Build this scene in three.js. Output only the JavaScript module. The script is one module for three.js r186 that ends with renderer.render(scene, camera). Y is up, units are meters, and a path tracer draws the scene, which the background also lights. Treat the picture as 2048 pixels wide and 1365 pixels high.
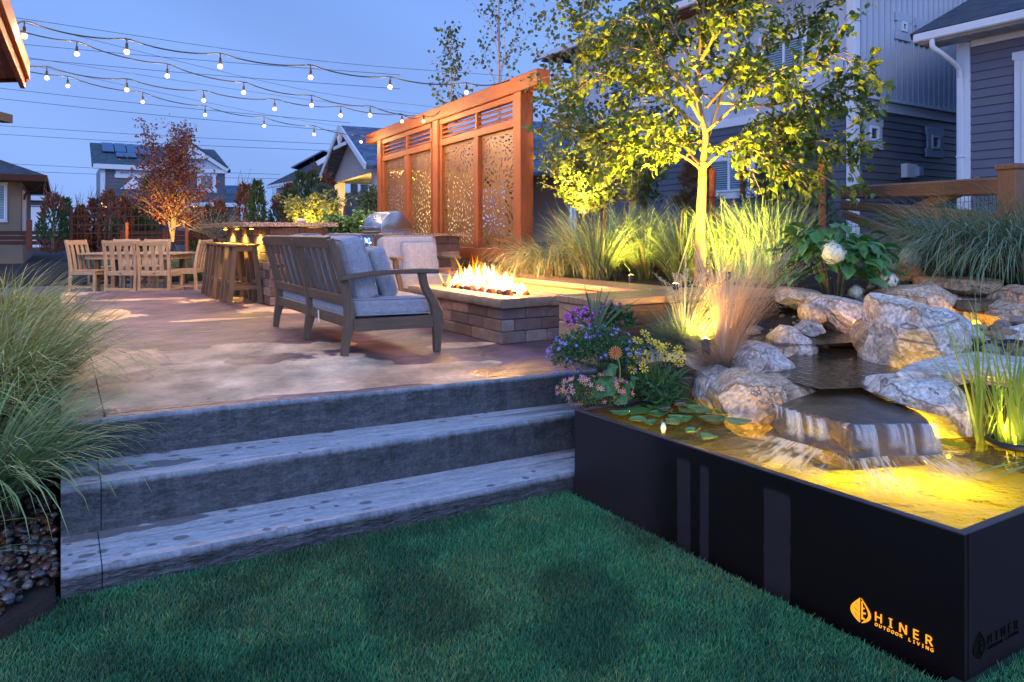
import * as THREE from 'three';
import { mergeGeometries, toCreasedNormals } from 'three/addons/utils/BufferGeometryUtils.js';
import { RectAreaLightUniformsLib } from 'three/addons/lights/RectAreaLightUniformsLib.js';
import { FontLoader } from 'three/addons/loaders/FontLoader.js';
import { TextGeometry } from 'three/addons/geometries/TextGeometry.js';

// ---------------------------------------------------------------- camera, sky, soft dusk light
const scene = new THREE.Scene();
const EYE = 0.92, FOC = 1434, HOR = 465, YAW = THREE.MathUtils.degToRad(32.2);
const camera = new THREE.PerspectiveCamera(2 * Math.atan(682.5 / FOC) * 180 / Math.PI, 2048 / 1365, 0.05, 600);
camera.position.set(0, EYE, 0);
camera.rotation.y = -YAW;
camera.setViewOffset(2048, 1365, 0, 682.5 - HOR, 2048, 1365);
const renderer = new THREE.WebGLRenderer({ antialias: true });
renderer.toneMapping = THREE.LinearToneMapping;
renderer.toneMappingExposure = 1.6;
renderer.shadowMap.enabled = true;
RectAreaLightUniformsLib.init();

const SKY_GAIN = 1.0;
{
  const w = 512, h = 256, d = new Float32Array(w * h * 4);
  const sm = (a, b, x) => { const t = Math.min(1, Math.max(0, (x - a) / (b - a))); return t * t * (3 - 2 * t); };
  for (let j = 0; j < h; j++) for (let i = 0; i < w; i++) {
    const el = ((j + 0.5) / h - 0.5) * Math.PI, az = ((i + 0.5) / w - 0.5) * 2 * Math.PI;
    const x = Math.cos(el) * Math.cos(az), y = Math.sin(el), z = Math.cos(el) * Math.sin(az);
    const t = sm(0.0, 0.75, y);
    let c = [0.185 + (0.088 - 0.185) * t, 0.305 + (0.215 - 0.305) * t, 0.64 + (0.59 - 0.64) * t];
    const west = sm(-0.25, 1, -(x * 0.533 - z * 0.846));                 // the afterglow lies behind the camera
    const cl = 1 + 0.11 * Math.sin(3.1 * x + 7 * y + 1.3) * Math.sin(2.3 * z - 6 * y) + 0.05 * Math.sin(9 * x - 7 * z + 23 * y) * Math.sin(13 * y + 4 * x) + 0.03 * Math.sin(19 * x + 31 * y - 11 * z);
    const g = cl * (1 + 1.4 * west);
    c = [c[0] * g * (1 + 0.35 * west), c[1] * g * (1 + 0.12 * west), c[2] * g];
    if (y < 0) c = [0.035, 0.045, 0.06];
    const k = (j * w + i) * 4;
    for (let q = 0; q < 3; q++) d[k + q] = c[q] * SKY_GAIN;
    d[k + 3] = 1;
  }
  const t = new THREE.DataTexture(d, w, h, THREE.RGBAFormat, THREE.FloatType);
  t.mapping = THREE.EquirectangularReflectionMapping; t.magFilter = THREE.LinearFilter; t.needsUpdate = true;
  scene.background = t; scene.environment = t;
}
const sun = new THREE.DirectionalLight(new THREE.Color(1, 0.93, 0.86), 0.4);     // what is left of the day, very soft
sun.position.set(-9, 13, 11); sun.target.position.set(3, 0, -6);
sun.castShadow = true; sun.shadow.radius = 40; sun.shadow.mapSize.set(2048, 2048);
Object.assign(sun.shadow.camera, { left: -15, right: 15, top: 15, bottom: -15, near: 1, far: 60 });
scene.add(sun, sun.target);

// ---------------------------------------------------------------- helpers
const V3 = (x, y, z) => new THREE.Vector3(x, y, z);
const SY = Math.sin(YAW), CY = Math.cos(YAW), FW = V3(SY, 0, -CY), RT = V3(CY, 0, SY);
const at = (px, py, d) => { const l = (px - 1024) / FOC * d; return V3(SY * d + CY * l, EYE - (py - HOR) / FOC * d, -CY * d + SY * l); };   // a place on the photograph at a distance
const onY = (px, py, y) => at(px, py, FOC * (EYE - y) / (py - HOR));                                                                    // the same, on a level of height y
let seed = 7;
const srand = (s) => { seed = s >>> 0; };
const rnd = () => { seed = (seed + 0x6D2B79F5) | 0; let t = Math.imul(seed ^ (seed >>> 15), 1 | seed); t = (t + Math.imul(t ^ (t >>> 7), 61 | t)) ^ t; return ((t ^ (t >>> 14)) >>> 0) / 4294967296; };
const rr = (a, b) => a + (b - a) * rnd();
const clamp = (x, a = 0, b = 1) => Math.min(b, Math.max(a, x));
const lerp = (a, b, t) => a + (b - a) * t;
const sstep = (a, b, x) => { const t = clamp((x - a) / (b - a)); return t * t * (3 - 2 * t); };
const hash = (x, y, z = 0) => { let h = Math.imul(x, 374761393) ^ Math.imul(y, 668265263) ^ Math.imul(z, 2147483647 ^ 0x5bd1e995); h = Math.imul(h ^ (h >>> 13), 1274126177); return ((h ^ (h >>> 16)) >>> 0) / 4294967296; };
const fade = (t) => t * t * (3 - 2 * t);
function pn(x, y, per, s = 0) {                                                    // tiling value noise
  const X = Math.floor(x), Y = Math.floor(y), u = fade(x - X), v = fade(y - Y), m = (a) => ((a % per) + per) % per;
  const a = hash(m(X), m(Y), s), b = hash(m(X + 1), m(Y), s), c = hash(m(X), m(Y + 1), s), d = hash(m(X + 1), m(Y + 1), s);
  return lerp(lerp(a, b, u), lerp(c, d, u), v);
}
const pf = (u, v, f, oct = 4, s = 0) => { let r = 0, a = 0.5, n = 0; for (let o = 0; o < oct; o++) { r += a * pn(u * f, v * f, f, s + o * 17); n += a; a *= 0.5; f *= 2; } return r / n; };
function n3(x, y, z, s = 0) {
  const X = Math.floor(x), Y = Math.floor(y), Z = Math.floor(z), u = fade(x - X), v = fade(y - Y), w = fade(z - Z);
  const h = (i, j, k) => hash(X + i + 911 * s, Y + j, Z + k + 101);
  return lerp(lerp(lerp(h(0, 0, 0), h(1, 0, 0), u), lerp(h(0, 1, 0), h(1, 1, 0), u), v), lerp(lerp(h(0, 0, 1), h(1, 0, 1), u), lerp(h(0, 1, 1), h(1, 1, 1), u), v), w);
}
const f3 = (p, f, oct = 4, s = 0) => { let r = 0, a = 0.5, n = 0; for (let o = 0; o < oct; o++) { r += a * n3(p.x * f, p.y * f, p.z * f, s + o); n += a; a *= 0.5; f *= 2.03; } return r / n; };

function tex(w, h, fn, srgb = true) {
  const d = new Uint8Array(w * h * 4);
  for (let j = 0; j < h; j++) for (let i = 0; i < w; i++) {
    const c = fn((i + 0.5) / w, (j + 0.5) / h), k = (j * w + i) * 4, a = typeof c === 'number' ? [c, c, c] : c;
    d[k] = clamp(a[0]) * 255; d[k + 1] = clamp(a[1]) * 255; d[k + 2] = clamp(a[2]) * 255; d[k + 3] = a.length > 3 ? clamp(a[3]) * 255 : 255;
  }
  const t = new THREE.DataTexture(d, w, h, THREE.RGBAFormat);
  t.wrapS = t.wrapT = THREE.RepeatWrapping; t.magFilter = THREE.LinearFilter; t.minFilter = THREE.LinearFilter;
  if (srgb) t.colorSpace = THREE.SRGBColorSpace;
  t.needsUpdate = true; return t;
}
const rep = (t, x, y) => { const c = t.clone(); c.repeat.set(x, y); c.needsUpdate = true; return c; };
const std = (o) => new THREE.MeshStandardMaterial({ roughness: 0.8, ...o });
const phy = (o) => new THREE.MeshPhysicalMaterial({ roughness: 0.8, ...o });

const used = {};
function numbered(name) { const n = used[name] = (used[name] ?? -1) + 1; return n ? name + '_' + String(n).padStart(3, '0') : name; }
function tag(o, label, category, group) { o.userData.label = label; o.userData.category = category; if (group) o.userData.group = group; return o; }
function thing(name, label, category, p = V3(0, 0, 0), turn = 0, group) {
  const o = new THREE.Group(); o.name = numbered(name); o.position.copy(p); o.rotation.y = turn; scene.add(o);
  return tag(o, label, category, group);
}
function part(name, g, m, parent, p, r) {
  const o = new THREE.Mesh(g, m); o.castShadow = o.receiveShadow = true;
  if (parent === scene) o.name = numbered(name);
  else { const c = parent.userData_c ??= {}; const n = c[name] = (c[name] ?? -1) + 1; o.name = n ? name + '_' + String(n).padStart(3, '0') : name; }
  if (p) o.position.copy(p); if (r) o.rotation.set(r[0], r[1], r[2]);
  parent.add(o); return o;
}
const struct = (name, g, m, p) => { const o = part(name, g, m, scene, p); o.userData.kind = 'structure'; return o; };
const stuff = (o) => { o.userData.kind = 'stuff'; return o; };
function copy(src, p, turn, label, group) {
  const c = src.clone(); c.name = numbered(src.name.replace(/_\d{3}$/, '')); c.position.copy(p); c.rotation.y = turn; scene.add(c);
  if (label) c.userData.label = label; if (group) c.userData.group = group; return c;
}

// a box with chamfered edges, uv in metres with u along its longest side
const cbCache = new Map();
function cbox(w, h, d, c = 0.004, key = 0) {
  const id = [w, h, d, c, key].map((x) => Math.round(x * 1e4)).join();
  if (cbCache.has(id)) return cbCache.get(id);
  c = Math.min(c, w * 0.3, h * 0.3, d * 0.3);
  const H = [w / 2, h / 2, d / 2], pos = [], uv = [], L = w >= h && w >= d ? 0 : h >= d ? 1 : 2, ou = (hash(key * 7 + 3, 11) * 9), ov = hash(key * 5 + 1, 5) * 9;
  const vtx = (sx, sy, sz, ax) => { const s = [sx, sy, sz]; return [0, 1, 2].map((k) => s[k] * (H[k] - (k === ax ? 0 : c))); };
  const tri = (a, b, cc) => {
    const A = V3(...a), B = V3(...b), C = V3(...cc), n = B.clone().sub(A).cross(C.clone().sub(A)), m = A.clone().add(B).add(C);
    const q = n.dot(m) < 0 ? [a, cc, b] : [a, b, cc], N = [Math.abs(n.x), Math.abs(n.y), Math.abs(n.z)], ax = N[0] >= N[1] && N[0] >= N[2] ? 0 : N[1] >= N[2] ? 1 : 2;
    const o = [0, 1, 2].filter((k) => k !== ax), U = o.includes(L) ? L : o[0], W = o.find((k) => k !== U);
    for (const p of q) { pos.push(...p); uv.push(p[U] + ou, p[W] + ov); }
  };
  for (let ax = 0; ax < 3; ax++) for (const s of [-1, 1]) {
    const q = [[-1, -1], [1, -1], [1, 1], [-1, 1]].map(([a, b]) => { const r = [0, 0, 0]; r[ax] = s; r[(ax + 1) % 3] = a; r[(ax + 2) % 3] = b; return vtx(...r, ax); });
    tri(q[0], q[1], q[2]); tri(q[0], q[2], q[3]);
  }
  for (let ax = 0; ax < 3; ax++) for (const s of [-1, 1]) for (const t of [-1, 1]) {       // edges along the third axis
    const b = (ax + 1) % 3, e = (ax + 2) % 3, mk = (u, face) => { const r = [0, 0, 0]; r[ax] = s; r[b] = t; r[e] = u; return vtx(...r, face); };
    const A = mk(-1, ax), B = mk(1, ax), C = mk(1, b), D = mk(-1, b); tri(A, B, C); tri(A, C, D);
  }
  for (const x of [-1, 1]) for (const y of [-1, 1]) for (const z of [-1, 1]) tri(vtx(x, y, z, 0), vtx(x, y, z, 1), vtx(x, y, z, 2));
  const g = new THREE.BufferGeometry();
  g.setAttribute('position', new THREE.Float32BufferAttribute(pos, 3)); g.setAttribute('uv', new THREE.Float32BufferAttribute(uv, 2)); g.computeVertexNormals();
  cbCache.set(id, g); return g;
}
// a board from a to b (points in the parent's axes), w across, h thick; up gives the direction of h
function board(name, parent, m, a, b, w, h, up = V3(0, 1, 0), c = 0.004, key = 0) {
  const d = b.clone().sub(a), L = d.length(), x = d.clone().normalize(), z = x.clone().cross(up).normalize(), y = z.clone().cross(x);
  const o = part(name, cbox(Math.round(L * 1e3) / 1e3, h, w, c, key), m, parent, a.clone().add(b).multiplyScalar(0.5));
  o.quaternion.setFromRotationMatrix(new THREE.Matrix4().makeBasis(x, y, z)); return o;
}
// box by min and max corners in world axes under an unturned group
function boxAt(name, parent, m, x0, x1, y0, y1, z0, z1, c = 0.004, key = 0) {
  const o = part(name, cbox(x1 - x0, y1 - y0, z1 - z0, c, key), m, parent, V3((x0 + x1) / 2, (y0 + y1) / 2, (z0 + z1) / 2));
  if (parent !== scene && parent.position) { o.position.sub(parent.getWorldPosition(V3())); }
  return o;
}
function extr(pts, depth, bevel = 0.004, seg = 1) {                                  // outline in x,y pulled along z, centred
  const s = new THREE.Shape(pts.map((p) => new THREE.Vector2(p[0], p[1])));
  const g = new THREE.ExtrudeGeometry(s, { depth: depth - 2 * bevel, bevelEnabled: bevel > 0, bevelThickness: bevel, bevelSize: bevel, bevelOffset: -bevel, bevelSegments: seg, curveSegments: 6 });
  g.translate(0, 0, -depth / 2 + bevel); return g;
}
function polySlab(pts, y0, y1, bevel = 0.01, uvf) {                                  // pts [x,z] on plan
  const s = new THREE.Shape(pts.map((p) => new THREE.Vector2(p[0], -p[1])));
  const g = new THREE.ExtrudeGeometry(s, { depth: y1 - y0 - 2 * bevel, bevelEnabled: bevel > 0, bevelThickness: bevel, bevelSize: bevel, bevelOffset: -bevel, bevelSegments: 1 });
  g.rotateX(-Math.PI / 2); g.translate(0, y0 + bevel, 0);
  if (uvf) { const p = g.attributes.position, u = g.attributes.uv; for (let i = 0; i < p.count; i++) u.setXY(i, ...uvf(p.getX(i), p.getY(i), p.getZ(i))); }
  return g;
}
const tube = (pts, r, seg = 24, rad = 6) => new THREE.TubeGeometry(new THREE.CatmullRomCurve3(pts), seg, r, rad);
const cyl = (r0, r1, h, n = 10) => new THREE.CylinderGeometry(r0, r1, h, n);

// lists of triangles with vertex colours
class Tris {
  constructor() { this.p = []; this.c = []; this.n = 0; }
  tri(a, b, c, ca, cb = ca, cc = ca) { this.p.push(a.x, a.y, a.z, b.x, b.y, b.z, c.x, c.y, c.z); this.c.push(...ca, ...cb, ...cc); this.n++; }
  geo(smooth = false) {
    const g = new THREE.BufferGeometry(); g.setAttribute('position', new THREE.Float32BufferAttribute(this.p, 3)); g.setAttribute('color', new THREE.Float32BufferAttribute(this.c, 3));
    g.computeVertexNormals(); return g;
  }
}
const mixc = (a, b, t) => [lerp(a[0], b[0], t), lerp(a[1], b[1], t), lerp(a[2], b[2], t)];
const jit = (c, k = 0.15) => { const s = 1 + rr(-k, k); return [c[0] * s * (1 + rr(-k, k) * 0.4), c[1] * s, c[2] * s * (1 + rr(-k, k) * 0.4)]; };
// ---------------------------------------------------------------- surfaces
const grainT = tex(512, 256, (u, v) => { const w = pf(u, v, 4, 3, 3) * 1.2, g = pn(u * 6, (v + w * 0.03) * 90, 4096, 5), k = pf(u, v * 1, 8, 3, 9), l = 0.80 + 0.13 * g + 0.14 * (k - 0.5) - 0.22 * Math.pow(pn(u * 12, v * 160, 4096, 8), 6); return [l, l * 0.99, l * 0.975]; });
const grainB = tex(512, 256, (u, v) => { const w = pf(u, v, 4, 3, 3) * 1.2; return 0.5 + 0.4 * (pn(u * 6, (v + w * 0.03) * 90, 4096, 5) - 0.5) - 0.5 * Math.pow(pn(u * 12, v * 160, 4096, 8), 6); }, false);
const speckT = tex(256, 256, (u, v) => { const l = 0.8 + 0.28 * (pf(u, v, 64, 2, 4) - 0.5) + 0.22 * (pf(u, v, 6, 3, 2) - 0.5); return [l, l, l * 0.99]; });
const speckB = tex(256, 256, (u, v) => pf(u, v, 48, 3, 4), false);
const weaveT = tex(256, 256, (u, v) => { const a = pn(u * 64, v * 8, 64, 1), b = pn(u * 8, v * 64, 64, 2), l = 0.86 + 0.12 * (a - 0.5) + 0.12 * (b - 0.5) + 0.1 * (pf(u, v, 8, 3, 5) - 0.5); return [l, l, l]; });
const weaveB = tex(256, 256, (u, v) => 0.5 + 0.25 * Math.sin(u * 2 * Math.PI * 64) + 0.25 * Math.sin(v * 2 * Math.PI * 64), false);
const roughB = tex(512, 512, (u, v) => 0.65 * pf(u, v, 12, 5, 21) + 0.35 * Math.abs(2 * pf(u, v, 6, 3, 33) - 1), false);
const slateB = tex(512, 512, (u, v) => { const w = pf(u, v, 4, 3, 12), r = pn(u * 5 + w, (v + 0.16 * w) * 24, 240, 2), q = 1 - Math.abs(2 * pf(u, v, 8, 4, 14) - 1); return 0.10 * r + 0.62 * q + 0.28 * pf(u, v, 40, 3, 1); }, false);
const graniteT = tex(256, 256, (u, v) => { const a = pn(u * 64, v * 64, 64, 1), b = pn(u * 40, v * 40, 40, 2), k = pf(u, v, 6, 2, 3); return a > 0.72 ? [0.80, 0.70, 0.58] : b > 0.7 ? [0.20, 0.15, 0.13] : [0.50 + 0.15 * k, 0.38 + 0.13 * k, 0.31 + 0.12 * k]; });
const shingleT = tex(512, 512, (u, v) => { const row = Math.floor(v * 24), f = v * 24 - row, t = Math.floor((u + hash(row, 3)) * 14), l = 0.72 + 0.28 * hash(t, row, 5) - (f < 0.16 ? 0.3 : 0) + 0.2 * (pn(u * 90, v * 90, 4096, 2) - 0.5); return [l, l, l]; });
const rockT = tex(512, 512, (u, v) => { const a = pf(u, v, 6, 5, 41), b = pf(u, v, 40, 3, 42), c = pf(u, v, 16, 4, 43), pit = sstep(0.3, 0.2, c) * 0.14, l = 0.88 + 0.2 * (a - 0.5) + 0.55 * (b - 0.5) - pit, w = sstep(0.45, 0.65, pf(u, v, 5, 3, 44)); return [l * (1 + 0.02 * w), l * (0.98 - 0.02 * w), l * (0.96 - 0.05 * w)]; });
const stuccoB = tex(256, 256, (u, v) => pf(u, v, 24, 4, 31), false);
const steelT = tex(256, 256, (u, v) => { const l = 0.86 + 0.12 * (pn(u * 3, v * 200, 4096, 6) - 0.5); return [l, l, l]; });

const wood = (c, o = {}) => std({ color: c, map: rep(grainT, 0.8, 2.4), bumpMap: rep(grainB, 0.8, 2.4), bumpScale: 0.002, roughness: 0.72, ...o });
const M = {
  teak: wood('#6f5a48', { roughness: 0.62 }), poly: std({ color: '#d9b48c', map: rep(grainT, 1.2, 2.6), roughness: 0.62 }), stool: std({ color: '#7a6048', map: rep(grainT, 1.2, 2.6), roughness: 0.6 }),
  cedar: wood('#98501f', { roughness: 0.62, bumpScale: 0.003 }), cedarDark: wood('#86401e', { roughness: 0.65, bumpScale: 0.003 }),
  timber: wood('#c49a78', { roughness: 0.55, bumpScale: 0.003 }), timberDark: wood('#6c4a36', { roughness: 0.4, bumpScale: 0.003 }), bench: phy({ color: '#bd9272', map: rep(grainT, 0.8, 2.4), bumpMap: rep(grainB, 0.8, 2.4), bumpScale: 0.002, roughness: 0.3, clearcoat: 0.35, clearcoatRoughness: 0.15 }),
  rail: wood('#8d6a50', { roughness: 0.7, bumpScale: 0.004 }), stake: wood('#a8552c', { roughness: 0.7 }), cabinet: wood('#b58a5a', { roughness: 0.45 }),
  granite: phy({ map: rep(graniteT, 3, 3), roughness: 0.22, clearcoat: 0.4, clearcoatRoughness: 0.1 }),
  steel: std({ color: '#c9ccd0', metalness: 1, roughness: 0.24, map: rep(steelT, 1, 1) }), chrome: std({ color: '#dddddd', metalness: 1, roughness: 0.12 }), black: std({ color: '#15161a', roughness: 0.45 }),
  panel: std({ color: '#93673d', metalness: 0.3, roughness: 0.5, map: rep(speckT, 1, 1) }),
  fabric: phy({ color: '#a9aeba', map: rep(weaveT, 5, 5), bumpMap: rep(weaveB, 5, 5), bumpScale: 0.0006, roughness: 0.95, sheen: 0.3, sheenRoughness: 0.6, sheenColor: new THREE.Color('#c8ccd6') }),
  piping: std({ color: '#8f949e', roughness: 0.9 }), slateFabric: phy({ color: '#8b95a4', map: rep(weaveT, 5, 5), bumpMap: rep(weaveB, 5, 5), bumpScale: 0.0006, roughness: 0.95 }),
  white: std({ color: '#d8dade', roughness: 0.6 }), trim: std({ color: '#cfd3da', roughness: 0.6 }), lapDark: std({ color: '#4a4d58', roughness: 0.38 }), lapGrey: std({ color: '#605f6b', roughness: 0.5 }), batten: std({ color: '#b3b8c4', roughness: 0.65 }), batten2: std({ color: '#a4adba', roughness: 0.6 }),
  shingle: std({ color: '#4a4d56', map: rep(shingleT, 0.35, 0.35), roughness: 0.85 }), shingleTeal: std({ color: '#4d6068', map: rep(shingleT, 0.35, 0.35), roughness: 0.8 }), shingleBlue: std({ color: '#61758c', map: rep(shingleT, 0.35, 0.35), roughness: 0.8 }),
  glass: phy({ color: '#26343e', roughness: 0.06, metalness: 0, clearcoat: 1, clearcoatRoughness: 0.03, specularIntensity: 1 }), blind: std({ color: '#7f97a6', roughness: 0.55 }), solar: phy({ color: '#1c3a5c', roughness: 0.14, clearcoat: 1, clearcoatRoughness: 0.05 }),
  stucco: std({ color: '#77695c', bumpMap: rep(stuccoB, 2, 2), bumpScale: 0.004, roughness: 0.95 }), stucco2: std({ color: '#a79c98', bumpMap: rep(stuccoB, 2, 2), bumpScale: 0.004, roughness: 0.95 }),
  soil: std({ color: '#2a1c14', bumpMap: rep(roughB, 2, 2), bumpScale: 0.03, roughness: 0.95 }), lawnbase: std({ color: '#173726', roughness: 1 }),
  rust: std({ color: '#4a2a1e', roughness: 0.8, metalness: 0.3 }), wire: std({ color: '#0d0e12', roughness: 0.6 }), rubber: std({ color: '#1b1c20', roughness: 0.5 }),
  leaf: phy({ vertexColors: true, roughness: 0.55, transmission: 0.35, thickness: 0, side: THREE.DoubleSide }),
  blade: phy({ vertexColors: true, roughness: 0.6, transmission: 0.3, thickness: 0, side: THREE.DoubleSide }),
  needle: std({ vertexColors: true, roughness: 0.7, side: THREE.DoubleSide }), bark: std({ vertexColors: true, roughness: 0.85 }), rock: std({ vertexColors: true, map: rep(rockT, 1.7, 1.7), roughness: 0.78, bumpMap: rep(roughB, 3.5, 3.5), bumpScale: 0.022 }), rockWet: phy({ vertexColors: true, bumpMap: rep(roughB, 4, 4), bumpScale: 0.012, roughness: 0.42, clearcoat: 0.3, clearcoatRoughness: 0.2 }), petal: phy({ vertexColors: true, roughness: 0.6, transmission: 0.25, thickness: 0, side: THREE.DoubleSide }),
};
const blockCols = ['#8d7068', '#7d6058', '#a08478', '#66544f', '#937d74', '#75635f', '#b0937f'].map((c) => std({ color: c, map: rep(speckT, 4, 4), bumpMap: rep(speckB, 4, 4), bumpScale: 0.004, roughness: 0.85 }));
const blockGrey = ['#8a7e80', '#77696a', '#6b5c5b', '#98908f', '#5a4c4c', '#857671'].map((c) => std({ color: c, map: rep(speckT, 4, 4), bumpMap: rep(speckB, 4, 4), bumpScale: 0.004, roughness: 0.8 }));
const capMat = std({ color: '#b7a08c', map: rep(speckT, 3, 3), bumpMap: rep(roughB, 3, 3), bumpScale: 0.02, roughness: 0.6 });

// stamped concrete: damp on a patchwork of dry, colours and gloss in places of the patio (5.4 m by 9.6 m)
const PX0 = 0, PZ0 = -3.6, PW = 5.4, PD = 9.6;
const dryBlobs = [[455, 705, 0.5, 0.16], [300, 790, 0.6, 0.22], [520, 770, 0.75, 0.22], [640, 735, 0.4, 0.2], [830, 740, 0.45, 0.14], [1060, 650, 0.25, 0.3], [930, 690, 0.3, 0.1], [700, 770, 0.4, 0.12], [260, 600, 0.5, 0.15], [420, 640, 0.6, 0.12]].map(([a, b, r, q]) => { const p = onY(a, b, 0); return [p.x, p.z, r, q]; });
function damp(x, z) {
  const p = V3(x * 1.3 + z * 0.2, 0, z * 0.8 - x * 0.25);
  let m = f3(p, 0.8, 6, 2) + 0.115;
  for (const [bx, bz, r, q] of dryBlobs) { const dx = x - bx, dz = z - bz - dx * 0.12; m -= 0.5 * Math.exp(-(dx * dx) / (r * r) - (dz * dz) / (q * q)); }
  return sstep(0.485, 0.512, m);
}
const patioPix = (fn, srgb) => tex(768, 1536, (u, v) => fn(PX0 + u * PW, PZ0 - v * PD), srgb);
const patioT = patioPix((x, z) => {
  const w = damp(x, z), n = f3(V3(x, 0, z), 3, 4, 5), q = f3(V3(x * 1.6 + z * 0.3, 1, z * 1.3), 3, 5, 8), s = f3(V3(x * 40, 2, z * 40), 1, 2, 9);
  const dry = [0.80 + 0.12 * (n - 0.5), 0.67 + 0.12 * (n - 0.5), 0.54 + 0.12 * (n - 0.5)], wet = [0.40 + 0.1 * (n - 0.5), 0.31 + 0.08 * (n - 0.5), 0.33 + 0.14 * (n - 0.5)];
  const c = mixc(dry, wet, w), l = 1 + 0.75 * (q - 0.5) + 0.16 * (s - 0.5);
  return c.map((k) => k * l);
}, true);
const patioR = patioPix((x, z) => { const w = damp(x, z), q = f3(V3(x * 2 + z, 1, z * 9), 1.6, 3, 8); return [0, lerp(0.8, 0.36 + 0.3 * q, w), 0]; }, false);
M.patio = std({ map: patioT, roughnessMap: patioR, roughness: 1, bumpMap: rep(slateB, PW * 0.9, PD * 0.9), bumpScale: 0.013 });
const riserT = tex(1024, 128, (u, v) => { const st = pn(u * 90, v * 2 + 3, 4096, 3) * 0.6 + pn(u * 240, v * 4, 4096, 7) * 0.4, n = pn(u * 24, v * 3, 4096, 6) * 0.6 + pn(u * 70, v * 7, 4096, 16) * 0.4, l = 0.27 + 0.12 * (n - 0.5) + 0.16 * (st - 0.5) * (0.35 + 0.65 * v) + 0.10 * (pn(u * 420, v * 30, 4096, 3) - 0.5) + 0.26 * sstep(0.86, 0.98, v); return [l * 0.97, l * 0.99, l * 1.03]; });  // bluish tint and paler nosing: wet sky highlight put into the colour
M.riser = std({ map: riserT, bumpMap: rep(roughB, 4, 0.6), bumpScale: 0.012, roughness: 0.44 });
const spots = []; srand(51); for (let i = 0; i < 34; i++) { const a = rnd() < 0.85; spots.push([a ? Math.pow(rnd(), 1.4) * 0.42 : rnd() * 0.8, rnd(), rr(0.0025, 0.011), rr(0.015, 0.045)]); }
for (let i = 0; i < 18; i++) spots.push([rr(0.02, 0.17), 0.82 + rr(-0.08, 0.1), 0.022, 0.05]);
function spotAt(u, v) { let m = 0; for (const [a, b, r, q] of spots) { let du = u - a, dv = v - b; if (dv > 0.5) dv -= 1; if (dv < -0.5) dv += 1; const k = (du * du) / (r * r) + (dv * dv) / (q * q * 1.6); if (k < 1.3) m = Math.max(m, sstep(1.2, 0.85, k + 0.25 * (pn(u * 260, v * 60, 4096, 4) - 0.5))); } return m; }
const wetRight = (u, v) => sstep(0.42, 0.5, 0.35 * pf(u, v, 6, 4, 61) + 0.5 * (u - 0.1) * (0.6 + v * 0.3));
const treadT = tex(1024, 256, (u, v) => { const n = pf(u, v, 32, 4, 7), l = 0.70 + 0.22 * (n - 0.5) + 0.1 * (pn(u * 200, v * 50, 4096, 9) - 0.5), s = Math.max(spotAt(u, v), 0.75 * wetRight(u, v)); return mixc([l, l * 0.97, l * 0.97], [0.42, 0.37, 0.36], s * 0.7); });
const treadR = tex(1024, 256, (u, v) => [0, lerp(0.62, 0.34, Math.max(spotAt(u, v), 0.75 * wetRight(u, v))), 0], false);
M.tread = std({ map: treadT, roughnessMap: treadR, roughness: 1, bumpMap: rep(roughB, 4, 0.6), bumpScale: 0.008 });

// brown steel of the pond box: rain has run down it in stripes
const runs = [[0.379, 0.418, 1], [0.447, 0.471, 0.98], [0.617, 0.678, 1]];       // along the long side, dry stripes as fractions
const boxDrip = (u, v) => { let m = 0; for (const [a, b, q] of runs) { const wob = 0.0028 * (pn(v * 14, a * 50, 999, 3) - 0.5), top = 0.9 - 0.02 * Math.abs((u - (a + b) / 2) / (b - a)); m = Math.max(m, sstep(a - 0.002, a + 0.001, u + wob) * sstep(b + 0.002, b - 0.001, u + wob) * sstep(top, top - 0.05, v)); } return Math.max(m, 0.8 * sstep(0.375, 0.25, u)); };
const boxT = tex(1024, 256, (u, v) => { const m = boxDrip(u, v), n = pf(u, v, 12, 4, 8); return mixc([0.105, 0.07, 0.07], [0.185, 0.142, 0.147], m).map((c) => c * (0.92 + 0.16 * n)); });
const boxR = tex(1024, 256, (u, v) => [0, lerp(0.3, 0.55, boxDrip(u, v)), 0], false);
M.boxSide = std({ map: boxT, roughnessMap: boxR, roughness: 1, metalness: 0.15 });
M.box = std({ color: '#2b2024', roughness: 0.35, metalness: 0.15 });
M.rim = std({ color: '#4a3d44', roughness: 0.3, metalness: 0.25 });
M.letter = std({ color: '#c8932c', emissive: '#ff9a10', emissiveIntensity: 0.75, roughness: 0.4 });  // glows by itself in place of pond light through the letters
// ---------------------------------------------------------------- ground, steps, patio
{
  const g = new THREE.PlaneGeometry(900, 900); g.rotateX(-Math.PI / 2);
  struct('ground', g, std({ color: '#20261d', roughness: 1 }), V3(0, -0.75, 0));
}
function field(name, x0, x1, z0, z1, nx, nz, fn, m, uvs = 1) {
  const p = [], uv = [], ix = [];
  for (let j = 0; j <= nz; j++) for (let i = 0; i <= nx; i++) { const x = lerp(x0, x1, i / nx), z = lerp(z0, z1, j / nz); p.push(x, fn(x, z), z); uv.push(x * uvs, z * uvs); }
  for (let j = 0; j < nz; j++) for (let i = 0; i < nx; i++) { const a = j * (nx + 1) + i, b = a + 1, c = a + nx + 1, d = c + 1; ix.push(a, c, b, b, c, d); }
  const g = new THREE.BufferGeometry(); g.setAttribute('position', new THREE.Float32BufferAttribute(p, 3)); g.setAttribute('uv', new THREE.Float32BufferAttribute(uv, 2)); g.setIndex(ix); g.computeVertexNormals();
  return struct(name, g, m);
}
const pools = [[3.86, -2.56, 0.72, 0.5, 0.5, 0.12], [4.55, -3.12, 0.55, 0.26, 0.2, 0.19], [5.35, -2.72, 0.5, 0.35, 0.3, 0.27]];
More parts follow.
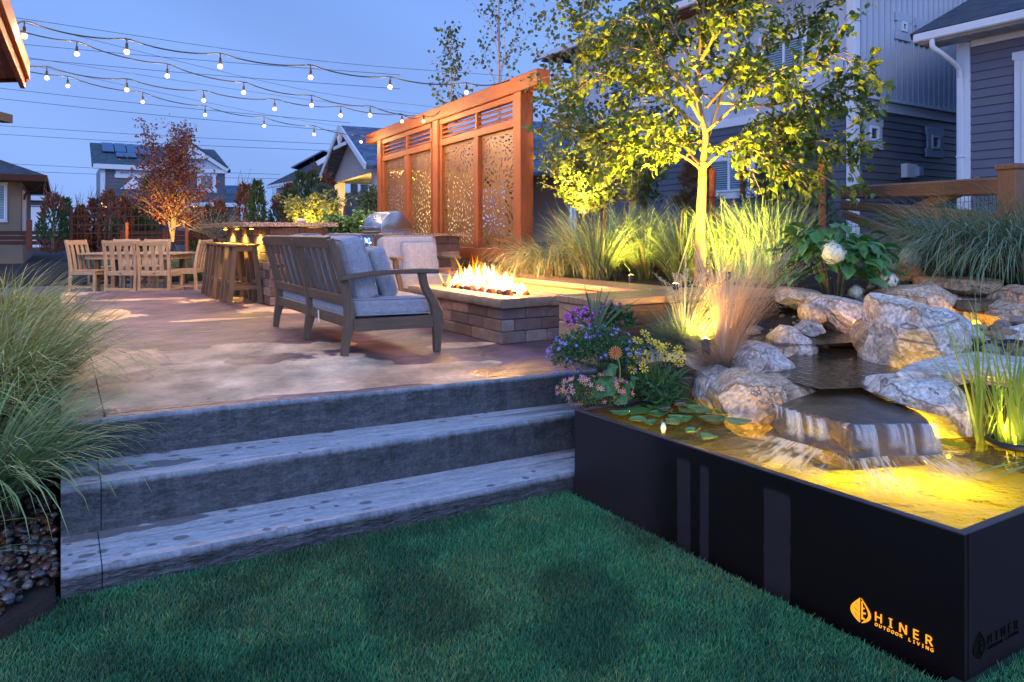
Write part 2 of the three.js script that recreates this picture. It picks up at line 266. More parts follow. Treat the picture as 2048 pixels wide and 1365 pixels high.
function gh(x, z) {                                                                 // the planted garden to the right
  let y;
  if (z < -4.0) { const edge = z < -8.0 ? 5.05 : 4.2; y = lerp(-0.7, 0.41 + 0.012 * (x - 4) + 0.03 * (f3(V3(x, 0, z), 1.5, 3) - 0.5), sstep(edge - 0.06, edge + 0.06, x)); if (z < -13) y = lerp(y, -0.1, sstep(-13.2, -16, z) * sstep(8, 5, x)); }
  else { y = clamp(0.03 + 0.13 * (x - 3.2), -0.02, 0.5) + 0.04 * (f3(V3(x, 0, z), 1.5, 3) - 0.5); y = lerp(-0.7, y, Math.max(sstep(4.3, 4.5, x), sstep(-3.12, -3.2, z) * sstep(2.95, 3.05, x))); y = Math.max(y, lerp(-1, 0.40, sstep(-3.55, -3.95, z) * sstep(4.3, 4.9, x))); }
  for (const [cx, cz, rx, rz, dp, wy] of pools) { const k = ((x - cx) ** 2) / (rx * rx) + ((z - cz) ** 2) / (rz * rz); if (k < 1.6) y = Math.min(y, lerp(wy - 0.09, y, sstep(0.8, 1.5, k))); }
  return y;
}
field('planting_bed', 2.9, 26, -40, -0.9, 154, 260, gh, M.soil, 1);
field('back_bed', -30, 5.2, -60, -12.9, 80, 96, (x, z) => { const inD = x > -2.2 && x < 3.2 && z > -17.4; return inD ? -0.7 : z < -19 ? -0.12 : -0.16 + 0.06 * (f3(V3(x, 0, z), 0.9, 3) - 0.5); }, M.soil, 1);
field('side_bed', -9, -0.02, -13, -2.3, 60, 70, (x, z) => lerp(-0.455, -0.06, sstep(-3.3, -5.4, z)) - 0.02 - (z > -3.1 + (x + 0.1) * -0.85 ? 0.4 : 0), M.soil, 1);

// steps: a front line for each, left end to right end
const XR = 3.05, stepL = [[-3.283, 0.047, -0.53, -0.41], [-3.685, 0.06, -0.41, -0.2], [-4.09, 0.108, -0.2, 0]];
const front = (k, x) => stepL[k][0] + stepL[k][1] * x;
{
  const steps = thing('garden_steps', 'three wide concrete steps up from the turf, damp spots on the treads', 'steps', V3(1.5, -0.51, -3.7));
  const strip = (xa, xb, prof, uvf, n = 40) => {
    const p = [], uv = [], ix = [], m = prof(0).length;
    for (let i = 0; i <= n; i++) { const x = lerp(xa, xb, i / n), q = prof(x); q.forEach(([y, z, s], j) => { const w = 0.0022 * (n3(x * 30, y * 40, z * 30, 4) - 0.5); p.push(x - 1.5, y + 0.51 + w * 0.5, z + 3.7 + w); uv.push(...uvf(x, s)); }); }
    for (let i = 0; i < n; i++) for (let j = 0; j < m - 1; j++) { const a = i * m + j, b = a + 1, c = a + m, d = c + 1; ix.push(a, c, b, b, c, d); }
    const g = new THREE.BufferGeometry(); g.setAttribute('position', new THREE.Float32BufferAttribute(p, 3)); g.setAttribute('uv', new THREE.Float32BufferAttribute(uv, 2)); g.setIndex(ix); g.computeVertexNormals(); return g;
  };
  for (let k = 0; k < 3; k++) {
    const [, , y0, y1] = stepL[k], r = 0.022;
    const xj = [0.139, 0.152, 0.168][k];
    for (const [xa, xb] of [[0, xj - 0.002], [xj + 0.002, XR]]) {
      part('riser', strip(xa, xb, (x) => { const z = front(k, x), o = [[y0 - 0.02, z, 0.02]]; for (let q = 0; q < 5; q++) o.push([lerp(y0, y1 - r, (q + 0.5) / 5), z, lerp(0.05, 0.9, (q + 0.5) / 5)]); for (let q = 0; q <= 5; q++) { const a = q / 5 * Math.PI / 2; o.push([y1 - r + r * Math.sin(a), z - r + r * Math.cos(a), 0.9 + 0.1 * q / 5]); } return o; }, (x, s) => [x / 3.05 + k * 0.37, s]), M.riser, steps);
      if (k < 2) for (const [qa, qb] of xa > 0.1 ? [[0, 0.545], [0.553, 1]] : [[0, 1]]) part('tread', strip(xa, xb, (x) => { const za = front(k, x) - r, zb = front(k + 1, x) - 0.03; return [0, 1, 2, 3, 4].map((q) => [y1, lerp(za, zb, lerp(qa, qb, q / 4)), lerp(qa, qb, q / 4)]); }, (x, s) => [x / 3.05, s * 0.96 + 0.02 + k * 0.43]), M.tread, steps);
    }
    part('base', polySlab([[0.004, front(k, 0) - 0.03], [XR, front(k, XR) - 0.03], [XR, -4.6], [0.004, -4.6]].map(([x, z]) => [x - 1.5, z + 3.7]), -0.1, y1 + 0.51 - 0.012, 0.002), std({ color: '#565560', roughness: 0.85 }), steps);
  }
}
{
  const uvf = (x, y, z) => [(x - PX0) / PW, (PZ0 - z) / PD];
  const A = (x) => -8.04 + 0.45 * x * 0.95, B = (x) => -10.2 + 0.5 * x, C = (x) => -13.0 + 0.33 * x, N = (x) => front(2, x) - 0.09;
  const slab = (x0, x1, za, zb, t = 0) => part('slab', polySlab([[x0, za(x0) - 0.003], [x1, za(x1) - 0.003], [x1, zb(x1) + 0.003], [x0, zb(x0) + 0.003]], -0.16, 0, 0.003, uvf), M.patio, patio);
  const patio = new THREE.Group(); patio.name = 'patio'; patio.userData.kind = 'structure'; scene.add(patio);
  const F = (x) => front(2, x) - 0.021;
  for (const [x0, x1] of [[0, 0.184], [0.188, 3.1]]) slab(x0, x1, F, N);
  for (const [x0, x1] of [[0, 0.184], [0.188, 5.15]]) { slab(x0, x1, N, A); slab(x0, x1, A, B); slab(x0, x1, B, C); }
  const low = polySlab([[-2.3, -12.2], [3.3, -12.2], [3.3, -17.6], [-2.3, -17.6]], -0.3, -0.19, 0.005, (x, y, z) => [x * 0.5, z * 0.5]);
  struct('lower_patio', low, std({ color: '#7d6a60', bumpMap: rep(slateB, 1, 1), bumpScale: 0.006, roughness: 0.5 }));
}
// turf
function fitsFrame(p, m = 40) { const d = p.x * FW.x + p.z * FW.z; if (d < 0.3) return false; const x = 1024 + FOC * (p.x * RT.x + p.z * RT.z) / d, y = HOR + FOC * (EYE - p.y) / d; return x > -m && x < 2048 + m && y > -m && y < 1365 + m * 2; }
{
  const g = polySlab([[-3, -3.2], [2.37, -3.15], [2.37, -1.2], [6, -1.2], [6, 1.5], [-3, 1.5]], -0.6, -0.513, 0.001);
  struct('turf_base', g, M.lawnbase);
  srand(5);
  const t = new Tris();
  for (let k = 0; k < 7; k++) {
    const a = rr(0, 6.28), L = rr(0.016, 0.032), b = rr(0, 6.28), o = V3(rr(-0.007, 0.007), 0, rr(-0.007, 0.007)), s = V3(Math.cos(a), 0, Math.sin(a)).multiplyScalar(0.0011), tip = o.clone().add(V3(Math.cos(b) * L * 0.55, L, Math.sin(b) * L * 0.55)), mid = o.clone().lerp(tip, 0.55).add(V3(0, L * 0.1, 0));
    const c0 = [0.45, 0.5, 0.45], c1 = [1, 1, 1].map((q) => q * rr(0.8, 1.3));
    t.tri(o.clone().sub(s), o.clone().add(s), mid.clone().add(s.clone().multiplyScalar(0.8)), c0, c0, c1); t.tri(o.clone().sub(s), mid.clone().add(s.clone().multiplyScalar(0.8)), mid.clone().sub(s.clone().multiplyScalar(0.8)), c0, c1, c1);
    t.tri(mid.clone().sub(s.clone().multiplyScalar(0.8)), mid.clone().add(s.clone().multiplyScalar(0.8)), tip, c1);
  }
  const pts = [];
  for (let z = -3.30; z < -0.6; z += 0.0115) for (let x = -0.7; x < 3.2; x += 0.0115) {
    const px = x + rr(-0.006, 0.006), pz = z + rr(-0.006, 0.006); if (pz < front(0, Math.max(0, px)) + 0.004 || (px > 2.35 && pz < -1.13) || (px < -0.03 && pz < -3.27 - (px + 0.03) * 0.91 + 0.01)) continue;
    if (fitsFrame(V3(px, -0.5, pz), 25)) pts.push([px, pz]);
  }
  const im = new THREE.InstancedMesh(t.geo(), std({ vertexColors: true, roughness: 0.6, side: THREE.DoubleSide }), pts.length), mt = new THREE.Matrix4(), q = new THREE.Quaternion(), c = new THREE.Color();
  pts.forEach(([x, z], i) => {
    const k = f3(V3(x, 0, z), 3.4, 4, 3), w = n3(x * 3, 3, z * 3, 2);
    q.setFromEuler(new THREE.Euler(0.25 * (k - 0.3) + rr(-0.2, 0.2), rr(0, 6.28), rr(-0.25, 0.25)));
    mt.compose(V3(x, -0.515, z), q, V3(1, rr(0.75, 1.15), 1)); im.setMatrixAt(i, mt);
    const dry = rnd() < 0.09 ? 1.9 : 1, l = lerp(0.72, 1.3, sstep(0.34, 0.66, k)) * (0.8 + 0.4 * n3(x * 14, 5, z * 14, 6)) * rr(0.8, 1.2); c.setRGB(0.034 * dry * dry * l * (1 + 0.7 * sstep(0.45, 0.75, w)), 0.168 * l * Math.sqrt(dry), 0.066 * l); im.setColorAt(i, c);
  });
  im.name = 'turf'; im.castShadow = im.receiveShadow = true; scene.add(stuff(im)); tag(im, 'short dark green artificial turf in front of the steps', 'turf');
}
// gravel bed and its concrete edge, left of the steps
{
  const edge = polySlab([[-0.015, -3.25], [-0.015, -3.385], [-1.2, -2.38], [-1.2, -2.24]], -0.56, -0.485, 0.008, (x, y, z) => [x / 3, 0.2 + 0.1 * z]);
  tag(part('mow_edge', edge, M.riser, scene), 'pale concrete edging strip between turf and river stones', 'edging');
  const bed = new THREE.Group(); bed.name = 'stone_bed'; bed.userData.kind = 'structure'; scene.add(bed);
  srand(91);
  const cols = ['#6b5c4e', '#5a3f2c', '#77777a', '#3a3634', '#6e482e', '#8c857c', '#5e2f22', '#54585e'].map((c) => std({ color: c, roughness: 0.32, map: rep(speckT, 1, 1) }));
  const gs = []; for (let k = 0; k < 6; k++) { const g = new THREE.IcosahedronGeometry(1, 1), p = g.attributes.position; for (let i = 0; i < p.count; i++) { const v = V3(p.getX(i), p.getY(i), p.getZ(i)), n = 0.72 + 0.5 * n3(v.x * 1.1 + k * 9, v.y * 1.1, v.z * 1.1, k); p.setXYZ(i, v.x * n, v.y * n * 0.6, v.z * n * 0.8); } g.computeVertexNormals(); gs.push(toCreasedNormals(g, 0.6)); }
  const list = [];
  for (let i = 0; i < 2600; i++) { const x = -Math.pow(rnd(), 1.0) * 0.75 - 0.02, z = rr(-4.9, -2.85); if (z > -3.36 + (x + 0.015) * -0.91) continue; const y = lerp(-0.455, -0.06, sstep(-3.3, -5.4, z)) + rr(-0.01, 0.025); if (fitsFrame(V3(x, y, z), 30)) list.push([x, y, z]); }
  list.sort((a, b) => b[2] - a[2]);
  const rest = [];
  list.forEach(([x, y, z], i) => {
    const s = rr(0.010, 0.025), g = gs[i % 6], m = cols[Math.floor(rnd() * 8)], e = [rr(-0.5, 0.5), rr(0, 6), rr(-0.5, 0.5)];
    if (i < 295) { const o = part('stone', g, m, bed, V3(x, y, z), e); o.scale.setScalar(s); }
    else { const q = g.clone().applyMatrix4(new THREE.Matrix4().compose(V3(x, y, z), new THREE.Quaternion().setFromEuler(new THREE.Euler(...e)), V3(s, s, s))); rest.push(q); }
  });
  if (rest.length) stuff(part('small_stones', mergeGeometries(rest), cols[0], bed));
}
// ---------------------------------------------------------------- pond box with its water
const WATER = -0.078;
const fontB = await new FontLoader().loadAsync('fonts/droid/droid_sans_regular.typeface.json');
{
  const A = V3(2.36, 0, -3.11), B = V3(2.435, 0, -1.162), C = V3(4.7, 0, -1.085), D = V3(4.7, 0, -3.11), y0 = -0.53, y1 = -0.048, t = 0.024;
  const box = thing('pond_box', 'long dark brown steel pond box with rain streaks and a glowing leaf logo', 'pond', V3(2.4, y0, -2.1));
  const O = box.position;
  const wall = (a, b, m) => {
    const d = b.clone().sub(a), L = d.length(), g = new THREE.BoxGeometry(L, y1 - y0, t), ang = Math.atan2(-d.z, d.x), n = V3(-Math.sin(ang), 0, -Math.cos(ang));
    const o = part('side_panel', g, m, box, a.clone().add(b).multiplyScalar(0.5).add(n.clone().multiplyScalar(t / 2)).setY((y0 + y1) / 2).sub(O), [0, ang, 0]);
    const q = part('rim', cbox(L + 0.004, 0.008, t + 0.006, 0.003), M.rim, box, a.clone().add(b).multiplyScalar(0.5).add(n.clone().multiplyScalar(t / 2)).setY(y1 + 0.004).sub(O), [0, ang, 0]);
    return o;
  };
  wall(A, B, M.boxSide); wall(B.clone().add(V3(0.0262, 0, 0)), C, M.box); wall(D.clone(), A.clone().add(V3(0.0262, 0, 0)), M.box);
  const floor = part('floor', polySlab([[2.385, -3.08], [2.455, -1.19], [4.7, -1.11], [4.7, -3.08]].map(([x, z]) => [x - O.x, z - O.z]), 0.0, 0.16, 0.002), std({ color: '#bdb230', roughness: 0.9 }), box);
  // raised lettering; on the long side its emission stands for backlight from the pond
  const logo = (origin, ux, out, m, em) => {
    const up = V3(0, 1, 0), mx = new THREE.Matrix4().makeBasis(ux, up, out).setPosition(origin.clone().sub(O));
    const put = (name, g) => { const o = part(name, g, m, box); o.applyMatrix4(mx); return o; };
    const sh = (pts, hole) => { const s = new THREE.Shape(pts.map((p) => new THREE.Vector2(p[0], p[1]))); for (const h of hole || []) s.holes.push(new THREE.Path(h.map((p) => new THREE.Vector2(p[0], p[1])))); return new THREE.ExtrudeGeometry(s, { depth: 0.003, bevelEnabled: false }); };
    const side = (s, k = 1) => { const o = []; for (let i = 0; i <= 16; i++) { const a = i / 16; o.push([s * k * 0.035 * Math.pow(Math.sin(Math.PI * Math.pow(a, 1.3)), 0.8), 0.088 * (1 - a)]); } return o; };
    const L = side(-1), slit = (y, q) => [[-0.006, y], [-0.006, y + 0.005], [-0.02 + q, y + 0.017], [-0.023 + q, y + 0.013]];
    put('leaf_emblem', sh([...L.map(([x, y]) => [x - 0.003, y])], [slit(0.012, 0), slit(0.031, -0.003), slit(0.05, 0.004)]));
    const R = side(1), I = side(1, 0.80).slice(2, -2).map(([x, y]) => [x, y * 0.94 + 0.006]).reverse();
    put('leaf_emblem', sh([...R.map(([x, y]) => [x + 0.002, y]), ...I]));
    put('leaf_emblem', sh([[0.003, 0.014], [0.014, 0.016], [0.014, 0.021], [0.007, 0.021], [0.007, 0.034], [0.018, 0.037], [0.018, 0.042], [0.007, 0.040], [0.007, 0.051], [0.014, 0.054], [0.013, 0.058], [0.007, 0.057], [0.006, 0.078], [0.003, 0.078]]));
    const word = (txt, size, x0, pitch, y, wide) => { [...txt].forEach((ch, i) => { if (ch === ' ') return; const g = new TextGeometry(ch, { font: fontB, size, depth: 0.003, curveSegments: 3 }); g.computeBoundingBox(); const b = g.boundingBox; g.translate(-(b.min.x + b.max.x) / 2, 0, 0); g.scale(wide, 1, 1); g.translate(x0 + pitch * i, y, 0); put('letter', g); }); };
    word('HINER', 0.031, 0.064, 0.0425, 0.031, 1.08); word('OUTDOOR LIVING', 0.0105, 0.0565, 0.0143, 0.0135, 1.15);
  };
  const dir = B.clone().sub(A).normalize();
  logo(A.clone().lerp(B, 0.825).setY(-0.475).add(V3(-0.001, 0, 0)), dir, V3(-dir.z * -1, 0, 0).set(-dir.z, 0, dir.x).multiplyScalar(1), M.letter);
  const d2 = C.clone().sub(B).normalize();
  logo(B.clone().addScaledVector(d2, 0.085).setY(-0.462).add(V3(0, 0, 0.0)), d2, V3(-d2.z, 0, d2.x), std({ color: '#17120f', roughness: 0.2, metalness: 0.4 }));
  // water
  const wb = tex(256, 256, (u, v) => pf(u, v, 10, 4, 71), false);
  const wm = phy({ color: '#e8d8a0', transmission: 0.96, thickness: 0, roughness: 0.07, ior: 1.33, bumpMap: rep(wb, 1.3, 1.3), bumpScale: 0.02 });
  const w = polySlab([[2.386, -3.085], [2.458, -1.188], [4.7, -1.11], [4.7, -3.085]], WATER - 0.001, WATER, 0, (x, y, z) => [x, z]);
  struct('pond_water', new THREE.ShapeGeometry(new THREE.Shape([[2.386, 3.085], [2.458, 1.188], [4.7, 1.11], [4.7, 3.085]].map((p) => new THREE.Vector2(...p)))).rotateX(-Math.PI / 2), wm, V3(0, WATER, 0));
  const under = [[3.72, -0.22, -2.06, 0.5], [3.82, -0.22, -1.9, 0.45], [3.45, -0.22, -2.25, 0.3]];
  const lamp = thing('pond_lamp', 'yellow underwater lamps beneath the waterfall', 'lamp', V3(3.7, -0.22, -2.0));
  for (const [x, y, z, I] of under) {
    part('lamp_bulb', new THREE.SphereGeometry(0.012, 10, 8), std({ color: '#ffe08a', emissive: '#ffc828', emissiveIntensity: 2 }), lamp, V3(x, y, z).sub(lamp.position)); if (x < 3.1) part('shield', new THREE.SphereGeometry(0.03, 12, 8, 0, 6.2832, 0, 1.7), M.black, lamp, V3(x, y, z).sub(lamp.position), [0, Math.atan2(-x, -z), 0]).rotateX(1.25);
    const l = new THREE.PointLight(new THREE.Color(1, 0.80, 0.09), I); l.position.set(x, y, z); l.castShadow = true; l.shadow.radius = 2; scene.add(l);
  }
}
{ const l = new THREE.SpotLight(new THREE.Color(1, 0.76, 0.12), 2.4, 0, 0.4, 0.9); l.position.set(2.44, -0.1, -1.98); l.target.position.set(3.12, 0.0, -2.06); l.castShadow = true; scene.add(l, l.target); }  // added spot under the rim, unseen, to brighten the waterfall face
{ // added strips, unseen behind the near walls, to even out the pond glow
  const th = thing('added_pond_strip_lamp', 'added unseen yellow light strips under the near rim inside the pond', 'lamp', V3(2.42, -0.2, -2.1)), em = std({ color: '#ffdc70', emissive: '#ffc828', emissiveIntensity: 1.5 });
  for (const [a, b, n, I] of [[[2.412, -2.75], [2.456, -1.25], [1, 0], 30], [[2.56, -1.19], [3.7, -1.15], [0, -1], 18]]) {
    const A = V3(a[0], -0.17, a[1]), B = V3(b[0], -0.17, b[1]), L = A.distanceTo(B), c = A.clone().lerp(B, 0.5), N = V3(n[0], 0, n[1]);
    board('added_lamp_strip', th, em, A.clone().sub(th.position), B.clone().sub(th.position), 0.014, 0.07);
    const l = new THREE.RectAreaLight(new THREE.Color(1, 0.78, 0.09), I, L, 0.07); l.position.copy(c).addScaledVector(N, 0.012); l.lookAt(l.position.clone().add(N).add(V3(0, -0.35, 0))); scene.add(l);
  }
}
function waterSheet(name, pts, y, m) { struct(name, new THREE.ShapeGeometry(new THREE.Shape(pts.map(([x, z]) => new THREE.Vector2(x, -z)))).rotateX(-Math.PI / 2), m, V3(0, y, 0)); }
const ell = (cx, cz, rx, rz, n = 24) => Array.from({ length: n }, (_, i) => [cx + rx * Math.cos(-i / n * 6.2832), cz + rz * Math.sin(-i / n * 6.2832)]);
const brook = phy({ color: '#6f6350', transmission: 0.75, thickness: 0, roughness: 0.06, ior: 1.33, bumpMap: rep(tex(256, 256, (u, v) => pf(u, v * 0.5, 12, 4, 77), false), 3, 6), bumpScale: 0.006 });
const poolPx = [[1560, 748], [1572, 728], [1596, 703], [1640, 696], [1735, 700], [1760, 724], [1806, 742], [1800, 762], [1758, 773], [1700, 777], [1640, 779], [1585, 764]], poolPl = poolPx.map(([x, y]) => { const q = onY(x, y, 0.12); return [q.x, q.z]; });
waterSheet('stream_pool', poolPl, 0.12, brook);
waterSheet('upper_stream', ell(4.55, -3.12, 0.6, 0.3), 0.19, brook);
waterSheet('top_pool', ell(5.2, -2.9, 0.3, 0.16), 0.27, brook);
struct('stream_bed', polySlab(poolPl.map(([x, z]) => [lerp(4.05, x, 0.72), lerp(-2.62, z, 0.72)]), -0.36, 0.05, 0.01), std({ color: '#2a221a', roughness: 0.8 }));
// ---------------------------------------------------------------- boulders
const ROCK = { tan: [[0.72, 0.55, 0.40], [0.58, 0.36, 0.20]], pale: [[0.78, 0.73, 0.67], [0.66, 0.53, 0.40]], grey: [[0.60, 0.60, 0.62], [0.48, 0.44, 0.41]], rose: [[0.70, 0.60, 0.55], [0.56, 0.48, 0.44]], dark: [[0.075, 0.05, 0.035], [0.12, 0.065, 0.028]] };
function boxUV(g) { const p = g.attributes.position, n = g.attributes.normal, u = g.attributes.uv; for (let i = 0; i < p.count; i++) { const a = [Math.abs(n.getX(i)), Math.abs(n.getY(i)), Math.abs(n.getZ(i))], k = a.indexOf(Math.max(...a)), v = [p.getX(i), p.getY(i), p.getZ(i)]; u.setXY(i, k === 0 ? v[2] : v[0], k === 1 ? v[2] : v[1]); } }
function boulder(label, outline, d, T, kind = 'pale', o = {}) {
  const s = d / FOC, c2 = outline.reduce((a, p) => [a[0] + p[0] / outline.length, a[1] + p[1] / outline.length], [0, 0]);
  const c = at(c2[0], c2[1], d), base = V3(c.x, at(c2[0], Math.max(...outline.map((p) => p[1])), d).y, c.z), th = thing('boulder', label, 'boulder', base);
  const nf = o.nf || 110, nt = o.nt || 60, p = [], uvs = [], col = [], ix = [], sd = outline.length * 13 + Math.round(outline[0][0]);
  const rad = (a) => { let best = 1e-3; const dx = Math.cos(a), dy = -Math.sin(a); for (let i = 0; i < outline.length; i++) { const A = outline[i], B = outline[(i + 1) % outline.length], ax = A[0] - c2[0], ay = A[1] - c2[1], bx = B[0] - A[0], by = B[1] - A[1], den = dx * by - dy * bx; if (Math.abs(den) < 1e-9) continue; const t = (ax * by - ay * bx) / den, u = (ax * dy - ay * dx) / den; if (t > 0 && u >= -1e-6 && u <= 1 + 1e-6) best = Math.max(best, t); } return best * s; };
  const R = Array.from({ length: nf }, (_, i) => rad(i / nf * 2 * Math.PI));
  const Rs = R.map((r, i) => (R[(i + nf - 1) % nf] + 2 * r + R[(i + 1) % nf]) / 4), mean = Rs.reduce((a, b) => a + b) / nf;
  srand(sd); const cuts = []; for (let k = 0; k < (o.cuts ?? 12) * 1.3; k++) { const n = V3(rr(-1, 1), rr(-0.7, 1), rr(-1.6, 0.2)).normalize(); let sup = 0; for (let i = 0; i < nf; i++) for (let j = 1; j < 12; j++) { const a = i / nf * 6.2832, t = j / 12 * Math.PI, q = Math.pow(Math.sin(t), 0.75), z = -Math.sign(Math.cos(t)) * Math.pow(Math.abs(Math.cos(t)), 0.8); sup = Math.max(sup, n.x * q * Rs[i] * Math.cos(a) / mean + n.y * q * Rs[i] * Math.sin(a) / mean + n.z * z); } cuts.push([n, sup * rr(0.76, 0.93)]); }
  const pal = ROCK[kind];
  const P = [];
  for (let j = 0; j <= nt; j++) for (let i = 0; i < nf; i++) {
    const a = i / nf * 2 * Math.PI, t = j / nt * Math.PI, q = Math.pow(Math.sin(t), o.box ? 0.5 : 0.75), z = -Math.sign(Math.cos(t)) * Math.pow(Math.abs(Math.cos(t)), o.box ? 0.55 : 0.8);
    let v = V3(q * Rs[i] * Math.cos(a), q * Rs[i] * Math.sin(a), z * T);
    const u = V3(v.x / mean, v.y / mean, v.z / T);
    for (const [n, k] of cuts) { const e = u.dot(n) - k; if (e > 0) u.addScaledVector(n, -e); }
    v.set(u.x * mean, u.y * mean, u.z * T);
    const w = V3(v.x + sd, v.y, v.z), rg = 1 - Math.abs(2 * f3(w, 3.2, 4, 3) - 1), st = n3(w.x * 2, w.y * 16 + w.x * 3, w.z * 2, 5);
    const r2 = 1 - Math.abs(2 * f3(w, 9, 3, 23) - 1), crk = Math.abs(n3(w.x * 3.1, w.y * 4.3, w.z * 3.1, 31) - 0.5), amp = mean * (0.14 * (f3(w, 0.55 / Math.max(mean, 0.12), 3, 1) - 0.5) + 0.07 * (rg - 0.8) + 0.05 * (r2 - 0.8) + (o.strata ?? 0.06) * (st - 0.5) - 0.035 * sstep(0.016, 0.0, crk)) + 0.012 * (f3(w, 26, 3, 7) - 0.5);
    v.addScaledVector(v.clone().normalize(), amp);
    P.push(v); uvs.push(v.x, v.y + v.z * 0.6); p.push(...RT.clone().multiplyScalar(v.x).addScaledVector(FW, v.z).add(V3(0, v.y, 0)).add(c).sub(base).toArray());
    const f = 0.75 * sstep(0.3, 0.7, f3(w, 6.5, 5, 11)), g = f3(w, 24, 4, 13), k2 = (0.62 + 0.76 * g) * (1 - 0.3 * sstep(0.012, 0.0, crk)) * (1 - 0.12 * sstep(0.80, 0.97, rg) * sstep(0.3, 0.6, n3(w.x * 5, w.y * 5, w.z * 5, 8))), cc = mixc(pal[0], pal[1], f);
    col.push(cc[0] * k2, cc[1] * k2, cc[2] * k2);
  }
  for (let j = 0; j < nt; j++) for (let i = 0; i < nf; i++) { const a = j * nf + i, b = j * nf + (i + 1) % nf, e = a + nf, f = b + nf; ix.push(a, b, e, b, f, e); }
  const g = new THREE.BufferGeometry(); g.setAttribute('position', new THREE.Float32BufferAttribute(p, 3)); g.setAttribute('color', new THREE.Float32BufferAttribute(col, 3)); g.setAttribute('uv', new THREE.Float32BufferAttribute(uvs, 2)); g.setIndex(ix); g.computeVertexNormals(); boxUV(g);
  part('stone', toCreasedNormals(g, 0.42), o.wet ? M.rockWet : M.rock, th); return th;
}
boulder('big tan boulder left of the waterfall, cracked, at the edge of the lily pads', [[1410, 812], [1420, 785], [1440, 768], [1458, 750], [1480, 741], [1502, 741], [1525, 750], [1560, 756], [1600, 753], [1628, 755], [1645, 768], [1628, 784], [1590, 800], [1556, 815], [1540, 850], [1520, 872], [1470, 868], [1425, 842]], 3.95, 0.28, 'tan');
boulder('small grey pitted boulder under the pink grass clump', [[1384, 795], [1395, 763], [1407, 743], [1430, 733], [1458, 732], [1477, 740], [1472, 760], [1450, 790], [1425, 825], [1395, 825]], 4.25, 0.2, 'grey');
boulder('layered pinkish rock on the left bank of the stream pool', [[1440, 745], [1455, 715], [1478, 692], [1510, 684], [1545, 690], [1562, 706], [1578, 720], [1583, 738], [1560, 752], [1520, 765], [1460, 765]], 4.35, 0.26, 'rose', { strata: 0.16 });
boulder('pale pointed rock behind the stream pool', [[1528, 692], [1545, 666], [1562, 650], [1582, 652], [1602, 668], [1626, 678], [1639, 706], [1620, 722], [1545, 722]], 4.85, 0.2, 'rose');
boulder('rounded brown and grey stone beside the upper stream', [[1597, 634], [1600, 611], [1614, 605], [1632, 612], [1648, 630], [1650, 642], [1635, 652], [1610, 652]], 5.2, 0.1, 'tan', { cuts: 3 });
boulder('long sloping rose boulder behind the small stream fall', [[1614, 604], [1632, 590], [1680, 597], [1722, 605], [1750, 622], [1754, 655], [1742, 690], [1695, 682], [1650, 655], [1630, 628]], 5.35, 0.25, 'rose');
boulder('flat ledge rock under the hydrangea', [[1545, 588], [1572, 574], [1622, 579], [1648, 592], [1628, 612], [1590, 618], [1550, 604]], 5.75, 0.3, 'rose', { strata: 0.15 });
boulder('largest boulder, pale and steep, in the middle of the stream', [[1738, 740], [1741, 690], [1746, 650], [1750, 614], [1758, 584], [1774, 585], [1806, 593], [1834, 606], [1869, 617], [1894, 630], [1914, 650], [1933, 677], [1946, 706], [1930, 735], [1850, 748], [1790, 750]], 4.45, 0.34, 'pale', { nf: 120, nt: 64 });
boulder('narrow reddish rock leaning against the largest boulder', [[1712, 678], [1716, 655], [1731, 636], [1747, 634], [1752, 690], [1747, 722], [1726, 712]], 4.6, 0.16, 'tan');
boulder('orange brown boulder below the flat top stone', [[1745, 590], [1782, 580], [1842, 570], [1870, 567], [1893, 584], [1915, 598], [1914, 622], [1880, 640], [1800, 640], [1760, 620]], 5.5, 0.3, 'tan');
boulder('bluish rock behind the right shoulder of the largest boulder', [[1866, 620], [1880, 613], [1902, 618], [1928, 638], [1941, 662], [1935, 690], [1890, 690], [1868, 660]], 4.8, 0.16, 'grey');
boulder('flat topped slab rock above the upper waterfall', [[1853, 562], [1858, 556], [1915, 555], [1976, 554], [1980, 582], [1930, 590], [1888, 586], [1858, 574]], 5.9, 0.35, 'tan', { box: true, cuts: 3 });
boulder('dark brown rock in the shade of the far grass', [[1768, 548], [1800, 529], [1850, 526], [1890, 532], [1899, 552], [1850, 568], [1785, 566]], 6.8, 0.4, 'tan');
boulder('large rock at the right of the upper waterfall', [[1965, 634], [1985, 613], [2018, 602], [2030, 580], [2060, 566], [2090, 590], [2090, 680], [1995, 668], [1985, 648]], 5.1, 0.3, 'tan');
boulder('squared grey block between the largest boulder and the right edge', [[1938, 675], [1945, 669], [2003, 665], [2020, 672], [2022, 705], [1985, 715], [1945, 712]], 4.55, 0.16, 'grey', { box: true, cuts: 4 });
boulder('pale cracked boulder right of the waterfall', [[1737, 778], [1759, 761], [1788, 756], [1850, 757], [1903, 759], [1911, 778], [1910, 821], [1915, 880], [1885, 885], [1868, 848], [1833, 822], [1788, 802], [1752, 792]], 3.6, 0.28, 'pale');
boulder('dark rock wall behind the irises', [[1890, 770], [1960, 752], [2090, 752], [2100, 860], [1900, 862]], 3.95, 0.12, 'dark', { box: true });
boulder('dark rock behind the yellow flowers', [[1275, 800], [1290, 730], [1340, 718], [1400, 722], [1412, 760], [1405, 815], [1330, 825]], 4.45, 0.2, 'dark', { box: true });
boulder('small brown stones below the upper waterfall', [[1938, 664], [1945, 652], [1965, 648], [1985, 656], [1990, 668], [1960, 675]], 4.85, 0.08, 'tan', { cuts: 2 });
boulder('low grey stones at the foot of the rose boulder', [[1590, 655], [1610, 640], [1640, 648], [1650, 664], [1620, 675], [1595, 672]], 5.05, 0.1, 'grey', { cuts: 3 });
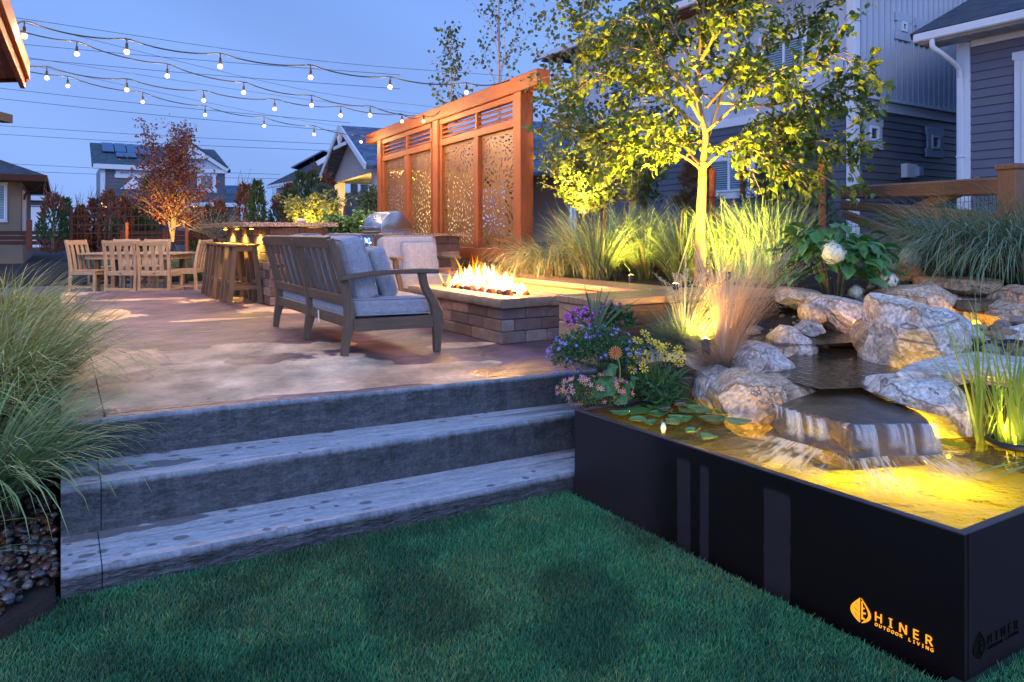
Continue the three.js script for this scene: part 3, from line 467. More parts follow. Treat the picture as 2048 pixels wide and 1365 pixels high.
boulder('pale rounded cobble on the mulch beside the hydrangea', [[1730, 610], [1742, 603], [1752, 608], [1754, 618], [1740, 620]], 5.6, 0.05, 'pale', { cuts: 1, nf: 30, nt: 18 });
boulder('second pale cobble near the fallen flower head', [[1711, 598], [1720, 594], [1732, 597], [1733, 603], [1720, 605]], 5.8, 0.05, 'grey', { cuts: 1, nf: 30, nt: 18 });
boulder('pale boulder at the right edge above the flagstone ledge', [[1985, 712], [1996, 676], [2030, 655], [2110, 648], [2120, 720], [2040, 725]], 4.5, 0.22, 'pale');
boulder('brown stone in front of the right lamp', [[1918, 668], [1930, 656], [1952, 655], [1962, 668], [1950, 682], [1925, 682]], 4.75, 0.09, 'tan', { cuts: 4 });
// flagstones, drawn on the level they lie on
function flagstone(label, pts, y, t, kind, wet, slope = 0) {
  const w = pts.map(([a, b]) => onY(a, b, y)), c = w.reduce((a, p) => a.add(p), V3(0, 0, 0)).multiplyScalar(1 / w.length), th = thing(wet ? 'spill_stone' : 'flagstone', label, 'stone', V3(c.x, y - t, c.z));
  const n = 130, rings = 24, P = [], uvs = [], col = [], ix = [], crv = new THREE.CatmullRomCurve3(w, true, 'catmullrom', 0.3), pal = ROCK[kind];
  const prof = []; for (let k = 0; k <= rings; k++) prof.push([k / rings, 0]); for (let k = 1; k <= 7; k++) prof.push([1 + (wet ? 0.05 * Math.sin(Math.PI * k / 7) : 0) - 0.10 * (k / 7) ** 2, k / 7]);
  for (const [r, dn] of prof) for (let i = 0; i < n; i++) {
    const e = crv.getPoint(i / n), q = V3(lerp(c.x, e.x, r), 0, lerp(c.z, e.z, r)), st = n3(q.x * 3, dn * 6 + q.x, q.z * 3, 4) - 0.5, ed = Math.max(0, r - 0.9) * 10;
    q.addScaledVector(V3(e.x - c.x, 0, e.z - c.z).normalize(), (dn > 0 ? (wet ? 0.07 : 0.05) * st + (wet ? 0.06 : 0.03) * (f3(V3(q.x, dn, q.z), 9, 3) - 0.5) : 0));
    const rd = wet ? 0.07 : 0.008, yy = -dn * t + 0.025 * (f3(q, 5, 4, 2) - 0.5) * (1 - dn) - (dn === 0 ? ed * ed * rd : rd * (1 - dn)) + slope * (1 - r);
    P.push(q.x - c.x, yy + t, q.z - c.z); uvs.push(q.x + yy, q.z + yy);
    const f = sstep(0.35, 0.65, f3(V3(q.x, yy * 3, q.z), 3.5, 4, 6)), g = 0.7 + 0.6 * f3(V3(q.x, yy, q.z), 18, 3, 4), cc = mixc(pal[0], pal[1], f); col.push(cc[0] * g, cc[1] * g, cc[2] * g);
  }
  for (let j = 0; j < prof.length - 1; j++) for (let i = 0; i < n; i++) { const a = j * n + i, b = j * n + (i + 1) % n; ix.push(a, a + n, b, b, a + n, b + n); }
  const g = new THREE.BufferGeometry(); g.setAttribute('position', new THREE.Float32BufferAttribute(P, 3)); g.setAttribute('color', new THREE.Float32BufferAttribute(col, 3)); g.setAttribute('uv', new THREE.Float32BufferAttribute(uvs, 2)); g.setIndex(ix); g.computeVertexNormals();
  const A = V3(P[3], P[4], P[5]); if (g.attributes.normal.getY(n * 2) < 0) { for (let i = 0; i < ix.length; i += 3) { const s = ix[i]; ix[i] = ix[i + 1]; ix[i + 1] = s; } g.setIndex(ix); g.computeVertexNormals(); }
  part('stone', g, wet ? M.rockWet : M.rock, th); return th;
}
flagstone('broad grey flagstone ledge at the right behind the irises', [[1794, 746], [1808, 731], [1832, 720], [1900, 708], [1942, 703], [2030, 692], [2120, 686], [2140, 745], [2030, 742], [1948, 735], [1900, 742], [1850, 746]], 0.22, 0.085, 'pale');
flagstone('flagstone ledge under the lit grass clump, left of the pond', [[1272, 706], [1290, 688], [1330, 680], [1390, 684], [1440, 692], [1462, 708], [1420, 722], [1380, 728], [1330, 726], [1296, 720]], 0.12, 0.09, 'pale');
flagstone('dark wet spill stone of the lower waterfall', [[1546, 813], [1580, 797], [1640, 778], [1700, 775], [1752, 786], [1800, 806], [1850, 826], [1872, 846], [1836, 850], [1760, 851], [1705, 856], [1680, 848], [1640, 836], [1596, 826]], 0.06, 0.2, 'dark', true, 0.03);
flagstone('thin dark lip stone of the small stream step', [[1636, 664], [1690, 660], [1725, 664], [1722, 674], [1640, 675]], 0.175, 0.06, 'dark', true);
flagstone('dark lip stone of the upper waterfall', [[1905, 590], [1950, 586], [2000, 590], [2005, 602], [1960, 606], [1912, 602]], 0.42, 0.05, 'dark', true);
// falling water: narrow smooth strands
{
  const am = tex(64, 64, (u, v) => Math.pow(Math.sin(Math.PI * u), 0.8) * (0.25 + 0.75 * pn(u * 7, v * 1.5, 99, 4)) * sstep(0, 0.25, v) * (0.55 + 0.45 * v), false);
  const wm = phy({ color: '#e6ecf6', roughness: 0.6, transmission: 0.35, thickness: 0, transparent: true, opacity: 0.62, alphaMap: am, side: THREE.DoubleSide });
  const fall = (name, label, d, list, fwd) => {
    const p0 = at(list[0][0], list[0][2], d), th = thing(name, label, 'waterfall', p0);
    for (const [x, y0, y1, w, dd = d] of list) {
      const n = 8, P = [], uv = [], ix = [], hw = w / 2 / FOC * dd;
      for (let k = 0; k <= n; k++) { const t = k / n, q = at(x, lerp(y0, y1, t), dd).addScaledVector(FW, -fwd * Math.sqrt(t)); for (let j = 0; j <= 4; j++) { const s = j / 2 - 1, r = q.clone().addScaledVector(RT, hw * s * (1 + 0.3 * t)).addScaledVector(FW, 0.012 * s * s).sub(p0); P.push(...r.toArray()); uv.push(j / 4, 1 - t); } }
      for (let k = 0; k < n; k++) for (let j = 0; j < 4; j++) { const a = k * 5 + j; ix.push(a, a + 5, a + 1, a + 1, a + 5, a + 6); }
      const g = new THREE.BufferGeometry(); g.setAttribute('position', new THREE.Float32BufferAttribute(P, 3)); g.setAttribute('uv', new THREE.Float32BufferAttribute(uv, 2)); g.setIndex(ix); g.computeVertexNormals();
      part('strand', g, wm, th);
    }
  };
  const lip = (x, y0, y1, w) => [x, y0, y1, w, FOC * (EYE - 0.055) / (y0 - HOR) - 0.035];
  fall('waterfall', 'silky strands of the lower waterfall dropping into the yellow pond', 3.3, [[1553, 811, 845, 8], [1563, 814, 872, 9], [1574, 817, 850, 10], [1596, 825, 884, 15], [1618, 832, 874, 15], [1697, 847, 920, 22], [1712, 850, 880, 12], [1745, 850, 918, 15], [1806, 848, 914, 10], [1818, 848, 912, 12], [1852, 848, 908, 30], [1868, 846, 904, 16], [1585, 821, 872, 30], [1640, 838, 880, 26], [1730, 850, 898, 30], [1785, 849, 896, 30]].map((a) => lip(...a)), 0.05);
  { // froth and ripples pushed out from the foot of the falls
    const am2 = tex(256, 256, (u, v) => { const a = pn(u * 46, v * 5 + u * 3, 4096, 5), b = pf(u, v, 5, 4, 15), e = Math.sin(Math.PI * u) * sstep(0, 0.1, v) * Math.pow(1 - v, 0.8); return clamp((a * 0.8 + b * 0.9 - 0.62) * 2.2) * clamp(e * 1.5); }, false), fm2 = phy({ color: '#f3ead0', roughness: 1, transmission: 0.5, thickness: 0, transparent: true, opacity: 0.9, alphaMap: am2, side: THREE.DoubleSide });
    const fo = thing('foam', 'froth and ripple streaks spreading from the foot of the waterfall', 'foam', onY(1720, 920, WATER));
    for (const [q, k] of [[[[1530, 868], [1700, 905], [1660, 985], [1440, 905]], 0], [[[1670, 892], [1800, 905], [1880, 1010], [1700, 1000]], 1], [[[1770, 900], [1900, 888], [2010, 965], [1880, 985]], 2]]) { const c = q.map(([x, y]) => onY(x, y, WATER).add(V3(0, 0.004 + 0.0015 * k, 0)).sub(fo.position)), g = new THREE.BufferGeometry(), P = [], uv = [], ix = []; for (let j = 0; j <= 10; j++) for (let i = 0; i <= 10; i++) { const a = c[0].clone().lerp(c[1], i / 10), b = c[3].clone().lerp(c[2], i / 10); P.push(...a.lerp(b, j / 10).toArray()); uv.push(i / 10, j / 10); } for (let j = 0; j < 10; j++) for (let i = 0; i < 10; i++) { const a = j * 11 + i; ix.push(a, a + 11, a + 1, a + 1, a + 11, a + 12); } g.setAttribute('position', new THREE.Float32BufferAttribute(P, 3)); g.setAttribute('uv', new THREE.Float32BufferAttribute(uv, 2)); g.setIndex(ix); g.computeVertexNormals(); part('froth', g, fm2, fo); }
  }
  fall('upper_waterfall', 'small waterfall with white strands in the rocks at the right', 5.3, [[1920, 596, 648, 12], [1932, 598, 652, 14], [1942, 598, 646, 10], [1951, 598, 640, 14], [1985, 598, 630, 10], [1970, 600, 636, 12]], 0.1);
  part('sheet', (() => { const g = new THREE.PlaneGeometry(0.34, 0.22, 6, 6); return g; })(), M.rockWet.clone(), thing('fall_stone', 'wet brown stone face behind the upper waterfall', 'stone', at(1955, 632, 5.42)), V3(0, 0, 0), [-0.4, -YAW, 0]).material.setValues({ vertexColors: false, color: new THREE.Color('#4a2a12') });
  const l = thing('stream_lamp', 'orange lamp glowing under the upper waterfall', 'lamp', at(1952, 650, 5.1));
  part('lamp_bulb', new THREE.SphereGeometry(0.035, 12, 8), std({ color: '#ffcf70', emissive: '#ff9c18', emissiveIntensity: 3 }), l);
  const pl = new THREE.PointLight(new THREE.Color(1, 0.55, 0.1), 0.2); pl.position.copy(l.position); pl.castShadow = true; scene.add(pl);
  const l2 = thing('stream_lamp', 'orange lamp between the rose boulder and the reddish rock', 'lamp', at(1712, 646, 5.0));
  part('lamp_bulb', new THREE.SphereGeometry(0.02, 10, 8), std({ color: '#ffcf70', emissive: '#ff9c18', emissiveIntensity: 2 }), l2);
  const p2 = new THREE.PointLight(new THREE.Color(1, 0.55, 0.1), 0.05); p2.position.copy(l2.position); p2.castShadow = true; scene.add(p2);
}
{ // pebbles along the stream
  srand(515); const gs = [], base = [0, 1, 2].map((k) => { const g = new THREE.IcosahedronGeometry(1, 1), p = g.attributes.position; for (let i = 0; i < p.count; i++) { const v = V3(p.getX(i), p.getY(i), p.getZ(i)), n = 0.75 + 0.45 * n3(v.x * 1.2 + k * 9, v.y * 1.2, v.z * 1.2, k); p.setXYZ(i, v.x * n, v.y * n * 0.6, v.z * n); } g.computeVertexNormals(); return toCreasedNormals(g, 0.7); });
  for (let i = 0; i < 520; i++) { const x = rr(3.3, 7.2), z = rr(-3.75, -1.9), y = gh(x, z); if (y < -0.2 || rnd() < 0.25) continue; const s = Math.pow(rnd(), 2) * 0.05 + 0.012, g = base[i % 3].clone().applyMatrix4(new THREE.Matrix4().compose(V3(x, y + s * 0.2, z), new THREE.Quaternion().setFromEuler(new THREE.Euler(rr(-0.4, 0.4), rr(0, 6), 0)), V3(s, s, s))), c = jit([[0.55, 0.47, 0.40], [0.40, 0.38, 0.38], [0.5, 0.34, 0.22]][i % 3], 0.2), n = g.attributes.position.count, col = new Float32Array(n * 3); for (let k = 0; k < n; k++) col.set(c, k * 3); g.setAttribute('color', new THREE.BufferAttribute(col, 3)); gs.push(g); }
  const o = stuff(part('stream_pebbles', mergeGeometries(gs), M.rock, scene)); tag(o, 'loose pebbles scattered between the boulders along the stream', 'pebbles');
}
// water lilies
{
  const lily = thing('water_lily', 'water lily with round green pads at the left end of the pond', 'water plant', V3(2.8, WATER, -2.9));
  const pads = [[1258, 822, 46], [1312, 816, 30], [1314, 834, 24], [1276, 846, 18], [1392, 827, 34], [1362, 809, 30], [1364, 845, 26], [1424, 846, 27], [1331, 829, 16, 1], [1362, 820, 14, 1], [1386, 873, 15], [1418, 886, 17], [1477, 855, 26], [1240, 838, 20], [1300, 858, 16], [1340, 858, 20], [1448, 838, 18]];
  srand(61);
  pads.forEach(([x, y, r, red], i) => {
    const c = onY(x, y, WATER), d = FOC * (EYE - WATER) / (y - HOR), R = r / FOC * d * 1.02, t = new Tris(), n = 26, a0 = rr(0, 6.28), base = red ? [0.16, 0.08, 0.05] : [0.07 + rr(0, 0.04), 0.19 + rr(-0.03, 0.05), 0.05];
    const pt = (k, q) => { const a = a0 + 0.16 + (6.28 - 0.32) * k / n, rad = R * q * (1 + 0.04 * Math.sin(5 * a + i)); return V3(Math.cos(a) * rad, 0.004 + 0.006 * q * q * (1 + 0.8 * Math.sin(a * 2 + i)) + (q > 0.95 ? 0.004 : 0) + (i % 4 === 2 ? 0.05 * Math.max(0, Math.cos(a - 1) - 0.6) * q : 0), Math.sin(a) * rad); };
    const cl = (k, q) => { const v = (0.8 + 0.4 * hash(Math.floor(k / 2), i)) * (q < 0.3 ? 1.2 : 1); return base.map((b) => b * v); };
    for (let k = 0; k < n; k++) { t.tri(V3(0, 0.004, 0), pt(k + 1, 0.5), pt(k, 0.5), cl(k, 0), cl(k, 0.5), cl(k, 0.5)); for (const [q0, q1] of [[0.5, 0.85], [0.85, 1]]) { t.tri(pt(k, q0), pt(k + 1, q0), pt(k, q1), cl(k, q0)); t.tri(pt(k + 1, q0), pt(k + 1, q1), pt(k, q1), cl(k, q1)); } }
    const o = part('lily_pad', t.geo(), i === 0 ? (M.pad = phy({ vertexColors: true, roughness: 0.25, clearcoat: 0.5, clearcoatRoughness: 0.2, side: THREE.DoubleSide })) : M.pad, lily, c.sub(lily.position).add(V3(0, 0.0015 * i + 0.002, 0)));
  });
  const bud = new THREE.SphereGeometry(0.014, 10, 8); bud.scale(1, 1.8, 1);
  part('flower_bud', bud, std({ color: '#dfe8d8', roughness: 0.5 }), lily, onY(1327, 864, WATER).sub(lily.position).add(V3(0, 0.02, 0)));
  const l2 = thing('water_lily', 'single lily pad right of the waterfall', 'water plant', onY(1906, 889, WATER));
  const p2 = new THREE.CircleGeometry(0.062, 28, 0.3, 5.9); p2.rotateX(-Math.PI / 2); part('lily_pad', p2, std({ color: '#5a8a1e', roughness: 0.4, side: THREE.DoubleSide }), l2, V3(0, 0.006, 0));
}
// ---------------------------------------------------------------- masonry helpers
function blockWall(th, a, b, y0, y1, rows, cols, thick, lenAvg, sd) {                    // a,b plan points; outside is to the right of a->b seen from above (local +z)
  srand(sd);
  const d = V3(b[0] - a[0], 0, b[1] - a[1]), L = d.length(), ang = Math.atan2(-d.z, d.x), u = d.clone().normalize(), n = V3(Math.sin(ang), 0, Math.cos(ang)), h = (y1 - y0) / rows;
  for (let r = 0; r < rows; r++) {
    let x = 0; const cuts = []; let first = r % 2 ? 0.5 : 1;
    while (x < L - 0.02) { let l = lenAvg * rr(0.75, 1.25) * first; first = 1; if (L - x - l < lenAvg * 0.4) l = L - x; cuts.push([x, Math.min(l, L - x)]); x += l; }
    for (const [x0, l] of cuts) {
      const lq = Math.max(0.03, Math.round(l * 50) / 50), g = cbox(lq, h - 0.004, thick, 0.006, Math.floor(rnd() * 3));
      const o = part('block', g, cols[Math.floor(rnd() * cols.length)], th, V3(a[0], y0 + h * (r + 0.5), a[1]).addScaledVector(u, x0 + l / 2).addScaledVector(n, -thick / 2 + rr(-0.003, 0.003)).sub(th.position), [0, ang, 0]);
      o.scale.x = (l - 0.004) / lq;
    }
  }
}
const roughBlock = (w, h, d, sd, amp = 0.012) => {                                     // rock faced stone: front (+z) face hewn
  const g = new THREE.BoxGeometry(w, h, d, Math.max(4, Math.round(w / 0.035)), 4, 4), p = g.attributes.position;
  for (let i = 0; i < p.count; i++) { const v = V3(p.getX(i), p.getY(i), p.getZ(i)), f = sstep(0, d / 2, v.z), ey = Math.abs(v.y) / (h / 2), ex = Math.abs(v.x) / (w / 2); let z = v.z; if (z > d * 0.3) z += amp * 2.4 * (f3(V3(v.x + sd, v.y, 3), 16, 3, 2) - 0.5) - 0.014 * Math.pow(ey, 4) - 0.008 * Math.pow(ex, 10); p.setXYZ(i, v.x * (1 - 0.002), v.y, z); }
  g.computeVertexNormals(); return toCreasedNormals(g, 0.7);
};

// ---------------------------------------------------------------- fire pit
{
  const x0 = 3.05, x1 = 3.72, z0 = -6.75, z1 = -5.0, top = 0.3;
  const fp = thing('fire_pit', 'long rectangular block fire pit with rock faced cap, burning in the middle of the seating', 'fire pit', V3(3.385, 0, -5.87));
  blockWall(fp, [x0, z0], [x0, z1], 0, top, 3, blockCols, 0.11, 0.3, 11);
  blockWall(fp, [x0, z1], [x1, z1], 0, top, 3, blockGrey, 0.11, 0.27, 12);
  blockWall(fp, [x1, z1], [x1, z0], 0, top, 3, blockCols, 0.11, 0.3, 13);
  blockWall(fp, [x1, z0], [x0, z0], 0, top, 3, blockCols, 0.11, 0.3, 14);
  const cap = (cx, cz, w, d, turn, k) => { const o = part('cap_stone', roughBlock(w - 0.004, 0.075, d, k * 3.7), capMat, fp, V3(cx, top + 0.039, cz).sub(fp.position), [0, turn, 0]); return o; };
  const o = 0.045, D = 0.24;
  for (let k = 0; k < 4; k++) { const L = (z1 - z0 + 2 * o) / 4; cap(x0 - o + D / 2, z0 - o + L * (k + 0.5), L, D, -Math.PI / 2, k + 1); cap(x1 + o - D / 2, z0 - o + L * (k + 0.5), L, D, Math.PI / 2, k + 6); }
  for (const [k, a, b] of [[11, x0 - o + D, x1 + o - D]]) { cap((a + b) / 2, z1 + o - D / 2, b - a, D, 0, k); cap((a + b) / 2, z0 - o + D / 2, b - a, D, Math.PI, k + 1); }
  boxAt('burner_tray', fp, M.black, x0 + D - o, x1 - D + o, 0.28, 0.335, z0 + D - o, z1 - D + o, 0.004);
  srand(77);
  const lava = ['#5b3a34', '#6a4238', '#4a3230', '#7a5044'].map((c) => std({ color: c, roughness: 0.95 }));
  const gs = [0, 1, 2, 3].map((k) => { const g = new THREE.IcosahedronGeometry(1, 2), p = g.attributes.position; for (let i = 0; i < p.count; i++) { const v = V3(p.getX(i), p.getY(i), p.getZ(i)), n = 0.75 + 0.5 * n3(v.x * 1.6 + k * 9, v.y * 1.6, v.z * 1.6, k) + 0.12 * (n3(v.x * 6, v.y * 6, v.z * 6 + k, 3) - 0.5); p.setXYZ(i, v.x * n, v.y * n * 0.75, v.z * n); } g.computeVertexNormals(); return toCreasedNormals(g, 0.8); });
  for (let i = 0; i < 130; i++) { const m = part('lava_rock', gs[i % 4], lava[Math.floor(rnd() * 4)], fp, V3(rr(x0 + 0.215, x1 - 0.215), 0.36 + rr(0, 0.035), rr(z0 + 0.22, z1 - 0.22)).sub(fp.position), [rr(0, 6), rr(0, 6), rr(0, 6)]); m.scale.setScalar(rr(0.022, 0.038)); }
  // flames: many thin tongues of burning gas, dense and white low down, orange at the tips
  const fm = (c, e, op) => phy({ color: '#000000', emissive: c, emissiveIntensity: e, transparent: true, opacity: 1, alphaMap: tex(32, 128, (u, v) => op * Math.pow(1 - v, 0.7) * (0.6 + 0.4 * pn(u * 4, v * 5, 64, 6)) * sstep(0, 0.06, v), false), side: THREE.DoubleSide, roughness: 1, specularIntensity: 0 });
  const fmats = [fm('#ff7406', 1.6, 0.6), fm('#ff9210', 2.4, 0.65), fm('#ffac30', 3.4, 0.7)], core = fm('#ffd684', 8, 1.0);
  const tongue = (L, w, lean, sway, k) => {
    const n = 12, m = 7, P = [], uv = [], ix = [];
    for (let j = 0; j <= n; j++) { const t = j / n, r = w * Math.pow(1 - t, 0.75) * (0.55 + 1.3 * t * (1 - t) + 0.35 * Math.sin(t * 7 + k)), cx = lean.x * t * t + sway * Math.sin(t * 5 + k), cz = lean.z * t * t + sway * 0.6 * Math.cos(t * 4 + k); for (let i = 0; i <= m; i++) { const a = i / m * 6.2832; P.push(cx + r * Math.cos(a), L * t, cz + 0.6 * r * Math.sin(a)); uv.push(i / m, t); } }
    for (let j = 0; j < n; j++) for (let i = 0; i < m; i++) { const a = j * (m + 1) + i; ix.push(a, a + 1, a + m + 1, a + 1, a + m + 2, a + m + 1); }
    const g = new THREE.BufferGeometry(); g.setAttribute('position', new THREE.Float32BufferAttribute(P, 3)); g.setAttribute('uv', new THREE.Float32BufferAttribute(uv, 2)); g.setIndex(ix); g.computeVertexNormals(); return g;
  };
  srand(33);
  const cz = (z0 + z1) / 2;
  for (let i = 0; i < 130; i++) {
    const s = rr(-1, 1), z = cz + s * 0.66, x = 3.385 + rr(-0.09, 0.09), hgt = (1 - 0.55 * s * s) * rr(0.17, 0.40) * (s < 0 ? 1.05 : 0.9), low = i % 5 === 0;
    part('flame', tongue(hgt, rr(0.010, 0.034), { x: rr(-0.08, 0.12), z: s * 0.14 + rr(-0.10, 0.10) }, rr(0.006, 0.026), rr(0, 6)), fmats[Math.floor(rnd() * 3)], fp, V3(x, 0.345, z).sub(fp.position), [0, rr(0, 6), 0]);
  }
  for (let i = 0; i < 60; i++) { const s = (i + 0.5) / 60 * 2 - 1; part('flame', tongue(rr(0.18, 0.30) * (1 - 0.5 * s * s), rr(0.055, 0.085), { x: rr(-0.03, 0.03), z: s * 0.05 }, 0.006, rr(0, 6)), core, fp, V3(3.385 + rr(-0.07, 0.07), 0.34, cz + s * 0.62).sub(fp.position), [0, rr(0, 6), 0]); }
  for (const s of [-0.66, -0.22, 0.22, 0.66]) { const l = new THREE.PointLight(new THREE.Color(1, 0.47, 0.13), 3.4); l.position.set(3.385, 0.55, cz + s * 0.72); l.castShadow = true; l.shadow.radius = 4; scene.add(l); }
}
// ---------------------------------------------------------------- timber seat wall: two wings round the fire
{
  const sw = thing('seat_wall', 'low timber seat wall in an L round the fire pit, worn and damp', 'bench', V3(4, 0, -4.5));
  const wing = (a, b, w, key, mats, top) => {                                        // plan centreline a->b, three courses and a plank top
    const A = V3(a[0], 0, a[1]), B = V3(b[0], 0, b[1]), s = V3(4, 0, -4.5);
    for (let k = 0; k < 3; k++) { board('timber', sw, mats[k % mats.length], A.clone().setY(0.005 + 0.135 * (k + 0.5)).sub(s), B.clone().setY(0.005 + 0.135 * (k + 0.5)).sub(s), w - 0.04, 0.129, V3(0, 1, 0), 0.008, key + k); }
    const n = 3; for (let k = 0; k < n; k++) { const u = B.clone().sub(A).normalize(), q = V3(-u.z, 0, u.x).multiplyScalar(w * ((k + 0.5) / n - 0.5)); board('seat_plank', sw, top, A.clone().add(q).setY(0.437).sub(s).addScaledVector(u, -0.015), B.clone().add(q).setY(0.437).sub(s), w / n - 0.008, 0.05, V3(0, 1, 0), 0.006, key + 5 + k); }
  };
  wing([3.09, -4.045], [4.9, -4.0], 0.5, 1, [M.timber, M.timber, M.timber], M.bench);
  wing([4.14, -4.32], [4.11, -8.4], 0.46, 12, [M.timber], M.bench);
  // darker boards over the southern face and low border east of it
  for (let k = 0; k < 3; k++) board('timber', sw, M.timberDark, V3(3.085, 0.005 + 0.135 * (k + 0.5), -3.797).sub(sw.position), V3(4.9, 0.005 + 0.135 * (k + 0.5), -3.752).sub(sw.position), 0.03, 0.129, V3(0, 1, 0), 0.004, 30 + k);
}
// ---------------------------------------------------------------- privacy screen
const scrA = at(1086, HOR, 9.13).setY(0), scrB = at(741, HOR, 15.3).setY(0);
const scrTurn = Math.atan2(-(scrB.z - scrA.z), scrB.x - scrA.x);
const scrL = scrB.distanceTo(scrA);
{
  const sc = thing('privacy_screen', 'tall red cedar privacy screen with four leaf cut metal panels and louvres', 'privacy screen', V3(scrA.x, 0.3, scrA.z), scrTurn);
  const tAt = (px) => { const k = (px - 1024) / FOC, dx = SY + CY * k, dz = -CY + SY * k, ux = (scrB.x - scrA.x) / scrL, uz = (scrB.z - scrA.z) / scrL; return (scrA.z * dx - scrA.x * dz) / (ux * dz - uz * dx); };
  const Y = (y) => y - 0.3, bx = (name, m, t0, t1, y0, y1, w, off = 0, key = 0, c = 0.006) => part(name, cbox(Math.round(Math.abs(t1 - t0) * 1000) / 1000, y1 - y0, w, c, key), m, sc, V3((t0 + t1) / 2, Y((y0 + y1) / 2), off));
  // in the screen's axes x runs away from the camera, the patio side is +z or -z
  const side = Math.sign(V3(0, 0, 1).applyAxisAngle(V3(0, 1, 0), scrTurn).x) < 0 ? 1 : -1;
  bx('beam', M.cedar, -0.02, scrL, 2.79, 3.0, 0.2, 0, 1, 0.012);
  const postsP = [[1038, 1054], [870, 885], [754, 770]].map(([a, b]) => [tAt(b), tAt(a)]);
  postsP.forEach(([a, b], i) => bx('post', M.cedar, a, a + Math.max(0.16, Math.min(0.2, b - a)), 0.25, 2.786, 0.2, 0, 3 + i, 0.01));
  const bays = [[tAt(1037), tAt(886), [tAt(964), tAt(955)]], [tAt(869), tAt(770), [tAt(823), tAt(815)]]];
  srand(404);
  const leafHoles = (w, h, sd) => {                                                   // bursts of leaf shaped openings
    srand(sd); const out = [], cs = []; for (let k = 0; k < 7; k++) cs.push([rr(-0.1, w + 0.1), (k + 0.5) / 7 * h + rr(-0.1, 0.1)]);
    const N = Math.round(w * h * 125); let guard = 0; const pts = [];
    while (out.length < N && guard++ < N * 30) {
      const x = rr(0.04, w - 0.04), y = rr(0.05, h - 0.05); let best = null, bd = 9; for (const c of cs) { const q = Math.hypot(x - c[0], y - c[1]); if (q < bd) { bd = q; best = c; } }
      const a = Math.atan2(y - best[1], x - best[0]) + rr(-0.15, 0.15), L = rr(0.025, 0.048) * (bd < 0.16 ? 0.85 : 1), W = L * rr(0.26, 0.40);
      if (pts.some(([px, py, pl]) => Math.hypot(px - x, py - y) < (pl + L) * 0.82)) continue;
      if (x - L < 0.012 || x + L > w - 0.012 || y - L < 0.012 || y + L > h - 0.012) continue;
      pts.push([x, y, L]); const c = Math.cos(a), s = Math.sin(a), o = []; for (const [u, v] of [[-1, 0], [-0.5, 0.8], [0.1, 1], [0.65, 0.6], [1, 0], [0.65, -0.6], [0.1, -1], [-0.5, -0.8]]) o.push(new THREE.Vector2(x + c * u * L - s * v * W, y + s * u * L + c * v * W)); out.push(new THREE.Path(o));
    }
    return out;
  };
  bays.forEach(([t0, t1, [m0, m1]], bi) => {
    const y0 = 0.70, y1 = 2.34, f = 0.05, key = 10 + bi * 10;
    bx('rail', M.cedar, t0 + 0.01, t1, 2.345, 2.455, 0.09, side * 0.02, key);                 // below the louvres
    bx('rail', M.cedar, t0 + 0.01, t1, 2.70, 2.785, 0.09, side * 0.02, key + 1);
    bx('rail', M.cedar, t0 + 0.012, t1 - 0.002, 0.5, 0.69, 0.10, side * 0.02, key + 2);
    bx('stile', M.cedar, t1 - 0.075, t1, 0.692, 2.343, 0.07, side * 0.025, key + 3);
    bx('stile', M.cedar, m0, m1, 0.692, 2.343, 0.08, side * 0.03, key + 4);
    bx('stile', M.cedar, t0 + 0.01, t0 + 0.03, 0.692, 2.343, 0.07, side * 0.025, key + 5);
    for (const [a, b] of [[t0 + 0.03, (m0 + m1) / 2 - 0.03], [(m0 + m1) / 2 + 0.03, t1 - 0.06]]) {
      for (let k = 0; k < 3; k++) part('louvre', cbox(Math.round((b - a) * 1e3) / 1e3, 0.018, 0.09, 0.004, k), M.cedar, sc, V3((a + b) / 2, Y(2.50 + k * 0.075), side * 0.01), [side * 0.6, 0, 0]);
    }
    bx('stile', M.cedar, (m0 + m1) / 2 - 0.03, (m0 + m1) / 2 + 0.03, 2.457, 2.698, 0.08, side * 0.025, key + 6);
    for (const b of [t1 - 0.06, t0 + 0.01]) bx('stile', M.cedar, b + 0.001, b + 0.058, 2.457, 2.698, 0.07, side * 0.02, key + 7);
    for (const [a, b, k] of [[t0 + 0.032, m0 - 0.002, 1], [m1 + 0.002, t1 - 0.077, 2]]) {
      const w = b - a, h = y1 - y0, s = new THREE.Shape([[0, 0], [w, 0], [w, h], [0, h]].map((p) => new THREE.Vector2(...p))); s.holes.push(...leafHoles(w, h, 900 + bi * 10 + k));
      part('leaf_panel', new THREE.ExtrudeGeometry(s, { depth: 0.004, bevelEnabled: false }), M.panel, sc, V3(a, Y(y0), side * 0.01));
    }
  });
  part('rail', cbox(0.6, 0.1, 0.12, 0.006, 55), M.cedar, sc, V3(postsP[0][0] + 1.4, Y(0.42), side * 0.02));
}
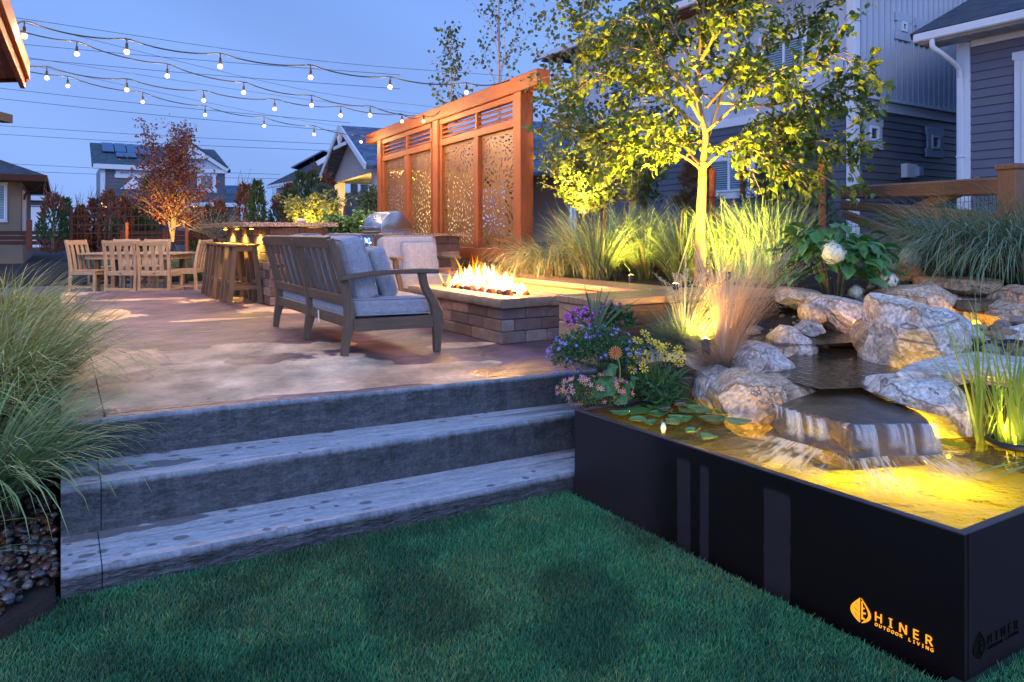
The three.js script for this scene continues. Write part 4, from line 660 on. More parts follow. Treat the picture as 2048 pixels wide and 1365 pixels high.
// ---------------------------------------------------------------- bar with stools
{
  const b = thing('bar_counter', 'block bar with stone counter and lamps shining down its side', 'bar', V3(2.6, 0, -10.6));
  const wc = blockCols;
  blockWall(b, [2.22, -12.0], [2.22, -9.22], 0, 0.98, 9, wc, 0.12, 0.33, 21);
  blockWall(b, [2.22, -9.22], [2.96, -9.22], 0, 0.98, 9, wc, 0.12, 0.3, 22);
  blockWall(b, [2.96, -9.22], [2.96, -12.0], 0, 0.98, 9, wc, 0.12, 0.33, 23);
  part('counter_top', (() => { const g = polySlab([[1.86, -9.02], [3.03, -9.02], [3.03, -12.3], [1.86, -12.3]].map(([x, z]) => [x - 2.6, z + 10.6]), 0.99, 1.045, 0.006, (x, y, z) => [x + y, z + y]); return g; })(), M.granite, b);
  for (const z of [-9.75, -10.65, -11.5]) {
    part('lamp', cyl(0.03, 0.03, 0.02, 14), M.black, b, V3(2.11, 0.978, z).sub(b.position));
    part('lamp_glow', new THREE.CylinderGeometry(0.022, 0.022, 0.008, 14), std({ color: '#ffe9a0', emissive: '#ffca40', emissiveIntensity: 12 }), b, V3(2.11, 0.963, z).sub(b.position));
    const l = new THREE.SpotLight(new THREE.Color(1, 0.62, 0.10), 6.5, 0, 1.25, 0.6); l.position.set(2.11, 0.955, z); l.target.position.set(2.08, 0, z); l.castShadow = true; scene.add(l, l.target);
  }
  part('stone', new THREE.IcosahedronGeometry(0.07, 2).scale(1, 0.45, 0.8), std({ color: '#cdb8a4', roughness: 0.8 }), b, V3(2.72, 1.075, -9.6).sub(b.position));
  b.children[b.children.length - 1].userData.label = 'pale round stone left on the counter';
  const s0 = thing('bar_stool', 'brown slatted backless bar stool, nearest of the row of four', 'bar stool', V3(2.0, 0, -9.74), 0, 'bar stools along the bar');
  const W = 0.19, Dp = 0.17, H = 0.765;
  const leg = (sx, sz) => board('leg', s0, M.stool, V3(sx * W, 0, sz * Dp), V3(sx * (W - 0.075), H - 0.03, sz * (Dp - 0.03)), 0.055, 0.045, V3(0, 0, 1), 0.004, sx + 2 * sz + 5);
  for (const sx of [-1, 1]) for (const sz of [-1, 1]) leg(sx, sz);
  for (let k = 0; k < 4; k++) part('seat_slat', cbox(0.075, 0.028, 0.4, 0.005, k), M.stool, s0, V3(-0.123 + k * 0.082, H - 0.014, 0));
  for (const s of [-1, 1]) { part('rail', cbox(0.2, 0.06, 0.022, 0.003), M.stool, s0, V3(0, H - 0.062, s * (Dp - 0.035))); part('rail', cbox(0.022, 0.06, 0.24, 0.003), M.stool, s0, V3(s * (W - 0.085), H - 0.062, 0)); part('stretcher', cbox(0.31, 0.05, 0.022, 0.003), M.stool, s0, V3(0, 0.21, s * (Dp - 0.005))); part('stretcher', cbox(0.022, 0.05, 0.3, 0.003), M.stool, s0, V3(s * (W - 0.03), 0.27, 0)); }
  ['second bar stool from the camera along the bar', 'third bar stool from the camera along the bar', 'last bar stool of the row, next to the dining chairs'].forEach((l, k) => copy(s0, V3(2.0, 0, -9.74 - 0.56 * (k + 1)), 0, 'brown slatted backless bar stool, ' + l));
}
// ---------------------------------------------------------------- grill island
{
  const x0 = 3.86, x1 = 4.9, z1 = -9.2, z0 = -11.8;
  const c = thing('grill_island', 'block grill island with wooden door and speckled stone counter', 'outdoor kitchen', V3(4.38, 0, -10.5));
  const out = (p) => p.clone().sub(c.position);
  blockWall(c, [4.27, z1], [x1, z1], 0, 0.862, 8, blockCols, 0.12, 0.26, 41);
  blockWall(c, [x1, z1], [x1, z0], 0, 0.862, 8, blockCols, 0.12, 0.3, 42);
  blockWall(c, [x0, z0], [x0, -10.55], 0, 0.862, 8, blockCols, 0.12, 0.3, 43);
  boxAt('door_panel', c, M.cabinet, 3.9, 4.262, 0.02, 0.86, z1 - 0.06, z1 - 0.02, 0.005, 2);
  boxAt('frame_post', c, M.cabinet, x0, 3.895, 0, 0.862, z1 - 0.14, z1 - 0.01, 0.004, 3);
  boxAt('door_panel', c, M.cabinet, x0 + 0.02, x0 + 0.05, 0.02, 0.86, -9.62, z1 - 0.15, 0.004, 4);
  boxAt('core', c, M.black, x0 + 0.14, x1 - 0.13, 0, 0.855, z0 + 0.2, z1 - 0.14, 0.01);
  for (const [a, b, q, w] of [[3.82, 4.96, -9.14, -9.64], [4.46, 4.96, -9.642, -10.5], [3.82, 4.96, -10.502, -11.85]]) part('counter_top', polySlab([[a, q], [b, q], [b, w], [a, w]].map(([x, z]) => [x - 4.38, z + 10.5]), 0.868, 0.908, 0.004, (x, y, z) => [x + y, z + y]), M.granite, c);
  const g = thing('gas_grill', 'stainless steel gas grill with domed hood and blue lit knobs', 'grill', V3(4.12, 0.6, -10.07));
  // hood: profile in x (front is -x) pulled along z
  const prof = []; for (let k = 0; k <= 14; k++) { const a = k / 14 * Math.PI * 0.5; prof.push([-0.235 + 0.26 * (1 - Math.cos(a)), 0.36 + 0.27 * Math.sin(a)]); }
  prof.push([0.1, 0.62], [0.25, 0.4], [0.25, 0.34], [-0.235, 0.34]);
  part('hood', toCreasedNormals(extr(prof, 0.76, 0.006, 2), 0.5), M.steel, g);
  part('body', cbox(0.5, 0.06, 0.8, 0.006), M.steel, g, V3(0.0, 0.307, 0));
  part('control_panel', cbox(0.09, 0.2, 0.78, 0.01), M.steel, g, V3(-0.285, 0.19, 0), [0, 0, -0.12]);
  part('drip_tray', cbox(0.02, 0.06, 0.7, 0.004), M.steel, g, V3(-0.26, 0.03, 0));
  part('handle', cyl(0.013, 0.013, 0.66, 12), M.chrome, g, V3(-0.3, 0.40, 0), [Math.PI / 2, 0, 0]);
  for (const s of [-1, 1]) part('handle_bracket', cbox(0.06, 0.02, 0.02, 0.003), M.chrome, g, V3(-0.27, 0.40, s * 0.29));
  const led = std({ color: '#7fa8ff', emissive: '#2a60ff', emissiveIntensity: 3.5, roughness: 0.3 });
  for (let k = 0; k < 5; k++) { const z = -0.3 + k * 0.15; part('knob', cyl(0.022, 0.028, 0.035, 16), M.chrome, g, V3(-0.345, 0.2, z), [0, 0, Math.PI / 2 - 0.12]); part('knob_light', new THREE.TorusGeometry(0.034, 0.006, 8, 20), led, g, V3(-0.334, 0.2, z), [0, Math.PI / 2, 0]); }
  part('emblem', new THREE.TorusGeometry(0.03, 0.004, 6, 16, 2.4), M.rust, g, V3(-0.19, 0.49, 0.0), [0, -Math.PI / 2, 0.5]);
  const bl = new THREE.PointLight(new THREE.Color(0.12, 0.3, 1), 0.25); bl.position.set(3.70, 0.8, -10.07); bl.castShadow = true; scene.add(bl);
}
// ---------------------------------------------------------------- cushioned seats
function cushionGeo(w, h, d, r, puff, sd, wr = 0.006) {                                   // w along x, h along y, d thickness along z
  const g = new THREE.BoxGeometry(w, h, d, 18, 14, 6), p = g.attributes.position, H = [w / 2, h / 2, d / 2];
  for (let i = 0; i < p.count; i++) {
    const v = [p.getX(i), p.getY(i), p.getZ(i)], q = v.map((x, k) => clamp(x, -(H[k] - r), H[k] - r)), e = V3(v[0] - q[0], v[1] - q[1], v[2] - q[2]); if (e.lengthSq() > 0) e.normalize().multiplyScalar(r);
    const u = v[0] / H[0], t = v[1] / H[1], k = (1 - u * u) * (1 - t * t), o = V3(q[0] + e.x, q[1] + e.y, (q[2] + e.z) * (1 + puff * k));
    const pin = Math.pow(Math.abs(u * t), 6); o.x *= 1 - 0.035 * (1 - Math.abs(t)) * 0; o.z *= 1 - 0.18 * pin;
    const n = wr * (f3(V3(o.x + sd, o.y, o.z), 7, 3, 2) - 0.5) * 2 + wr * 1.2 * (n3(o.x * 4 + sd, o.y * 18, o.z * 6, 3) - 0.5) * Math.pow(Math.max(Math.abs(u), Math.abs(t)), 3); o.z += n * Math.sign(o.z || 1); o.y += n * 0.7;
    p.setXYZ(i, o.x, o.y, o.z);
  }
  const uv = g.attributes.uv, nn = g.attributes.normal; for (let i = 0; i < p.count; i++) { const a = [Math.abs(nn.getX(i)), Math.abs(nn.getY(i)), Math.abs(nn.getZ(i))], k = a.indexOf(Math.max(...a)); uv.setXY(i, k === 0 ? p.getZ(i) : p.getX(i), k === 1 ? p.getZ(i) : p.getY(i)); }
  g.deleteAttribute('normal'); const gm = mergeByPos(g); gm.computeVertexNormals(); return gm;
}
function mergeByPos(g) { g.computeVertexNormals(); const p = g.attributes.position, n = g.attributes.normal, m = new Map(); for (let i = 0; i < p.count; i++) { const k = [p.getX(i), p.getY(i), p.getZ(i)].map((x) => Math.round(x * 2e3)).join(); let a = m.get(k); if (!a) m.set(k, a = V3(0, 0, 0)); a.add(V3(n.getX(i), n.getY(i), n.getZ(i))); } const o = g.clone(); o.computeVertexNormals = () => { const q = o.attributes.normal; for (let i = 0; i < p.count; i++) { const k = [p.getX(i), p.getY(i), p.getZ(i)].map((x) => Math.round(x * 2e3)).join(), a = m.get(k).clone().normalize(); q.setXYZ(i, a.x, a.y, a.z); } }; return o; }
function pipingGeo(w, h, z, r) { const pts = [], a = w / 2 - 0.004, b = h / 2 - 0.004; for (const [cx, cy, s] of [[a - r, b - r, 0], [-(a - r), b - r, 1], [-(a - r), -(b - r), 2], [a - r, -(b - r), 3]]) for (let k = 0; k < 4; k++) { const t = (s + k / 3) * Math.PI / 2; pts.push(V3(cx + r * Math.cos(t), cy + r * Math.sin(t), z)); } return new THREE.TubeGeometry(new THREE.CatmullRomCurve3(pts, true, 'centripetal'), 80, 0.0055, 6, true); }
function cushion(name, parent, w, h, d, o, pos, rot) {
  const c = part(name, cushionGeo(w, h, d, o.r ?? 0.035, o.puff ?? 0.15, o.sd ?? 1, o.wr), o.m ?? M.fabric, parent, pos, rot);
  for (const s of o.piping ?? [1, -1]) part('piping', pipingGeo(w, h, s * (d / 2 - (o.r ?? 0.035) * 0.45), 0.04), o.pm ?? M.piping, c);
  return c;
}
function curvedPost(prof, wd) { const L = [], R = []; prof.forEach(([x, y, w], i) => { const a = prof[Math.max(0, i - 1)], b = prof[Math.min(prof.length - 1, i + 1)], dx = b[0] - a[0], dy = b[1] - a[1], l = Math.hypot(dx, dy); L.push([x - dy / l * w / 2, y + dx / l * w / 2]); R.push([x + dy / l * w / 2, y - dx / l * w / 2]); }); const spl = (q) => { const c = new THREE.SplineCurve(q.map((p) => new THREE.Vector2(...p))); return c.getPoints(18).map((p) => [p.x, p.y]); }; return extr([...spl(R), ...spl(L).reverse()], wd, 0.004); }
function woodUV(g, k = 0) { const p = g.attributes.position, uv = g.attributes.uv; for (let i = 0; i < p.count; i++) uv.setXY(i, p.getY(i) + k, p.getX(i) + p.getZ(i)); return g; }
const sofaProf = [[-0.335, 0, 0.045], [-0.325, 0.1, 0.056], [-0.303, 0.22, 0.072], [-0.302, 0.34, 0.07], [-0.34, 0.55, 0.058], [-0.40, 0.75, 0.052], [-0.44, 0.87, 0.05]];
function seatFrame(th, zs, near, far, halves, m) {                                       // lounge frame: back towards -x, seat opens towards +x
  const post = woodUV(curvedPost(sofaProf, 0.05)); zs.forEach((z) => part('leg', post, m, th, V3(0, 0, z)));
  const fl = woodUV(curvedPost([[0.34, 0, 0.042], [0.345, 0.16, 0.062], [0.345, 0.27, 0.08], [0.315, 0.38, 0.06], [0.25, 0.5, 0.05], [0.225, 0.612, 0.055]], 0.055), 1);
  for (const z of [near, far]) {
    part('leg', fl, m, th, V3(0, 0, z));
    part('arm', woodUV(extr((() => { const a = [], b = []; for (let k = 0; k <= 12; k++) { const t = k / 12, x = lerp(-0.385, 0.345, t), y = 0.562 + 0.042 * t + 0.02 * Math.sin(t * Math.PI); a.push([x, y]); b.push([x, y + 0.034]); } return [...a, ...b.reverse()]; })(), 0.085, 0.006), 3), m, th, V3(0, 0, z));
    board('apron', th, m, V3(-0.28, 0.228, z), V3(0.315, 0.236, z), 0.03, 0.092, V3(0, 1, 0), 0.004, 3);
  }
  board('apron', th, m, V3(0.335, 0.232, near), V3(0.335, 0.232, far), 0.028, 0.09, V3(0, 1, 0), 0.004, 4);
  const seg = [...zs];
  for (let k = 0; k < seg.length - 1; k++) {
    const a = seg[k] - 0.026, b = seg[k + 1] + 0.026;
    board('back_rail', th, m, V3(-0.305, 0.25, a), V3(-0.305, 0.25, b), 0.028, 0.085, V3(0, 1, 0), 0.004, 5 + k);
    board('back_rail', th, m, V3(-0.322, 0.41, a), V3(-0.322, 0.41, b), 0.028, 0.085, V3(-0.18, 1, 0), 0.004, 7 + k);
    const n = halves; for (let q = 0; q < n; q++) { const z = lerp(a, b, (q + 0.75) / (n + 0.5)); board('slat', th, m, V3(-0.33, 0.452, z), V3(-0.42, 0.80, z), 0.052, 0.016, V3(-1, -0.26, 0), 0.003, 20 + q + 7 * k); }
  }
  board('top_rail', th, m, V3(-0.428, 0.845, zs[0] - 0.027), V3(-0.428, 0.845, zs[zs.length - 1] + 0.027), 0.03, 0.092, V3(-0.27, 1, 0), 0.005, 9);
  for (let k = 0; k < 4; k++) board('seat_slat', th, m, V3(-0.22 + k * 0.14, 0.262, near - 0.03), V3(-0.22 + k * 0.14, 0.262, far + 0.03), 0.1, 0.018);
}
{
  const s = thing('sofa', 'weathered wooden sofa with blue grey cushions, its slatted back to the left', 'sofa', V3(2.12, 0, -6.13));
  seatFrame(s, [0.962, -0.004, -1.042], 1.0, -1.08, 5, M.teak);
  cushion('seat_cushion', s, 0.94, 0.64, 0.145, { sd: 3, puff: 0.08, r: 0.03 }, V3(0.02, 0.352, 0.46), [-Math.PI / 2, 0, Math.PI / 2]);
  cushion('seat_cushion', s, 0.94, 0.64, 0.145, { sd: 9, puff: 0.08, r: 0.03 }, V3(0.02, 0.352, -0.5), [-Math.PI / 2, 0, Math.PI / 2]);
  const bc = (z, sd) => cushion('back_cushion', s, 0.92, 0.5, 0.19, { sd, puff: 0.22, r: 0.05, wr: 0.01, m: M.fabric }, V3(-0.2, 0.64, z), [0, Math.PI / 2, 0]).rotateX(-0.26);
  bc(0.46, 14); bc(-0.5, 19);
  const pl = cushion('pillow', s, 0.36, 0.4, 0.13, { sd: 27, puff: 0.5, r: 0.04, wr: 0.01, piping: [0] }, V3(0.03, 0.61, 0.66), [0, Math.PI / 2 - 0.15, 0]); pl.rotateX(-0.3); pl.rotateZ(0.06);
  const pl2 = cushion('pillow', s, 0.42, 0.42, 0.13, { sd: 31, puff: 0.5, r: 0.04, wr: 0.01, piping: [0], m: M.slateFabric }, V3(-0.06, 0.64, -0.7), [0, Math.PI / 2 + 0.1, 0]); pl2.rotateX(-0.24);
  part('care_label', new THREE.BoxGeometry(0.003, 0.10, 0.03), M.white, s, V3(-0.335, 0.235, 0.33), [0.12, 0, 0.06]);
  s.updateMatrixWorld(true);                                                            // the sofa stands a little askew, as the steps do
  const inv = s.matrixWorld.clone().invert(), kids = []; s.traverse((o) => { if (o.isMesh) kids.push(o); });
  const sh = new THREE.Matrix4().set(1, 0, 0, 0, 0, 1, 0, 0, 0.2, 0, 1, 0.06, 0, 0, 0, 1);
  const mats = kids.map((o) => inv.clone().multiply(o.matrixWorld));
  kids.forEach((o, i) => { o.geometry = o.geometry.clone().applyMatrix4(sh.clone().multiply(mats[i])); });
  kids.forEach((o) => { o.position.set(0, 0, 0); o.rotation.set(0, 0, 0); o.scale.set(1, 1, 1); o.updateMatrix(); });
}
{
  const c0 = at(832, HOR, 8.55).setY(0), s = thing('armchair', 'wooden armchair with pale cushions and a square pillow, facing the fire', 'armchair', c0, -Math.PI / 2 + 0.05);
  seatFrame(s, [0.36, -0.36], 0.38, -0.38, 5, M.teak);
  cushion('seat_cushion', s, 0.7, 0.64, 0.145, { sd: 43, puff: 0.1, r: 0.03 }, V3(0.03, 0.352, 0), [-Math.PI / 2, 0, Math.PI / 2]);
  cushion('back_cushion', s, 0.72, 0.5, 0.18, { sd: 47, puff: 0.2, r: 0.05, wr: 0.01 }, V3(-0.2, 0.62, 0), [0, Math.PI / 2, 0]).rotateX(-0.26);
  const p = cushion('pillow', s, 0.44, 0.4, 0.13, { sd: 49, puff: 0.45, r: 0.04, wr: 0.008, piping: [0] }, V3(-0.02, 0.60, -0.06), [0, Math.PI / 2, 0]); p.rotateX(-0.3);
}
// ---------------------------------------------------------------- dining set on the lower patio
const LOW = -0.186;
{
  const c = thing('dining_chair', 'tan slatted dining chair with its back to the camera, left of the near pair', 'dining chair', at(255, HOR, 12.2).setY(LOW), -YAW, 'dining chairs round the table');
  const m = M.poly, back = [[0.235, 0.0, 0.05], [0.225, 0.25, 0.05], [0.215, 0.45, 0.05], [0.245, 0.7, 0.045], [0.31, 0.97, 0.042]];
  const bp = woodUV(curvedPost(back, 0.042)); bp.rotateY(-Math.PI / 2);
  for (const x of [-0.245, 0.245]) { part('leg', bp, m, c, V3(x, 0, 0)); board('leg', c, m, V3(x, 0, -0.23), V3(x, 0.43, -0.23), 0.042, 0.042, V3(0, 0, 1), 0.003, 1); board('stretcher', c, m, V3(x, 0.15, -0.21), V3(x, 0.15, 0.21), 0.02, 0.04); board('apron', c, m, V3(x, 0.395, -0.21), V3(x, 0.395, 0.195), 0.022, 0.06); }
  const sl = woodUV(curvedPost(back.slice(2).map(([x, y]) => [x, y === 0.45 ? 0.46 : y - 0.02, 0.016]), 0.068)); sl.rotateY(-Math.PI / 2);
  for (const x of [-0.125, 0, 0.125]) part('slat', sl, m, c, V3(x, 0, 0));
  board('top_rail', c, m, V3(-0.224, 0.925, 0.296), V3(0.224, 0.925, 0.296), 0.026, 0.085, V3(0, 1, 0.2), 0.005, 2);
  board('back_rail', c, m, V3(-0.224, 0.42, 0.218), V3(0.224, 0.42, 0.218), 0.024, 0.075, V3(0, 1, 0), 0.005, 3);
  board('stretcher', c, m, V3(-0.224, 0.15, 0.232), V3(0.224, 0.15, 0.232), 0.022, 0.045); board('apron', c, m, V3(-0.224, 0.395, -0.23), V3(0.224, 0.395, -0.23), 0.022, 0.06);
  part('badge', new THREE.CylinderGeometry(0.02, 0.02, 0.004, 14).scale(1, 1, 0.35).rotateX(Math.PI / 2), M.black, c, V3(0, 0.42, 0.233));
  for (let k = 0; k < 5; k++) board('seat_slat', c, m, V3(-0.225, 0.437, -0.225 + k * 0.098), V3(0.225, 0.437, -0.225 + k * 0.098), 0.09, 0.02, V3(0, 1, 0), 0.004, 4 + k);
  const cp = (px, d, turn, l) => copy(c, at(px, HOR, d).setY(LOW), turn, l);
  cp(321, 12.15, -YAW, 'tan slatted dining chair with its back to the camera, right of the near pair');
  cp(378, 13.0, -YAW + Math.PI / 2, 'tan dining chair at the right end of the table, seen from its side');
  cp(183, 12.7, -YAW - Math.PI / 2 - 0.1, 'tan dining chair at the left end of the table behind the grass');
  cp(236, 14.1, -YAW + Math.PI, 'tan dining chair across the table on the left, facing the camera');
  cp(300, 14.1, -YAW + Math.PI, 'tan dining chair across the table on the right, facing the camera');
  const t = thing('dining_table', 'long tan slatted dining table between the dining chairs', 'table', at(281, HOR, 13.1).setY(LOW), -YAW);
  for (let k = 0; k < 9; k++) board('top_slat', t, m, V3(-0.87, 0.725, -0.44 + k * 0.11), V3(0.87, 0.725, -0.44 + k * 0.11), 0.104, 0.028, V3(0, 1, 0), 0.004, k);
  for (const z of [-0.4, 0.4]) board('apron', t, m, V3(-0.78, 0.665, z), V3(0.78, 0.665, z), 0.03, 0.08);
  for (const x of [-0.78, 0.78]) board('apron', t, m, V3(x, 0.665, -0.38), V3(x, 0.665, 0.38), 0.03, 0.08);
  for (const x of [-0.62, 0.62]) for (const z of [-0.3, 0.3]) board('leg', t, M.stool, V3(x, 0, z), V3(x, 0.625, z), 0.08, 0.08, V3(0, 0, 1));
}
// ---------------------------------------------------------------- houses
const onX = (px, py, X) => { const k = (px - 1024) / FOC, dx = SY + CY * k, dz = -CY + SY * k, d = X / dx; return V3(X, EYE - (py - HOR) / FOC * d, dz * d); };
const onZ = (px, py, Z) => { const k = (px - 1024) / FOC, dx = SY + CY * k, dz = -CY + SY * k, d = Z / dz; return V3(dx * d, EYE - (py - HOR) / FOC * d, Z); };
function poly3(name, parent, m, faces, uvs = 1) {                                         // faces: lists of world points, planar
  const P = [], uv = [], o = parent === scene ? V3(0, 0, 0) : parent.position;
  for (const f of faces) { const n = f[1].clone().sub(f[0]).cross(f[2].clone().sub(f[0])).normalize(), u = Math.abs(n.y) > 0.999 ? V3(1, 0, 0) : V3(0, 1, 0).cross(n).normalize(), w = n.clone().cross(u); for (let i = 1; i < f.length - 1; i++) for (const q of [f[0], f[i], f[i + 1]]) { P.push(...q.clone().sub(o).toArray()); uv.push(q.dot(u) * uvs, q.dot(w) * uvs); } }
  const g = new THREE.BufferGeometry(); g.setAttribute('position', new THREE.Float32BufferAttribute(P, 3)); g.setAttribute('uv', new THREE.Float32BufferAttribute(uv, 2)); g.computeVertexNormals(); return part(name, g, m, parent);
}
function slabRoof(name, parent, m, q, t = 0.12) { const n = q[1].clone().sub(q[0]).cross(q[2].clone().sub(q[0])).normalize(); if (n.y < 0) n.negate(); const b = q.map((p) => p.clone().addScaledVector(n, -t)), F = [q, b.slice().reverse()]; for (let i = 0; i < q.length; i++) { const j = (i + 1) % q.length; F.push([q[i], b[i], b[j], q[j]]); } return poly3(name, parent, m, F); }
function win(parent, ax, c, a0, a1, y0, y1, o, out, tw = 0.1, mull = 1, blinds = false) {  // a window on a wall across axis ax at coordinate c
  const P = (a, y, e) => (ax === 'x' ? V3(c + out * e, y, a) : V3(a, y, c + out * e)), lo = Math.min(a0, a1), hi = Math.max(a0, a1);
  const ring = [[lo, hi, y0, y0 + 0.05], [lo, hi, y1 - 0.05, y1], [lo, lo + 0.05, y0 + 0.05, y1 - 0.05], [hi - 0.05, hi, y0 + 0.05, y1 - 0.05]]; for (let k = 1; k <= mull; k++) { const m = lerp(lo, hi, k / (mull + 1)); ring.push([m - 0.025, m + 0.025, y0 + 0.05, y1 - 0.05]); }
  const ctr = P((lo + hi) / 2, (y0 + y1) / 2, 0.05), gs = ring.map(([A, B, Y0, Y1]) => { const g = (ax === 'x' ? cbox(0.06, Y1 - Y0, B - A, 0.004) : cbox(B - A, Y1 - Y0, 0.06, 0.004)).clone(), p = P((A + B) / 2, (Y0 + Y1) / 2, 0.05).sub(ctr); g.translate(p.x, p.y, p.z); return g; });
  const w = part('window', mergeGeometries(gs), M.trim, parent, ctr.clone().sub(parent.position));
  const sub = (nm, m, A, B, Y0, Y1, e0, e1) => { const p = P((A + B) / 2, (Y0 + Y1) / 2, (e0 + e1) / 2).sub(ctr), d = Math.abs(e1 - e0); return part(nm, ax === 'x' ? cbox(d, Y1 - Y0, B - A, 0.004) : cbox(B - A, Y1 - Y0, d, 0.004), m, w, p); };
  sub('pane', M.glass, lo + 0.045, hi - 0.045, y0 + 0.045, y1 - 0.045, 0.02, 0.035);
  if (blinds) { const gl = []; for (let y = y0 + 0.08; y < y1 - 0.06; y += 0.055) { const g = (ax === 'x' ? cbox(0.012, 0.036, hi - lo - 0.12, 0.003) : cbox(hi - lo - 0.12, 0.036, 0.012, 0.003)).clone(), p = P((lo + hi) / 2, y, 0.042).sub(ctr); g.translate(p.x, p.y, p.z); gl.push(g); } part('blind', mergeGeometries(gl), M.blind, w); }
  if (tw) for (const [A, B, Y0, Y1] of [[lo - tw * 1.3, hi + tw * 1.3, y0 - tw * 1.2, y0 - 0.002], [lo - tw * 1.3, hi + tw * 1.3, y1 + 0.002, y1 + tw * 1.2], [lo - tw, lo - 0.002, y0, y1], [hi + 0.002, hi + tw, y0, y1]]) sub('casing', o ?? M.trim, A, B, Y0, Y1, 0.0, 0.055);
  return w;
}
function lap(parent, ax, c, a0, a1, y0, y1, e, m, out) {                                   // lapped siding, each board a part
  const n = Math.round((y1 - y0) / e), L = Math.abs(a1 - a0), h = (y1 - y0) / n;
  for (let k = 0; k < n; k++) { const y = y0 + h * (k + 0.5), mid = (a0 + a1) / 2, p = ax === 'x' ? V3(c + out * 0.006, y, mid) : V3(mid, y, c + out * 0.006); part('siding_board', ax === 'x' ? cbox(0.022, h * 1.06, L, 0.004) : cbox(L, h * 1.06, 0.022, 0.004), m, parent, p.sub(parent.position), ax === 'x' ? [0, 0, out * 0.13] : [-out * 0.13, 0, 0]); }
}
function battens(parent, ax, c, a0, a1, y0, y1, sp, m, out) {
  const lo = Math.min(a0, a1), hi = Math.max(a0, a1); for (let a = lo + sp / 2; a < hi; a += sp) { const p = ax === 'x' ? V3(c + out * 0.016, (y0 + y1) / 2, a) : V3(a, (y0 + y1) / 2, c + out * 0.016); part('batten', ax === 'x' ? cbox(0.03, y1 - y0, 0.05, 0.005) : cbox(0.05, y1 - y0, 0.03, 0.005), m, parent, p.sub(parent.position)); }
}
{ // the big two storey neighbour
  const X = 14, Z = -8.85, h = thing('house', 'big two storey house, pale vertical boards above dark lap siding, behind the lit tree', 'house', V3(18, -0.4, -13));
  boxAt('wall', h, M.batten, X, 23, -0.4, 6.9, -18.6, Z, 0.01);
  lap(h, 'x', X, Z - 0.1, -18.5, -0.35, 3.5, 0.16, M.lapDark, -1); lap(h, 'z', Z, X + 0.1, 22.9, -0.35, 3.5, 0.16, M.lapDark, 1);
  battens(h, 'x', X, Z - 0.15, -18.5, 3.74, 6.85, 0.26, M.batten, -1); battens(h, 'z', Z, X + 0.15, 21.5, 3.74, 6.85, 0.22, M.batten2, 1);
  boxAt('band', h, M.trim, X - 0.06, X, 3.52, 3.73, -18.6, Z, 0.004); boxAt('band', h, M.trim, X, 23, 3.52, 3.73, Z, Z + 0.06, 0.004); boxAt('band', h, M.trim, X, 23, 3.735, 3.80, Z, Z + 0.14, 0.004);
  boxAt('corner_board', h, M.trim, X - 0.05, X + 0.14, -0.4, 6.9, Z - 0.14, Z + 0.05, 0.006);
  const W = (px0, px1, py0, py1, bl, m) => { const a = onX(px0, py0, X), b = onX(px1, py1, X), c0 = onX((px0 + px1) / 2, py0, X), c1 = onX((px0 + px1) / 2, py1, X); win(h, 'x', X, a.z, b.z, c1.y, c0.y, null, -1, 0.14, m ?? 1, bl); };
  W(1224, 1284, 150, 208, true); W(1532, 1612, 78, 166, true); W(1422, 1502, 318, 384, true);
  const R = (px0, px1, py0, py1, tw) => { const a = onZ(px0, py0, Z), b = onZ(px1, py1, Z); win(h, 'z', Z, a.x, b.x, b.y, a.y, M.batten2, 1, tw, 0, false); };
  R(1799, 1809, 44, 66, 0.16); R(1837, 1847, 55, 76, 0.16); R(1735, 1753, 252, 284, 0.14); R(1859, 1875, 271, 300, 0.16);
  const v0 = onZ(1800, 356, Z), v1 = onZ(1822, 330, Z); boxAt('vent_box', h, M.trim, v0.x, v1.x, v0.y, v1.y, Z + 0.02, Z + 0.16, 0.01); boxAt('vent_box', h, M.batten2, v1.x - 0.12, v1.x + 0.06, v0.y + 0.04, v1.y - 0.06, Z + 0.16, Z + 0.26, 0.01);
  const e = 6.75, A = V3(13.4, e, -8.2), B = V3(13.4, e, -19.6), C = V3(18.2, 9.6, -14.6), D = V3(18.2, 9.6, -8.2);
  slabRoof('roof', h, M.shingle, [A, D, C, B]); slabRoof('roof', h, M.shingle, [B, C, V3(23, e, -19.6)]);
  boxAt('gutter', h, M.trim, 13.27, 13.4, 6.6, 6.78, -19.7, -8.2, 0.02); boxAt('soffit', h, M.cedarDark, 13.42, X - 0.01, 6.55, 6.6, -19.5, -8.4, 0.005);
  const dt = thing('downspout', 'white downspout on the far corner of the big house', 'downspout', V3(13.9, 3, -18.3)); part('pipe', cyl(0.05, 0.05, 6.2, 8), M.trim, dt, V3(0, 0.4, 0));
}
